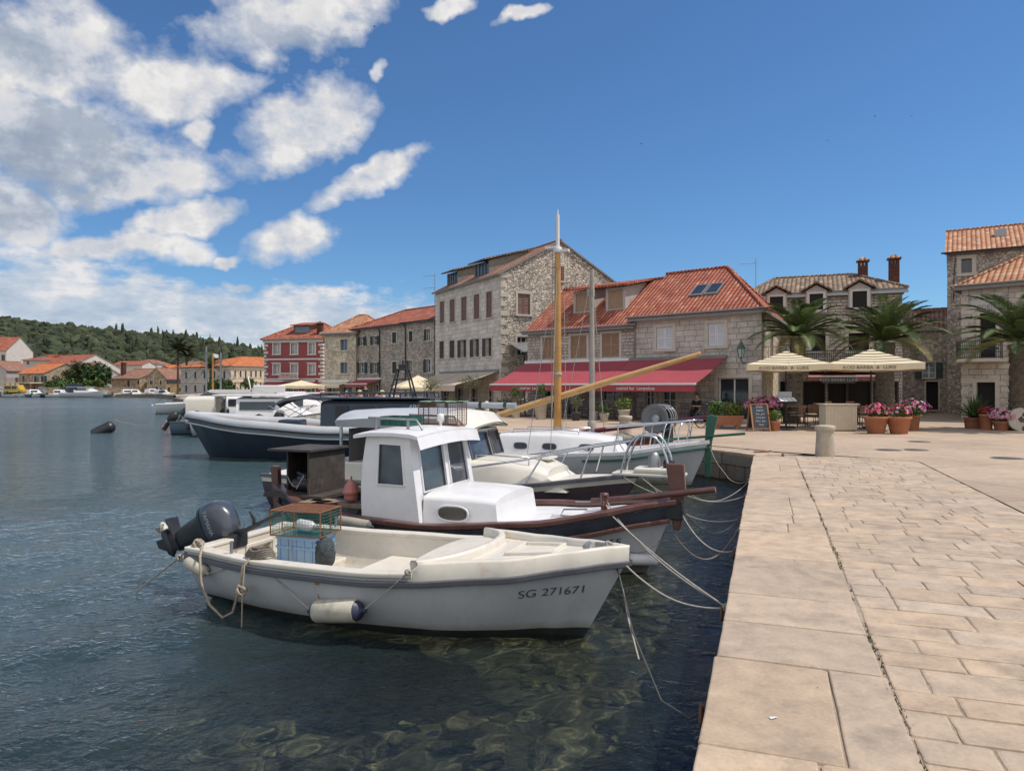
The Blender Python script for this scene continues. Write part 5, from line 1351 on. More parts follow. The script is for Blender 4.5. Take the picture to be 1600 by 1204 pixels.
    c1 = MB(); loft([(.10, -.06, .235, .145, .7), (.135, -.065, .258, .158, .7), (.155, -.068, .255, .157, .7)], mb=c1); c1.build('cowling_base', BLACKP, br)
    c1 = MB(); loft([(-.62, -.13, .16, .022, .8), (-.52, -.10, .12, .035, .8), (-.42, -.09, .115, .045, .8), (-.2, -.10, .14, .06, .8), (-.02, -.09, .16, .085, .75), (.10, -.07, .20, .125, .7)], mb=c1)
    # anti ventilation plate, gear case and skeg
    def q(x, y, z): return M @ Vector((x, y, z))
    c1.hexa([q(-.40, -.10, -.43), q(.05, -.05, -.43), q(.05, .05, -.43), q(-.40, .10, -.43), q(-.40, -.10, -.415), q(.05, -.05, -.415), q(.05, .05, -.415), q(-.40, .10, -.415)])
    c1.tube([q(.07, 0, -.60), q(.02, 0, -.60), q(-.10, 0, -.60), q(-.26, 0, -.60), q(-.30, 0, -.60)], [.01, .045, .058, .052, .04], 10)
    c1.add([q(.0, .008, -.63), q(-.2, .008, -.63), q(-.22, .004, -.80), q(-.12, .004, -.80), q(.0, -.008, -.63), q(-.2, -.008, -.63), q(-.22, -.004, -.80), q(-.12, -.004, -.80)], [(0, 1, 2, 3), (7, 6, 5, 4), (0, 4, 5, 1), (1, 5, 6, 2), (2, 6, 7, 3), (3, 7, 4, 0)])
    c1.build('leg', BLACKP, br)
    c1 = MB(); c1.tube([q(-.29, 0, -.60), q(-.38, 0, -.60), q(-.41, 0, -.60)], [.042, .034, .012], 10)
    for k in range(3):
        a = k*2*pi/3+.4; cs, sn = cos(a), sin(a); pts = []
        for rr, w, tw in ((.03, .05, .02), (.09, .075, .03), (.125, .05, .035), (.14, .012, .035)):
            for sgn in (-1, 1):
                b = a+sgn*w/rr*.5; pts.append(q(-.335+sgn*tw, rr*cos(b), -.60+rr*sin(b)))
        c1.add(pts, [(0, 1, 3, 2), (2, 3, 5, 4), (4, 5, 7, 6)])
    c1.build('propeller', pm('white_propeller', (.60, .58, .52), .4, .15, 10), br)
    c1 = MB(); c1.tube([(.05, 0, .66), (.2, -.02, .70), (.42, -.05, .80)], [.035, .03, .028], 8); c1.tube([(.42, -.05, .80), (.78, -.10, .955)], [.022, .024], 8); c1.tube([(.34, -.04, .77), (.36, -.06, .84), (.31, -.07, .93)], [.02, .018, .012], 6)
    c1.build('tiller', BLACKP, br)
    dec = pm('cowling_decal', (.42, .44, .47), .5)
    def wd(co):   # lettering on the side of the cowling
        z = .20+(co.x+.22)*.0+.06+co.y; x = -.07+co.x*.95
        e = max(0.02, 1-abs((x+.065)/.262)**(2/.65)); return M @ Vector((x, -(.166*e**(.65/2))-.004, z))
    lettering('YAMAHA', t, cw, None, None, .085, dec, name='lettering', warp=wd, ext=0)
    return t
BOAT1 = boat1()

# --- boat 2: wooden double ender with white wheelhouse
B2O = Vector((-3.61, 10.97, 0))
H2 = Hull(6.05, [(0, .03), (.05, .30), (.15, .68), (.35, .99), (.55, 1.05), (.72, .92), (.86, .58), (.95, .24), (1, .04)],
          [(0, .74), (.25, .56), (.5, .52), (.75, .62), (1, .86)], [(0, -.2), (.3, -.4), (.8, -.42), (1, -.15)], [(0, .9), (.2, .4), (.45, .2), (.7, .3), (.88, .7), (1, .95)], rake=.35, srake=.35, fl=.7)
def boat2():
    t = thing('fishing_boat', 'white wooden fishing boat with grey white wheelhouse, brown rails and registration 155', 'boat', B2O, BRZ)
    zb = lambda s: interp(H2.sheer, s)-.20
    mb = MB(); H2.shell(mb, [(-.02, 1), (zb, 0), (None, 2)]); hull = mb.build('hull', [GELH, ANTIF, DARKBAND], t)
    mb = MB(); H2.inner(mb, .07, .05, .03, .42); mb.build('cockpit_lining', DARKBAND, t)
    mb = MB(); H2.deck(mb, .40, .995, -.02, .05); mb.build('deck', CABW, t)
    mb = MB()
    for sd in (-1, 1):
        strake(mb, H2.rail(-.03, .035, 0, 1, 50, sd), .13, .07)
    mb.build('bulwark_rail', BROWNP, t, .015)
    mb = MB()
    for sd in (-1, 1):
        strake(mb, [p+Vector((0, 0, -.185)) for p in H2.rail(.02, 0, .02, .99, 50, sd)], .05, .055)
    mb.build('rubbing_strake', BROWNP, t, .01)
    # stem post with tall square head, stern post
    mb = MB(); L = 6.05
    mb.prism([(L-.02, -.045, .55), (L+.06, -.045, .55), (L+.13, -.045, 1.02), (L+.11, -.045, 1.36), (L-.11, -.045, 1.36), (L-.06, -.045, 1.0)], (0, .09, 0)); mb.build('stem_post', BROWNP, t, .012)
    mb = MB(); mb.prism([(-.04, -.045, .3), (.06, -.045, .3), (.02, -.045, 1.08), (-.12, -.045, 1.08)], (0, .09, 0)); mb.build('stern_post', BROWNP, t, .012)
    mb = MB(); mb.box(L-.13, L+.10, -.075, .075, .68, .92); mb.build('stem_band', BLACKP, t, .015)
    # wheelhouse: x = 2.2 .. 2.95, side panel with raked ends
    zd = .54; zt = 1.68; W = .88
    xa, xf = 2.12, 2.98; xat, xft = 2.16, 2.80
    def side_pt(u, v, sd, o=0):   # u along 0..1, v up 0..1
        x = lerp(lerp(xa, xf, u), lerp(xat, xft, u), v)-.05*sin(pi*v)*(1-u)
        return Vector((x, sd*(W-.05*v+o), lerp(zd-.02-.06*u*0, zt-.02*u, v)))
    cab = MB(); uw = (.30, .82); vw = (.44, .90)
    for sd in (-1, 1):
        us = [0, .06, uw[0], (uw[0]+uw[1])/2, uw[1], 1]; vsx = [0, .25, vw[0], (vw[0]+vw[1])/2, vw[1], 1]
        for i in range(5):
            for j in range(5):
                if 2 <= i <= 3 and 2 <= j <= 3: continue
                a, b, c, d = side_pt(us[i], vsx[j], sd), side_pt(us[i+1], vsx[j], sd), side_pt(us[i+1], vsx[j+1], sd), side_pt(us[i], vsx[j+1], sd)
                cab.quad(*((a, b, c, d) if sd == -1 else (d, c, b, a)))
        us2 = [side_pt(0, j/8, sd) for j in range(9)]
        cab.grid([[p, p+Vector((0, -sd*.04, 0))] for p in us2] if sd == 1 else [[p+Vector((0, -sd*.04, 0)), p] for p in us2], 0, False)
        cab.quad(side_pt(uw[0], vw[0], sd), side_pt(uw[0], vw[0], sd, -.04), side_pt(uw[0], vw[1], sd, -.04), side_pt(uw[0], vw[1], sd))
        cab.quad(side_pt(uw[1], vw[0], sd), side_pt(uw[1], vw[0], sd, -.04), side_pt(uw[1], vw[1], sd, -.04), side_pt(uw[1], vw[1], sd))
        cab.quad(side_pt(uw[0], vw[0], sd), side_pt(uw[1], vw[0], sd), side_pt(uw[1], vw[0], sd, -.04), side_pt(uw[0], vw[0], sd, -.04))
    # front: slightly bowed windscreen wall with two openings
    def front_pt(q, v, o=0):   # q -1..1 across
        x = lerp(xf, xft, v)+.03*(1-q*q)+o; return Vector((x, q*(W-.05*v), lerp(zd, zt-.02+.05*(1-q*q), v)))
    qs = [-1, -.80, -.62, -.40, -.18, -.06, .08, .34, .56, .70, .80, 1]; vv = [0, .30, .34, .48, .62, .76, .90, 1]
    def isw(q): return -.74 < q < -.04+1e-6 and q > -.74 or .12 < q < .72
    for i in range(len(qs)-1):
        for j in range(len(vv)-1):
            qc = (qs[i]+qs[i+1])/2; vc = (vv[j]+vv[j+1])/2
            if (-.80 < qc < -.06 or .08 < qc < .80) and .34 < vc < .90: continue
            cab.quad(front_pt(qs[i], vv[j]), front_pt(qs[i+1], vv[j]), front_pt(qs[i+1], vv[j+1]), front_pt(qs[i], vv[j+1]))
    cabo = cab.build('wheelhouse', CABW, t)
    def frame_strip(mb, loop, w, o):
        n = len(loop)
        c = sum(loop, Vector())/n
        for i in range(n):
            a, b = loop[i], loop[(i+1) % n]; mb.bar(a+o, b+o, w, w*.6)
    for nm, loop in (('side_window', [side_pt(u, v, -1, -.03) for u, v in ((uw[0], vw[0]), (uw[1], vw[0]), (uw[1], vw[1]), (uw[0], vw[1]))]),
                     ('side_window', [side_pt(u, v, 1, -.03) for u, v in ((uw[0], vw[0]), (uw[1], vw[0]), (uw[1], vw[1]), (uw[0], vw[1]))]),
                     ('windscreen', [front_pt(q, v, -.03) for q, v in ((-.80, .34), (-.43, .34), (-.06, .34), (-.06, .90), (-.43, .90), (-.80, .90))]),
                     ('windscreen', [front_pt(q, v, -.03) for q, v in ((.08, .34), (.44, .34), (.80, .34), (.80, .90), (.44, .90), (.08, .90))])):
        mb = MB(); mb.add(loop, [tuple(range(len(loop)))]); w_ = mb.build(nm, BGLASS, t)
        mb = MB(); off = Vector((0, -.035 if loop[0].y < 0 else .035, 0)) if nm == 'side_window' else Vector((.035, 0, 0))
        frame_strip(mb, loop, .03, off); mb.build('frame', CABW, w_)
    mb = MB(); mb.quad((2.2, -W+.08, .5), (2.2, W-.08, .5), (2.2, W-.10, 1.1), (2.2, -W+.10, 1.1)); mb.build('cabin_interior', pm('cabin_inside', (.10, .09, .08), .8), t)
    # roof with crown and visor over the windscreen
    mb = MB(); rows = []; n = 12
    xs = [(2.0, 1.665), (2.25, 1.70), (2.6, 1.705), (2.85, 1.69), (2.96, 1.665)]
    for x, z in xs:
        rows.append([Vector((x+(.05*(1-(k/6)**2) if x > 2.9 else 0), (W+.03)*k/6, z+.05*(1-(k/6)**2))) for k in range(-6, 7)])
    mb.grid(rows, 0, True); low = [[p+Vector((0, 0, -.045)) for p in r] for r in rows]; mb.grid([list(reversed(r)) for r in low], 0, True)
    for A_, B_ in ((rows[0], low[0]), (low[-1], rows[-1])): mb.grid([A_, B_], 0, False)
    mb.grid([[r[0] for r in rows], [r[0] for r in low]], 0, False); mb.grid([[r[-1] for r in low], [r[-1] for r in rows]], 0, False)
    # visor
    v0 = [p+Vector((.0, 0, -.02)) for p in rows[-1]]; v1 = [p+Vector((.05, 0, -.15)) for p in v0]
    mb.grid([v0, v1], 0, True); mb.grid([[p+Vector((-.02, 0, 0)) for p in reversed(v0)], [p+Vector((-.02, 0, 0)) for p in reversed(v1)]], 0, True)
    rf = mb.build('wheelhouse_roof', CABW, t)
    # roof rack
    mb = MB()
    for x in (2.12, 2.62):
        for y in (-.55, .55): mb.tube([(x, y, 1.70), (x, y, 1.88)], .022, 8)
    for y in (-.55, .55): mb.tube([(2.0, y, 1.88), (2.75, y, 1.86), (2.84, y, 1.73)], .016, 6)
    mb.tube([(2.12, -.55, 1.86), (2.12, .55, 1.86)], .016, 6); mb.build('roof_rack', METAL, t)
    mb = MB(); mb.lathe([(.02, 1.72), (.02, 1.80), (.05, 1.82), (.05, 1.90), (.03, 1.92), (0, 1.92)], (2.74, .15, 0), 10); mb.build('mast_light', WHITEP, t)
    # trunk cabin forward with oval port
    x0, x1 = 2.97, 3.98
    mb = MB(); rows = []
    for x, wd, zt_ in ((x0, .76, .90), (3.4, .75, .895), (3.8, .70, .885), (x1-.03, .68, .87)):
        sec = [(-wd-.03, .46), (-wd, zt_-.06), (-wd+.02, zt_-.015), (-wd+.07, zt_)]+[(wd*k/6, zt_+.05*(1-(k/6)**2)) for k in range(-5, 6)]+[(wd-.07, zt_), (wd-.02, zt_-.015), (wd, zt_-.06), (wd+.03, .46)]
        rows.append([Vector((x+(.05 if (x > 3.9 and z < .5) else 0), y, z)) for y, z in sec])
    mb.grid(rows, 0, True)
    fr = rows[-1]; mb.add(fr, [tuple(range(len(fr)))]); mb.build('trunk_cabin', CABW, t)
    mb = MB()
    for sd in (-1, 1):
        ov = []
        for k in range(28):
            a = 2*pi*k/28; c_, s_ = cos(a), sin(a); ov.append(Vector((3.40+.215*math.copysign(abs(c_)**.75, c_), sd*.785, .70+.095*math.copysign(abs(s_)**.75, s_))))
        if sd == -1:
            mb.add(ov, [tuple(range(28))]); po = mb.build('porthole', pm('port_glass', (.10, .095, .08), .15, .2, 4, spec=.8), t); mb2 = MB(); mb2.tube(ov+[ov[0]], .014, 6, caps=False); mb2.build('rim', CABW, po)
    # foredeck hatch, samson post, pole
    mb = MB(); mb.box(4.55, 5.05, -.30, .22, .62, .70); mb.build('deck_hatch', CABW, t, .015)
    mb = MB(); mb.tube([(5.25, -.34, .55), (5.25, -.34, .95)], [.05, .042], 10); mb.lathe([(.042, .95), (.058, .97), (.05, 1.0), (0, 1.01)], (5.25, -.34, 0), 10); mb.tube([(5.25, -.46, .86), (5.25, -.22, .86)], .018, 6); mb.build('samson_post', BROWNP, t)
    mb = MB(); mb.tube([(5.0, -.02, .84), (5.6, -.10, .93), (6.55, -.22, 1.10)], [.04, .042, .036], 10); mb.build('bowsprit_pole', BROWNP, t)
    mb = MB(); mb.tube([(5.05, -.4, .80), (4.75, -.4, .78), (4.7, -.38, .70), (4.9, -.3, .66)], .012, 6); mb.tube([(4.75, .1, .80), (5.3, .12, .84)], .012, 6); mb.build('deck_rail', METAL, t)
    # dark engine hood over the stern
    t2 = t
    hood = pm('blackened_plywood', (.055, .045, .04), .75, .4, 3, .3, 20, dirt=((.16, .12, .10), 2, .55, .6))
    mb = MB(); x0, x1, y0, y1, z0, z1 = .25, .93, -.45, .42, .74, 1.36
    mb.box(x0-.04, x1+.05, y0-.04, y1+.04, z1, z1+.03); mb.box(x1-.03, x1, y0, y1, z0, z1); mb.box(x0, x0+.03, y1-.03-.5, y1, z0, z1); mb.box(x0+.03, x1-.03, y1-.03, y1, z0, z1)
    mb.box(x0-.1, x1+.25, y0-.05, y1+.05, z0-.05, z0); hd = mb.build('engine_hood', hood, t)
    mb = MB(); mb.ball((.62, -.1, .90), .16, 12, 8, sq=(1.1, .8, .8)); mb.tube([(.45, -.15, .84), (.8, -.15, .84)], .10, 10); mb.tube([(.5, 0, .92), (.55, -.2, 1.02), (.75, -.25, .98)], .03, 8); mb.build('engine', BLACKP, hd)
    mb = MB(); mb.tube(sag((.45, -.33, .98), (.72, -.30, 1.0), .16, 10)+sag((.72, -.30, 1.0), (.62, -.34, .80), .0, 3)[1:], .008, 5); mb.build('wire', ROPEW, hd)
    # side boards and battens in the stern
    mb = MB(); mb.box(1.05, 2.15, -.62, -.36, .64, .70); mb.box(1.0, 1.4, -.78, -.50, .58, .70); mb.box(1.3, 2.1, .2, .7, .74, .80); mb.build('stern_boards', WOODOLD, t)
    mb = MB(); mb.box(1.2, 1.55, -.86, -.62, .56, .70); mb.build('fish_box', BROWNP, t, .012)
    mb = MB(); mb.box(3.86, 3.98, -.98, -.90, .57, .63); mb.build('rail_cleat', WOODOLD, t, .01)
    ink = pm('black_ink', (.02, .02, .022), .6); wh = pm('white_ink', (.6, .6, .6), .6)
    def wf(co):
        p = H2.at(5.22+co.x, .36+co.x*.05+co.y, -1); return Vector((p.x, p.y-.010-co.z*.2, p.z))
    lettering('SG 155', t, hull, None, None, .115, ink, shear=.25, name='registration', warp=wf, ext=.001, sx=1.25)
    def wg(co):
        p = H2.at(5.02+co.x, .58+co.x*.05+co.y, -1); return Vector((p.x, p.y-.006-co.z*.2, p.z))
    return t
BOAT2 = boat2()

# --- boat 3: cream cabin cruiser with long hard top
B3O = Vector((2.07, 11.6, 0))-BD*7.0
H3 = Hull(7.0, [(0, .85), (.3, 1.02), (.6, 1.05), (.78, .82), (.9, .45), (.97, .18), (1, .05)], [(0, .62), (.4, .58), (.7, .66), (1, .84)], [(0, -.3), (.6, -.4), (1, -.1)], [(0, .2), (.5, .25), (.8, .6), (1, .95)], rake=.5)
def boat3():
    t = thing('cabin_cruiser', 'cream cabin cruiser with purple hull, long white hard top and steel bow hoops', 'boat', B3O, BRZ)
    zb = lambda s: interp(H3.sheer, s)-.10
    mb = MB(); H3.shell(mb, [(-.02, 1), (zb, 2), (None, 0)]); mb.build('hull', [CREAMB, ANTIF, PURPLE], t)
    mb = MB(); H3.deck(mb, .0, .995, .0, .05); mb.build('deck', CREAMB, t)
    mb = MB()
    for sd in (-1, 1): strake(mb, H3.rail(.0, .02, 0, 1, 40, sd), .07, .06)
    mb.build('toe_rail', RUBR, t, .01)
    # bow platform, cushion and anchor winch
    mb = MB(); mb.box(6.6, 7.75, -.22, .22, .86, .91); mb.build('bow_platform', CREAMB, t, .015)
    mb = MB(); mb.box(6.95, 7.6, -.20, .20, .91, 1.0); mb.build('bow_cushion', CREAMB, t, .04, 3)
    mb = MB(); mb.lathe([(.10, 1.0), (.10, 1.14), (.075, 1.2), (.05, 1.24), (0, 1.24)], (7.25, 0, 0), 12); mb.build('windlass', METAL, t)
    mb = MB(); mb.ball((7.5, -.05, 1.08), .10, 10, 6, sq=(1, .7, .9)); mb.tube([(7.4, 0, 1.02), (7.72, 0, 1.0)], .03, 6); mb.build('anchor', BLACKP, t)
    # stainless hoops
    for q in (-1, 1):
        mb = MB(); mb.tube(hoop((6.75, q*.20, .9), (7.55, q*.20, .9), .62), .02, 8); mb.build('bow_hoop', STEEL, t)
    mb = MB()
    for q in (-1, 1):
        pts = [H3.pt(.62, 1, q)+Vector((0, -q*.1, .32)), H3.pt(.75, 1, q)+Vector((0, -q*.08, .42)), H3.pt(.88, 1, q)+Vector((0, -q*.05, .52)), Vector((6.9, q*.24, 1.42))]
        mb.tube(pts, .018, 7); mb.tube([H3.pt(.76, 1, q), H3.pt(.80, 1, q)+Vector((0, -q*.06, .46))], .016, 6); mb.tube([H3.pt(.88, 1, q), H3.pt(.905, 1, q)+Vector((0, -q*.04, .54))], .016, 6)
        mb.tube([H3.pt(.60, 1, q)+Vector((0, -q*.1, .0)), H3.pt(.62, 1, q)+Vector((0, -q*.1, .32))], .016, 6)
    mb.build('guard_rail', STEEL, t)
    # low trunk cabin
    mb = MB(); rows = []
    for x, w, z in ((4.2, .82, 1.06), (4.9, .80, 1.04), (5.35, .70, .99), (5.62, .60, .90)):
        rows.append([Vector((x+(.35 if (x > 5.6 and z_ < .75) else 0), y, z_)) for y, z_ in [(-w-.05, .60), (-w, z-.08), (-w+.08, z)]+[(w*k/6, z+.05*(1-(k/6)**2)) for k in range(-4, 5)]+[(w-.08, z), (w, z-.08), (w+.05, .60)]])
    mb.grid(rows, 0, True); mb.add(rows[-1], [tuple(range(len(rows[-1])))]); mb.build('trunk_cabin', CREAMB, t)
    mb = MB(); mb.tube([(4.35, -.6, 1.06), (4.35, -.6, 1.16), (5.3, -.58, 1.13), (5.3, -.58, 1.0)], .014, 6); mb.build('hand_rail', STEEL, t)
    mb = MB(); mb.box(5.0, 5.5, -.1, .35, 1.05, 1.09); mb.build('sun_pad', CREAMB, t, .02)
    # wheelhouse with raked screen; side panes
    mb = MB(); W = .82; xb, xf = 2.6, 4.42; zt = 1.56
    def fp(q, v, o=0): return Vector((lerp(xf, xf-.28, v)+.12*(1-q*q)+o, q*(W-.06*v), lerp(.62, zt, v)))
    qs = [-1, -.86, -.06, .06, .86, 1]; vv = [0, .50, .94, 1]
    for i in range(5):
        for j in range(3):
            if i in (1, 3) and j == 1: continue
            mb.quad(fp(qs[i], vv[j]), fp(qs[i+1], vv[j]), fp(qs[i+1], vv[j+1]), fp(qs[i], vv[j+1]))
    def sp(u, v, sd): return Vector((lerp(xb, lerp(xf, xf-.28, v), u), sd*(W-.06*v), lerp(.58, zt, v)))
    us = [0, .06, .46, .54, .92, 1]
    for sd in (-1, 1):
        for i in range(5):
            for j in range(3):
                if i in (1, 3) and j == 1: continue
                a = [sp(us[i], vv[j], sd), sp(us[i+1], vv[j], sd), sp(us[i+1], vv[j+1], sd), sp(us[i], vv[j+1], sd)]
                mb.quad(*(a if sd == -1 else a[::-1]))
    mb.build('wheelhouse', CREAMB, t)
    for qa, qb in ((-.86, -.06), (.06, .86)):
        loop = [fp(q, v, -.015) for q, v in ((qa, .5), (qb, .5), (qb, .94), (qa, .94))]
        mb = MB(); mb.add(loop, [(0, 1, 2, 3)]); w_ = mb.build('windscreen', BGLASS, t); mb = MB()
        for i in range(4): mb.bar(loop[i]+Vector((.025, 0, 0)), loop[(i+1) % 4]+Vector((.025, 0, 0)), .03, .025)
        mb.build('frame', RUBR, w_)
    for sd in (-1, 1):
        for ua, ub in ((.06, .46), (.54, .92)):
            loop = [sp(u, v, sd)+Vector((0, -sd*.015, 0)) for u, v in ((ua, .5), (ub, .5), (ub, .94), (ua, .94))]
            mb = MB(); mb.add(loop, [(0, 1, 2, 3)]); mb.build('side_window', BGLASS, t)
    # visor roof piece and long hard top behind
    mb = MB(); rows = []
    for x, z in ((3.75, 1.80), (4.15, 1.76), (4.35, 1.58)): rows.append([Vector((x+.10*(1-(k/6)**2), .86*k/6, z+.10*(1-(k/6)**2))) for k in range(-6, 7)])
    mb.grid(rows, 0, True); mb.grid([[p+Vector((-.01, 0, -.03)) for p in reversed(r)] for r in rows], 0, True)
    mb.grid([[r[0] for r in rows], [Vector((r[0].x-.05, r[0].y, 1.56)) for r in rows]], 0, False); mb.grid([[Vector((r[-1].x-.05, r[-1].y, 1.56)) for r in rows], [r[-1] for r in rows]], 0, False)
    mb.build('roof_visor', CREAMB, t)
    mb = MB(); rows = []
    for x, w, z in ((1.55, .70, 1.66), (1.7, .84, 1.70), (2.3, .90, 1.74), (3.2, .90, 1.76), (3.8, .86, 1.76)):
        rows.append([Vector((x-.12*(1-(k/6)**2)*(1 if x < 1.8 else 0), w*k/6, z+.16*(1-(k/6)**2))) for k in range(-6, 7)])
    mb.grid(rows, 0, True); low = [[Vector((p.x, p.y*.94, 1.56+(p.z-1.56)*.1)) for p in r] for r in rows]; mb.grid([list(reversed(r)) for r in low], 0, True)
    mb.grid([[r[0] for r in rows], [r[0] for r in low]], 0, False); mb.grid([[r[-1] for r in low], [r[-1] for r in rows]], 0, False); mb.grid([low[0], rows[0]], 0, True); mb.grid([rows[-1], low[-1]], 0, True)
    mb.build('hard_top', GELH, t)
    mb = MB()
    for x in (1.75, 2.6):
        for sd in (-1, 1): mb.tube([(x, sd*.78, .6), (x, sd*.78, 1.6)], .03, 8)
    mb.build('top_pillars', STEEL, t)
    mb = MB(); mb.box(1.3, 2.7, -.80, .80, .62, .95); mb.build('cockpit_seat', CREAMB, t, .03)
    mb = MB(); mb.quad((1.9, -.76, .95), (1.9, .76, .95), (1.9, .76, 1.55), (1.9, -.76, 1.55)); mb.build('aft_screen', pm('smoked_screen', (.16, .155, .16), .35, .15, 3), t)
    return t
BOAT3 = boat3()

# --- boat 4: white sailing boat with green stem, wooden mast
B4O = Vector((4.3, 16.6, 0))-BD*6.6
H4 = Hull(6.9, [(0, .55), (.3, .98), (.55, 1.05), (.75, .86), (.9, .46), (.97, .16), (1, .03)], [(0, .72), (.4, .60), (.7, .70), (1, .98)], [(0, -.2), (.6, -.4), (1, -.1)], [(0, .3), (.5, .25), (.8, .6), (1, .95)], rake=.42)
def boat4():
    t = thing('sailing_boat', 'white sailing boat with green stem post, varnished mast and long yellow yard', 'boat', B4O, BRZ)
    mb = MB(); H4.shell(mb, [(-.0, 1), (None, 0)]); mb.build('hull', [GELH, ANTIF], t)
    mb = MB(); H4.deck(mb, 0, .995, .0, .05); mb.build('deck', CABW, t)
    mb = MB()
    for sd in (-1, 1): strake(mb, H4.rail(.01, -.10, .60, 1, 30, sd), .05, .045)
    mb.build('green_rail', GREENP, t, .01)
    mb = MB()
    for sd in (-1, 1): strake(mb, H4.rail(-.02, .04, 0, 1, 30, sd), .06, .09)
    mb.build('toe_rail', CABW, t, .01)
    L = 6.9
    mb = MB(); mb.prism([(L-.10, -.045, .2), (L+.02, -.045, .2), (L+.06, -.045, 1.0), (L+.20, -.045, 1.62), (L+.02, -.045, 1.66), (L-.06, -.045, 1.60), (L-.10, -.045, 1.05)], (0, .09, 0)); mb.build('stem_post', GREENP, t, .02)
    mb = MB(); mb.tube([(L-1.2, .05, 1.02), (L+.8, -.1, 1.24)], .03, 8); mb.build('green_pole', GREENP, t)
    mb = MB(); rows = []
    for x, w, z in ((1.9, .72, 1.12), (3.4, .74, 1.16), (4.3, .66, 1.10), (4.75, .52, 1.04)):
        rows.append([Vector((x+(.25 if (x > 4.7 and z_ < .8) else 0), y, z_)) for y, z_ in [(-w-.08, .62), (-w, z-.07), (-w+.07, z)]+[(w*k/6, z+.05*(1-(k/6)**2)) for k in range(-4, 5)]+[(w-.07, z), (w, z-.07), (w+.08, .62)]])
    mb.grid(rows, 0, True); mb.add(rows[-1], [tuple(range(len(rows[-1])))]); mb.add(list(reversed(rows[0])), [tuple(range(len(rows[0])))]); mb.build('coach_roof', CABW, t)
    for x, ln in ((2.5, .16), (3.25, .17), (4.15, .17)):
        w = .775 if x < 4 else .70
        ov = [Vector((x+ln*math.copysign(abs(cos(a))**.6, cos(a)), -w-(.0), .86+.07*math.copysign(abs(sin(a))**.6, sin(a)))) for a in [2*pi*k/20 for k in range(20)]]
        mb = MB(); mb.add([p+Vector((0, -.012, 0)) for p in ov], [tuple(range(20))]); po = mb.build('porthole', BGLASS, t)
        mb = MB(); mb.tube([p+Vector((0, -.012, 0)) for p in ov+[ov[0]]], .016, 6, caps=False); mb.build('rim', RUBR, po)
    mb = MB()
    for y in (-.5, .5): mb.tube([(2.2, y, 1.15), (2.2, y, 1.24), (3.9, y, 1.25), (3.9, y, 1.15)], .014, 6)
    mb.build('hand_rail', STEEL, t)
    mx = 3.20
    mb = MB(); mb.tube([(mx, 0, .62), (mx, 0, 3.0), (mx, 0, 5.35), (mx, 0, 5.75)], [.098, .094, .078, .07], 14); ms = mb.build('mast', WOODV, t)
    mb = MB(); mb.tube([(mx, 0, 5.7), (mx, 0, 6.62)], [.05, .045], 10); mb.tube([(mx, 0, 6.62), (mx, 0, 6.75)], .02, 6); mb.build('mast_top', WHITEP, ms)
    mb = MB(); mb.lathe([(.10, 5.66), (.13, 5.72), (.10, 5.80)], (mx, 0, 0), 12); mb.box(mx-.32, mx+.04, -.05, .05, 5.78, 5.84); mb.box(mx-.1, mx+.30, -.07, .07, 5.68, 5.74); mb.build('spreader', WHITEP, ms)
    mb = MB(); mb.lathe([(.103, 2.58), (.115, 2.60), (.115, 2.64), (.103, 2.66)], (mx, 0, 0), 12); mb.lathe([(.10, 1.0), (.118, 1.05), (.118, 1.25), (.10, 1.3)], (mx, 0, 0), 12); mb.build('mast_band', ROPEW, ms)
    # the long yard carried across the mast
    inv = Matrix.Rotation(-BRZ, 4, 'Z')
    a = Vector((GX(728, 18.6), 18.6, GZ(664, 18.6))); b = Vector((GX(1092, 17.0), 17.0, GZ(553, 17.0)))
    pts = [inv @ (a.lerp(b, k/8)-B4O) for k in range(9)]
    mb = MB(); mb.tube(pts, [.055, .075, .085, .088, .085, .08, .07, .06, .052], 12); mb.tube([pts[-1], pts[-1]+(pts[-1]-pts[-2]).normalized()*.05], [.06, .045], 10); mb.build('yard', WOODY, t)
    # standing rigging
    mb = MB(); top = Vector((mx, 0, 5.72))
    for p in ((2.75, -.98, .66), (2.75, .98, .66), (3.35, -1.0, .66)): mb.tube([top, p], .008, 4)
    mb.tube([(mx-.13, -.02, 5.7), (mx-.15, -.05, .8)], .010, 4); mb.tube([(mx+.15, .05, 4.6), (mx+.2, .1, .9)], .008, 4); mb.tube([top, (6.8, 0, 1.1)], .006, 4) if False else None
    mb.build('rigging', ROPEW, t)
    # pulpit
    mb = MB()
    mb.tube([(4.6, -.62, 1.34), (5.6, -.52, 1.42), (6.55, -.22, 1.52), (6.75, 0, 1.53), (6.55, .22, 1.52), (5.6, .52, 1.42), (4.6, .62, 1.34)], .020, 8)
    for x, y, z in ((4.9, -.60, 1.36), (5.5, -.54, 1.41), (6.1, -.36, 1.47), (6.5, -.22, 1.51), (6.5, .22, 1.51), (5.5, .54, 1.41)): mb.tube([(x-.1, y*1.08, .75+(x-4.9)*.12), (x, y, z)], .016, 6)
    mb.build('pulpit', STEEL, t)
    for x in (6.0, 6.35):
        mb = MB(); mb.tube(hoop((x-.12, -.4, .9), (x+.1, .3, .92), .55), .018, 7); mb.build('bow_hoop', STEEL, t)
    return t
BOAT4 = boat4()

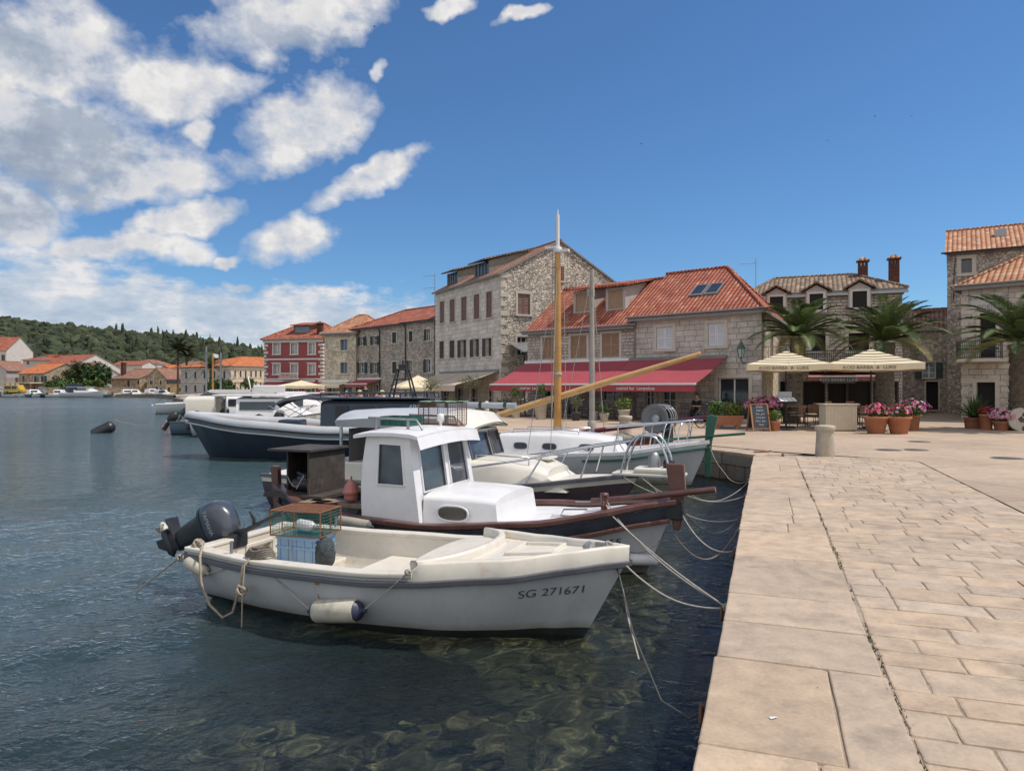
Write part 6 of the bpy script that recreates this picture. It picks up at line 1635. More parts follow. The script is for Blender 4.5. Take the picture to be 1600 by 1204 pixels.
# --- boat 5: orange red lateen boat behind
B5RZ = radians(-30)
B5D = Vector((cos(B5RZ), sin(B5RZ), 0)); B5O = Vector((4.15, 18.75, 0))-B5D*6.6
H5 = Hull(6.6, [(0, .05), (.1, .55), (.3, .95), (.55, 1.0), (.78, .75), (.92, .35), (1, .04)], [(0, .80), (.4, .66), (.7, .74), (1, .95)], [(0, -.2), (.6, -.4), (1, -.1)], [(0, .8), (.2, .35), (.5, .25), (.8, .6), (1, .95)], rake=.35, srake=.3)
def boat5():
    OR = pm('orange_red_paint', (.33, .085, .045), .5, .2, 4, .1, 20)
    t = thing('lateen_boat', 'orange red wooden boat with bare grey mast, dark red yard and black bow post', 'boat', B5O, B5RZ)
    mb = MB(); H5.shell(mb, [(0, 1), (None, 0)]); mb.build('hull', [OR, ANTIF], t)
    mb = MB(); H5.inner(mb, .08, .35, .05, .97); mb.build('lining', OR, t)
    mb = MB()
    for sd in (-1, 1): strake(mb, H5.rail(-.01, .03, 0, 1, 36, sd), .10, .08)
    mb.build('gunwale', GREENP, t, .012)
    mb = MB(); mb.box(6.44, 6.68, -.11, .11, .5, 1.78); mb.build('bow_post', pm('black_post', (.035, .032, .035), .6, .2, 5, .2), t, .015)
    inv = Matrix.Rotation(-B5RZ, 4, 'Z')
    m = inv @ (Vector((GX(925, 20.0), 20.0, 0))-B5O); h = GZ(421, 20.0)
    mb = MB(); mb.tube([(m.x, m.y, .3), (m.x, m.y, 3), (m.x, m.y, h)], [.085, .08, .055], 12); ms = mb.build('mast', WOODG, t)
    mb = MB(); mb.box(m.x-.14, m.x+.06, m.y-.05, m.y+.05, h-.75, h-.55); mb.lathe([(.075, 1.0), (.12, 1.1), (.13, 1.5), (.09, 1.55)], (m.x, m.y, -.2), 10); mb.build('mast_block', WOODG, ms)
    a = Vector((GX(792, 21.4), 21.4, GZ(690, 21.4))); b = Vector((GX(1112, 18.3), 18.3, GZ(650, 18.3)))
    mb = MB(); mb.tube([inv @ (a.lerp(b, k/6)-B5O) for k in range(7)], [.05, .065, .07, .07, .065, .055, .045], 10); mb.build('yard', pm('dark_red_paint', (.12, .022, .035), .45, .2, 6, .08, 20), t)
    mb = MB(); top = Vector((m.x, m.y, h-.1))
    mb.tube([top, (m.x+.35, m.y+.12, .7)], .012, 5); mb.tube([top, (m.x-.6, m.y-.9, .7)], .008, 5); mb.tube([top, (m.x-.5, m.y+.9, .7)], .008, 5); mb.build('rigging', WOODG, t)
    mb = MB(); mb.box(4.6, 6.2, -.45, .45, .72, .80); mb.build('foredeck', OR, t, .02)
    mb = MB(); mb.ball((m.x+.9, m.y-.1, .78), .42, 14, 8, sq=(1.2, .8, .6), jit=.15); mb.build('heaped_net', pm('grey_net', (.27, .25, .21), .95, .4, 12, .9, 30, bd=.05), t)
    # net drum on its stand
    c = inv @ (Vector((GX(1026, 18.5), 18.5, GZ(654, 18.5)))-B5O)
    mb = MB(); R_ = Matrix.Rotation(radians(172), 3, 'Z') @ Matrix.Rotation(radians(90), 3, 'X')
    mb.lathe([(.0, .0), (.10, .0), (.12, .03), (.27, -.06), (.385, -.14), (.39, -.12), (.28, -.02), (.13, .07), (.13, .45), (.0, .45)], c, 28, M=R_); dr = mb.build('net_drum', pm('drum_grey', (.17, .17, .175), .55, .2, 6, .1, metal=.3), t)
    mb = MB(); mb.lathe([(0, -.11), (.11, -.11), (.13, -.08), (.13, -.02)], c, 20, M=R_); mb.build('hub', METAL, dr)
    mb = MB()
    for z, r in ((.12, .36), (.24, .37), (.36, .37), (.46, .36)):
        mb.tube([c+R_ @ Vector((r*cos(2*pi*k/24), r*sin(2*pi*k/24), z)) for k in range(25)], .014, 5, caps=False)
    for k in range(8):
        a_ = 2*pi*k/8; mb.tube([c+R_ @ Vector((.37*cos(a_), .37*sin(a_), -.1)), c+R_ @ Vector((.37*cos(a_), .37*sin(a_), .46))], .010, 4); mb.tube([c+R_ @ Vector((.12*cos(a_), .12*sin(a_), .46)), c+R_ @ Vector((.36*cos(a_), .36*sin(a_), .46))], .010, 4)
    mb.build('cage', METAL, dr)
    mb = MB(); mb.tube([c+Vector((0, 0, -.38)), Vector((c.x-.1, c.y, .6))], .045, 8); mb.tube([c+Vector((-.3, 0, -.2)), Vector((c.x-.35, c.y, .7))], .014, 5); mb.build('stand', METAL, dr)
    return t
BOAT5 = boat5()

# --- boat 6: long navy boat with grey inflated collar, bow to the left
B6O = Vector((-2.2, 23.0, 0)); B6RZ = radians(180-4)
H6 = Hull(8.6, [(0, 1.35), (.4, 1.45), (.65, 1.35), (.82, .95), (.93, .48), (1, .08)], [(0, .86), (.4, .88), (.7, 1.05), (1, 1.32)], [(0, -.4), (.7, -.5), (1, -.1)], [(0, .35), (.5, .35), (.8, .65), (1, .95)], rake=.75)
def boat6():
    GREYT = pm('grey_collar_fabric', (.42, .44, .47), .55, .07, 1.5, .05, 14)
    t = thing('patrol_boat', 'long navy blue boat with grey inflated collar and dark cabin numbered 485', 'boat', B6O, B6RZ)
    mb = MB(); H6.shell(mb, [(.02, 1), (None, 0)]); mb.build('hull', [NAVY, ANTIF], t)
    mb = MB(); H6.deck(mb, 0, .99, .02, .03); mb.build('deck', pm('teak_deck', (.27, .16, .10), .75, .2, 6, .15, 30), t)
    for sd in (-1, 1):
        p = H6.rail(.03, .02, 0, .985, 40, sd)
        mb = MB(); mb.tube(p, [.19-.05*max(0, (i-28)/12) for i in range(41)], 14); cl = mb.build('collar', GREYT, t)
        mb = MB(); strake(mb, [q+Vector((0, sd*.185, -.05)) for q in p], .07, .065); mb.build('rubbing_band', BLACKP, cl)
        mb = MB(); strake(mb, [q+Vector((0, sd*.13, -.19)) for q in p], .08, .05); mb.build('spray_rail', GREYT, cl)
    mb = MB(); mb.ball((8.45, 0, 1.33), .22, 12, 8, sq=(1, 1.3, .8)); mb.build('bow_cap', GREYT, t)
    # cabin
    x0, x1, w, zt = .45, 3.75, 1.0, 1.86
    H = Wall
    mb = MB(); rows = []
    def ring(x, ww, z): return [Vector((x, -ww-.06, .85)), Vector((x, -ww, z-.1)), Vector((x, -ww+.06, z)), Vector((x, 0, z+.05)), Vector((x, ww-.06, z)), Vector((x, ww, z-.1)), Vector((x, ww+.06, .85))]
    rows = [ring(x0, w, zt), ring(x1-.15, w, zt), ring(x1, w-.04, zt-.06)]
    mb.grid(rows, 0, False); mb.add(rows[-1], [tuple(range(7))]); mb.add(list(reversed(rows[0])), [tuple(range(7))]); cb = mb.build('cabin', NAVY, t, .02)
    for sd in (1, -1):
        for xa, xb, za, zb, nm in ((x0+.75, x0+1.45, 1.28, 1.70, 'side_window'), (x0+1.6, x0+2.25, 1.28, 1.70, 'side_window'), (x0+2.40, x0+2.80, 1.02, 1.70, 'cabin_door')):
            mb = MB(); mb.box(xa, xb, sd*1.035-.012, sd*1.035+.012, za, zb); mb.build(nm, GLASS if nm == 'side_window' else BLACKP, t)
    mb = MB(); mb.box(x1-.01, x1+.02, -.7, .7, 1.3, 1.65); mb.build('windscreen', GLASS, t)
    mb = MB(); mb.box(x0-.2, x1+.25, -w-.1, w+.1, zt+.05, zt+.10); mb.build('cabin_roof', NAVY, t, .02)
    for sd in (-1, 1):
        mb = MB(); mb.tube([(x0-.1, sd*.98, zt+.24), (x1, sd*.98, zt+.24)], .022, 6)
        for k in range(5): mb.tube([(x0+(x1-x0)*k/4-.1+.1*k/4, sd*.98, zt+.08), (x0+(x1-x0)*k/4-.1+.1*k/4, sd*.98, zt+.24)], .018, 5)
        mb.build('roof_rail', NAVY, t)
    mb = MB(); cx = 1.35      # radar trestle
    for sx in (-1, 1):
        for sy in (-1, 1): mb.tube([(cx+sx*.38, sy*.3, zt+.1), (cx+sx*.16, sy*.14, zt+1.0)], .03, 6)
    for z, q in ((.35, .31), (.68, .24), (1.0, .17)):
        for sy in (-1, 1): mb.tube([(cx-q, sy*q*.85, zt+z), (cx+q, sy*q*.85, zt+z)], .025, 5)
        for sx in (-1, 1): mb.tube([(cx+sx*q, -q*.85, zt+z), (cx+sx*q, q*.85, zt+z)], .025, 5)
    mb.box(cx-.12, cx+.12, -.1, .1, zt+1.0, zt+1.16); mb.tube([(cx, 0, zt+1.16), (cx, 0, zt+1.3)], .03, 6); mb.build('radar_trestle', BLACKP, t)
    lettering('485', t, cb, (x0+.30, 1.035, 1.555), (radians(90), 0, pi), .27, pm('number_white', (.55, .55, .56), .6), name='hull_number')
    mb = MB(); mb.box(4.5, 5.2, .1, .8, .95, 1.25); mb.build('deck_locker', NAVY, t, .05, 3)
    mb = MB(); mb.ball((.0, 0, 0), .12, 8, 6); 
    return t
BOAT6 = boat6()

# --- generic motor boats behind
def motor_boat(name, label, loc, rz, L, bm, hullmat, style, canopy=None, sheer=.75, group=None, cat='boat', lod=1, outboard=True):
    h = Hull(L, [(0, bm*.9), (.4, bm), (.7, bm*.85), (.88, bm*.45), (1, .03)], [(0, sheer*.85), (.5, sheer*.9), (1, sheer*1.3)], [(0, -.2), (.7, -.3), (1, 0)], [(0, .35), (.5, .35), (.8, .65), (1, .95)], rake=L*.09)
    t = thing(name, label, cat, loc, rz, group)
    mb = MB(); h.shell(mb, [(.04, 1), (None, 0)], 16 if lod else 10); mb.build('hull', [hullmat, ANTIF], t)
    mb = MB(); h.inner(mb, .10, sheer*.45, 0, .55, n=10); h.deck(mb, .53, .995, .0, .06, n=8); mb.build('deck', GEL if hullmat is not GEL else CABW, t)
    if lod:
        mb = MB()
        for sd in (-1, 1): strake(mb, h.rail(.01, .0, 0, 1, 16, sd), .07, .06)
        mb.build('rub_rail', RUBR, t)
    z = sheer*.95
    if style in ('cabin', 'hardtop', 'flybridge'):
        x0, x1, w = L*.30, L*.70, bm*.72; zt = z+.95
        mb = MB(); rows = []
        for x, ww, zz in ((x0, w, zt), (x1-L*.10, w*.95, zt), (x1, w*.85, z+.45), (x1+L*.12, w*.55, z+.12)):
            rows.append([Vector((x, -ww*1.05, z-.05)), Vector((x, -ww, zz-.08)), Vector((x, -ww*.85, zz)), Vector((x, 0, zz+.06)), Vector((x, ww*.85, zz)), Vector((x, ww, zz-.08)), Vector((x, ww*1.05, z-.05))])
        mb.grid(rows, 0, True); mb.add(list(reversed(rows[0])), [tuple(range(7))]); mb.build('cabin', CABW, t)
        for sd in (-1, 1):
            mb = MB(); y = sd*(w*1.02+.012)
            mb.add([(x0+.15, y, z+.42), (x1-L*.14, y*.97, z+.42), (x1-L*.14, y*.95, z+.80), (x0+.15, y*.985, z+.80)], [(0, 1, 2, 3)]); mb.build('side_window', GLASS, t)
        a, b = rows[1], rows[2]
        mb = MB(); n_ = Vector((.02, 0, .015))
        mb.add([a[2].lerp(b[2], .12)+n_+Vector((0, .05, 0)), a[2].lerp(b[2], .92)+n_+Vector((0, .05, 0)), a[4].lerp(b[4], .92)+n_+Vector((0, -.05, .0)), a[4].lerp(b[4], .12)+n_+Vector((0, -.05, 0))], [(0, 1, 2, 3)]); mb.build('windscreen', GLASS, t)
        if style == 'hardtop':
            mb = MB(); mb.box(x0-L*.16, x1-L*.06, -w*1.05, w*1.05, zt+.10, zt+.17); mb.build('hard_top', CABW, t, .03)
            mb = MB()
            for sd in (-1, 1): mb.tube([(x0-L*.14, sd*w, z), (x0-L*.14, sd*w, zt+.12)], .03, 6)
            mb.build('posts', STEEL, t)
        if style == 'flybridge':
            mb = MB(); mb.box(x0+.2, x1-L*.12, -w*.8, w*.8, zt+.05, zt+.55); mb.build('flybridge', CABW, t, .06)
            mb = MB(); mb.tube([(x0+.1, -w*.8, zt), (x0-.1, -w*.8, zt+1.1), (x0-.1, w*.8, zt+1.1), (x0+.1, w*.8, zt)], .04, 6); mb.build('arch', CABW, t)
    if style == 'console':
        mb = MB(); mb.prism([(L*.42, -.35, z-.3), (L*.58, -.35, z-.3), (L*.55, -.35, z+.55), (L*.44, -.35, z+.65)], (0, .7, 0)); mb.build('console', CABW, t, .04)
        mb = MB(); mb.box(L*.28, L*.38, -.4, .4, z-.3, z+.1); mb.build('seat', GEL, t, .04)
        mb = MB(); mb.add([(L*.55, -.33, z+.58), (L*.55, .33, z+.58), (L*.50, .30, z+.95), (L*.50, -.30, z+.95)], [(0, 1, 2, 3)]); mb.build('windscreen', BGLASS, t)
    if style == 'open':
        for x in (.25, .45): mb = MB(); mb.box(L*x, L*x+.3, -bm*.8, bm*.8, z-.35, z-.25); mb.build('thwart', GEL, t)
    if canopy:
        cm, x0, x1, zz, kind = canopy
        w = bm*.85
        mb = MB(); rows = []
        if kind == 'bimini':
            for q in (0, .1, .25, .5, .75, .9, 1): rows.append([Vector((lerp(x0, x1, q), w*k/5, zz-.42*abs(2*q-1)**2.2-.16*abs(k/5)**3)) for k in range(-5, 6)])
        else:
            for q in (0, .2, .6, 1): rows.append([Vector((lerp(x0, x1, q), -w*1.02, z-.05)), Vector((lerp(x0, x1, q), -w, zz-.2))]+[Vector((lerp(x0, x1, q), w*k/5*.92, zz-.08*abs(k/5)**3-(.25 if q == 1 else 0)*0)) for k in range(-5, 6)]+[Vector((lerp(x0, x1, q), w, zz-.2)), Vector((lerp(x0, x1, q), w*1.02, z-.05))])
            mb.add(list(reversed(rows[0])), [tuple(range(len(rows[0])))])
        mb.grid(rows, 0, True); mb.grid([[p+Vector((0, 0, -.015)) for p in reversed(r)] for r in rows], 0, True); mb.build('canopy', cm, t)
        if kind == 'bimini':
            mb = MB()
            for sd in (-1, 1):
                for xa, xb in ((x0+.05, (x0+x1)/2), (x1-.05, (x0+x1)/2), ((x0+x1)/2, x0+.4), (x1-.5, x1-.2)): mb.tube([(xa, sd*w*.98, zz-.45), (xb, sd*bm*.92, z)], .016, 5)
            mb.build('canopy_frame', STEEL, t)
    if outboard:
        mb = MB(); M = Matrix.Translation((-.12, 0, sheer*.85)) @ Matrix.Rotation(radians(35), 4, 'Y')
        rows = [[M @ Vector((-.05+rx*cos(2*pi*k/10), ry*sin(2*pi*k/10), zz)) for k in range(10)] for zz, rx, ry in ((-.55, .10, .02), (-.1, .10, .05), (0, .2, .14), (.25, .23, .16), (.42, .15, .11), (.47, .05, .04))]
        mb.grid(rows, 0, True, True); mb.build('outboard', BLACKP, t)
    if lod and style != 'open':
        mb = MB()
        for sd in (-1, 1):
            q = [h.pt(s, 1, sd)+Vector((0, -sd*.06, .42 if s > .62 else .3)) for s in (.58, .7, .82, .92, .985)]; mb.tube(q, .018, 5)
            for s in (.6, .74, .88): mb.tube([h.pt(s, 1, sd)+Vector((0, -sd*.05, 0)), h.pt(s, 1, sd)+Vector((0, -sd*.06, .4))], .014, 4)
        mb.build('bow_rail', STEEL, t)
    return t
BLUEG = pm('blue_grey_hull', (.16, .22, .28), .4, .1, 2, .03, coat=.2)
BLKC = pm('black_canvas', (.035, .036, .042), .75, .2, 2, .2, 8)
GREYC = pm('grey_canvas', (.33, .32, .31), .8, .12, 2, .3, 6, bd=.03)
WHC = pm('pale_canvas', (.60, .56, .50), .8, .08, 2, .3, 5, bd=.03)
def behind_boats():
    D = atan2(.56, .83)      # bows towards the shore
    def at(px, Y): return (GX(px, Y), Y, 0)
    D2 = radians(14)
    motor_boat('motorboat', 'blue grey hulled motorboat under a beige spray canopy at the left of the moored row', at(272, 34.5), D2, 6.2, 1.15, BLUEG, 'open', (WHC, .7, 2.0, 1.85, 'cover'), .75)
    motor_boat('cabin_cruiser', 'white cruiser with grey hard top behind the blue grey motorboat', at(308, 33.4), radians(8), 6.6, 1.3, CABW, 'hardtop', None, .85)
    motor_boat('motorboat', 'white open boat with black bimini and dark seats behind the navy boat collar', at(405, 29.5), radians(4), 6.0, 1.15, CABW, 'console', (BLKC, .6, 3.5, 1.98, 'bimini'), .85)
    motor_boat('cabin_cruiser', 'white cruiser with pale canvas sides and tall windscreen in the middle of the row', at(320, 39), radians(18), 7.2, 1.35, CABW, 'cabin', (GREYC, .3, 2.4, 2.15, 'cover'), .85)
    motor_boat('cabin_cruiser', 'white cruiser with rounded roof just left of the black bimini', at(352, 36), radians(10), 7.0, 1.4, CABW, 'cabin', (GREYC, .8, 2.2, 2.1, 'bimini'), .95)
    motor_boat('cabin_cruiser', 'white flybridge cruiser behind the moored row near the red house', at(330, 47), radians(20), 8, 1.5, CABW, 'flybridge', None, .95)
    motor_boat('motorboat', 'small white boat with blue screen beside the navy cabin', at(470, 27.5), radians(2), 5.0, 1.05, CABW, 'cabin', None, .75)
    motor_boat('cabin_cruiser', 'white cruiser half hidden behind the black bimini boat', at(405, 40), radians(12), 7.5, 1.4, CABW, 'hardtop', None, .9)
    motor_boat('motorboat', 'white open motorboat far along the row with pale cover', at(300, 56), radians(25), 6, 1.2, CABW, 'open', (WHC, .6, 3.6, 1.5, 'cover'), .8)
    motor_boat('motorboat', 'white boat with blue tarpaulin under the cream palace', at(322, 75), radians(30), 7, 1.3, CABW, 'open', (pm('blue_tarp', (.05, .16, .40), .6, .15, 3), .5, 5.2, 1.6, 'cover'), .8)
    motor_boat('cabin_cruiser', 'white cruiser with raked screen and arch just behind the beige spray canopy', at(292, 38), radians(12), 7.0, 1.3, CABW, 'cabin', (BLKC, .4, 2.0, 2.0, 'bimini'), .9)
    motor_boat('motorboat', 'white console boat with grey bimini in the second row', at(352, 43), radians(14), 6.4, 1.2, CABW, 'console', (GREYC, .8, 3.4, 2.05, 'bimini'), .85)
    motor_boat('cabin_cruiser', 'white hard top cruiser in the third row left of the red house', at(300, 51), radians(20), 7.5, 1.4, CABW, 'hardtop', None, .95)
    motor_boat('cabin_cruiser', 'white cabin boat in the third row below the red house awnings', at(372, 50), radians(16), 7.5, 1.4, CABW, 'cabin', None, 1.0)
    motor_boat('motorboat', 'white console boat squeezed between the navy cabin and the black bimini', at(438, 33), radians(8), 6.0, 1.15, CABW, 'console', None, .9)
    # three sailing boats: tall bare masts
    for k, (px, Y, h, lab, m_) in enumerate(((322.5, 62, GZ(541, 62), 'sailing boat with the tallest pale mast of three in front of the palace', METAL), (332.5, 66, GZ(552, 66), 'sailing boat with a brown mast and small white masthead flag', WOODV), (345, 64, GZ(551, 64), 'sailing boat with a pale mast nearest the cream palace front', METAL))):
        h_ = Hull(8, [(0, .9), (.4, 1.25), (.8, .7), (1, .03)], [(0, .8), (1, 1.1)], [(0, -.2), (1, 0)], [(0, .35), (.8, .65), (1, .95)], rake=.8)
        t = thing('sailing_boat', lab, 'boat', (GX(px, Y)-4.0*cos(.5), Y-4.0*sin(.5), 0), .5)
        mb = MB(); h_.shell(mb, [(.04, 1), (None, 0)], 12); mb.build('hull', [CABW, ANTIF], t)
        mb = MB(); h_.deck(mb, 0, .99, .02, .05, n=10); mb.build('deck', GEL, t)
        mb = MB(); mb.box(2.2, 5.4, -.75, .75, .85, 1.25); mb.build('coach_roof', CABW, t, .1)
        mb = MB(); mb.tube([(4, 0, .8), (4, 0, h)], [.10, .07], 8); mb.tube([(4, -.6, h*.55), (4, .6, h*.55)], .03, 5); mb.build('mast', m_, t)
        mb = MB(); mb.tube([(4, 0, 1.6), (1.6, 0, 1.5)], .10, 8); mb.build('boom', pm('sail_cover', (.42, .40, .36), .8), t)
        mb = MB()
        for q in ((7.8, 0, 1.1), (.1, 0, .9), (4, -1.2, .8), (4, 1.2, .8)): mb.tube([(4, 0, h-.2), q], .012, 4)
        mb.build('rigging', IRON, t)
        if k == 1: mb = MB(); mb.add([(4, 0, h), (4.5, .1, h-.1), (4.5, .1, h-.42), (4, 0, h-.4), (4, .012, h), (4.5, .112, h-.1), (4.5, .112, h-.42), (4, .012, h-.4)], [(0, 1, 2, 3), (7, 6, 5, 4)]); mb.build('flag', WHITEP, t)
    # the row along the far quay
    C = [CABW, GEL, CABW, BLUEG, CABW, NAVY]
    spots = [(8, 'small white boat moored by the grey far house at the left edge', 'open'), (20, 'white boat moored left of the yellow van', 'open'), (30, 'white boat with outboard moored below the orange roofed terrace house', 'cabin'), (41, 'low cream boat moored below the terrace awning', 'open'), (50, 'white boat moored below the right end of the terrace house', 'open'),
             (64, 'pale boat moored before the green garden', 'open'), (74, 'long pale boat moored beside the dark wheelhouse cruiser', 'cabin'), (87, 'low white boat moored before the round tree', 'open'), (150, 'small open boat moored right of the dark wheelhouse cruiser', 'open'),
             (163, 'small white boat moored at the left end of the long stone house', 'open'), (176, 'white cabin boat moored below the yellow window', 'cabin'), (190, 'white motorboat moored below the long stone house', 'cabin'), (205, 'white cabin boat moored at the right end of the long stone house', 'open'),
             (217, 'navy boat moored before the tan gable', 'cabin'), (230, 'white cabin boat moored before the tan gable', 'cabin'), (246, 'navy hulled boat moored between tan gable and yellow building', 'open')]
    for i, (px, lab, st) in enumerate(spots):
        Y = 152.5+rnd.uniform(-.8, .8); motor_boat('moored_boat', lab, (GX(px, Y), Y, 0), radians(rnd.uniform(20, 70) if i % 3 else rnd.uniform(-10, 20)), rnd.uniform(5, 6.5), 1.1, C[i % 6], st, None, rnd.uniform(.7, .9), 'boats moored along the far quay', lod=0, outboard=i % 2 == 0)
    t = motor_boat('moored_boat', 'white cruiser with tall dark wheelhouse moored before the garden wall', (GX(97, 151), 151, 0), radians(6), 9.5, 1.5, CABW, 'hardtop', None, 1.2, 'boats moored along the far quay', lod=0, outboard=False)
    mb = MB(); mb.box(1.2, 3.6, -1.1, 1.1, 1.1, 2.9); mb.build('wheelhouse', NAVY, t, .08)
behind_boats()
# ---------------------------------------------------------------- plants
LEAF = pm('leaf_green', (.075, .125, .035), .6, .3, 3, 0, tint=True, spec=.3)
LEAFO = pm('olive_leaf', (.13, .15, .085), .7, .3, 3, 0, tint=True, spec=.3)
LEAFP = pm('palm_leaf', (.095, .138, .050), .5, .3, 2, 0, tint=True, spec=.35)
PETAL = pm('pink_petal', (.62, .13, .22), .7, .3, 9, 0, tint=True, spec=.2)
BARK = pm('bark', (.17, .13, .095), .9, .3, 6, .6, 25)
TERRA = pm('terracotta', (.40, .165, .095), .8, .14, 3, .15, 25, dirt=((.45, .33, .26), 2.5, .58, .5), spec=.2)
STONEP = pm('pale_stone_pot', (.45, .41, .35), .85, .14, 4, .25, 25, dirt=((.22, .2, .17), 3, .58, .5))
SOIL = pm('soil', (.05, .035, .025), .95, .3, 10, .5, 40)
def leaves(mb, c, R, n, size, mi=0, sq=(1, 1, 1), shell=.55, tint=(1, 1, 1), asp=.45, flower=None):
    """many separate leaf faces spread through an uneven volume"""
    c = Vector(c); o = Vector((rnd.random()*99, rnd.random()*99, 0)); k = 0
    while k < n:
        d = Vector((rnd.gauss(0, 1), rnd.gauss(0, 1), rnd.gauss(0, 1)))
        if d.length < 1e-3: continue
        d.normalize(); q = mnoise.noise(d*1.9+o)
        r = (shell+(1-shell)*rnd.random()**.5)*(.80+.55*q)
        if rnd.random() < .25 and q < -.1: k += 1; continue
        p = c+Vector((d.x*sq[0], d.y*sq[1], d.z*sq[2]))*R*r
        a = Vector((rnd.gauss(0, 1), rnd.gauss(0, 1), rnd.gauss(0, .7))).normalized(); b = a.cross(d+Vector((rnd.gauss(0, .5), rnd.gauss(0, .5), .2))).normalized()
        s_ = size*rnd.uniform(.6, 1.4); t_ = rnd.uniform(.6, 1.35)*(1+.35*q)
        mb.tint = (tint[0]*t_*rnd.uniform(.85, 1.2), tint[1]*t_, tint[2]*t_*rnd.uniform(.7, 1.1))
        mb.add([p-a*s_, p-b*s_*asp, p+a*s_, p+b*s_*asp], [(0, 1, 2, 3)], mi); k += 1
    mb.tint = (1, 1, 1)
def blooms(mb, c, R, n, size, mi, sq=(1, 1, 1), cols=((1, 1, 1), (1.1, 2.9, 2.3), (1.05, 1.9, 1.7), (.85, .9, 1.25)), heads=True):
    c = Vector(c)
    for _ in range(n):
        d = Vector((rnd.gauss(0, 1), rnd.gauss(0, 1), abs(rnd.gauss(.3, .8)))).normalized(); p = c+Vector((d.x*sq[0], d.y*sq[1], d.z*sq[2]))*R*rnd.uniform(.85, 1.1)
        cc = rnd.choice(cols)
        for k in range(5):
            a = 2*pi*k/5+rnd.random(); x = d.orthogonal().normalized(); y = d.cross(x); u = x*cos(a)+y*sin(a); t_ = rnd.uniform(.75, 1.2)
            mb.tint = tuple(q*t_ for q in cc)
            w = d.cross(u)*size*.45; mb.add([p, p+u*size*.6+w+d*size*.25, p+u*size+d*size*.1, p+u*size*.6-w+d*size*.25], [(0, 1, 2, 3)], mi)
    mb.tint = (1, 1, 1)
def pot(t, r, h, mat, rim=.06, taper=.7, name='pot'):
    mb = MB(); mb.lathe([(r*taper*.96, 0), (r*taper, .01), (r*.93, h-rim*1.3), (r, h-rim*1.2), (r*1.02, h-.01), (r*.98, h), (r*.88, h), (r*.86, h-.05)], n=22); o = mb.build(name, mat, t)
    mb = MB(); mb.lathe([(0, h-.06), (r*.87, h-.055)], n=16); mb.build('soil', SOIL, o); return o
def potted(label, p, r, h, mat, plant, name='potted_plant', group=None, scale=1, taper=.7):
    t = thing(name, label, 'potted plant', (p[0], p[1], QZ), rnd.uniform(0, 6), group); pot(t, r, h, mat, taper=taper); kind = plant[0]
    mb = MB()
    if kind == 'ball':      # topiary standard
        _, R, zc = plant; s = MB(); s.tube([(0, 0, h-.1), (.02, 0, (h+zc)/2), (0, 0, zc)], [.025, .02, .018], 6); s.build('stem', BARK, t); leaves(mb, (0, 0, zc), R, 420, .045, tint=(.8, .95, .8), shell=.7)
    elif kind == 'bush':
        _, R, n, sz, tn = plant; leaves(mb, (0, 0, h+R*.55), R, n, sz, sq=(1, 1, .85), shell=.3, tint=tn)
        s = MB()
        for k in range(4): s.tube([(0, 0, h-.08), (rnd.uniform(-.5, .5)*R, rnd.uniform(-.5, .5)*R, h+R*.7)], [.018, .006], 5)
        s.build('stems', BARK, t)
    elif kind == 'spiky':
        _, R, n = plant
        for k in range(n):
            a = rnd.uniform(0, 2*pi); e = rnd.uniform(.15, 1.35); d = Vector((cos(a)*cos(e), sin(a)*cos(e), sin(e))); sd_ = Vector((-sin(a), cos(a), 0)); L = R*rnd.uniform(.7, 1.1)
            P = [Vector((0, 0, h-.03)), Vector((0, 0, h))+d*L*.5, Vector((0, 0, h))+d*L+Vector((0, 0, -L*.28*cos(e)))]; w = [.018, .024, .002]; t_ = rnd.uniform(.6, 1.4)
            mb.tint = (t_*.9, t_, t_*.9)
            mb.grid([[p-sd_*q, p+Vector((0, 0, -q*.5)), p+sd_*q] for p, q in zip(P, w)], 0, False)
    elif kind == 'olive':
        _, R, zc, n = plant; s = MB(); s.tube([(0, 0, h-.1), (.03, .02, zc*.6), (-.02, 0, zc-R*.4), (0, 0, zc)], [.045, .038, .03, .012], 7)
        for k in range(5):
            a = k*1.26; s.tube([(0, 0, zc-R*.55), (cos(a)*R*.45, sin(a)*R*.45, zc-.0), (cos(a)*R*.75, sin(a)*R*.75, zc+R*.3)], [.018, .012, .004], 5)
        s.build('trunk', BARK, t); leaves(mb, (0, 0, zc), R, n, .055, sq=(1.05, 1.05, .9), shell=.3, tint=(1, 1, 1), asp=.25)
        mb.build('crown', LEAFO, t); return t
    elif kind == 'flowers':
        _, R, n, nb, sz = plant[:5]; leaves(mb, (0, 0, h+R*.35), R, n, .05, sq=(1, 1, .7), shell=.25, tint=(.9, .9, .8)); mb.build('foliage', LEAF, t); mb = MB(); blooms(mb, (0, 0, h+R*.3), R, int(nb*.7), sz*.85, 0, (1, 1, .8), *plant[5:])
        mb.build('blossoms', PETAL, t); return t
    mb.build('foliage', LEAF, t); return t

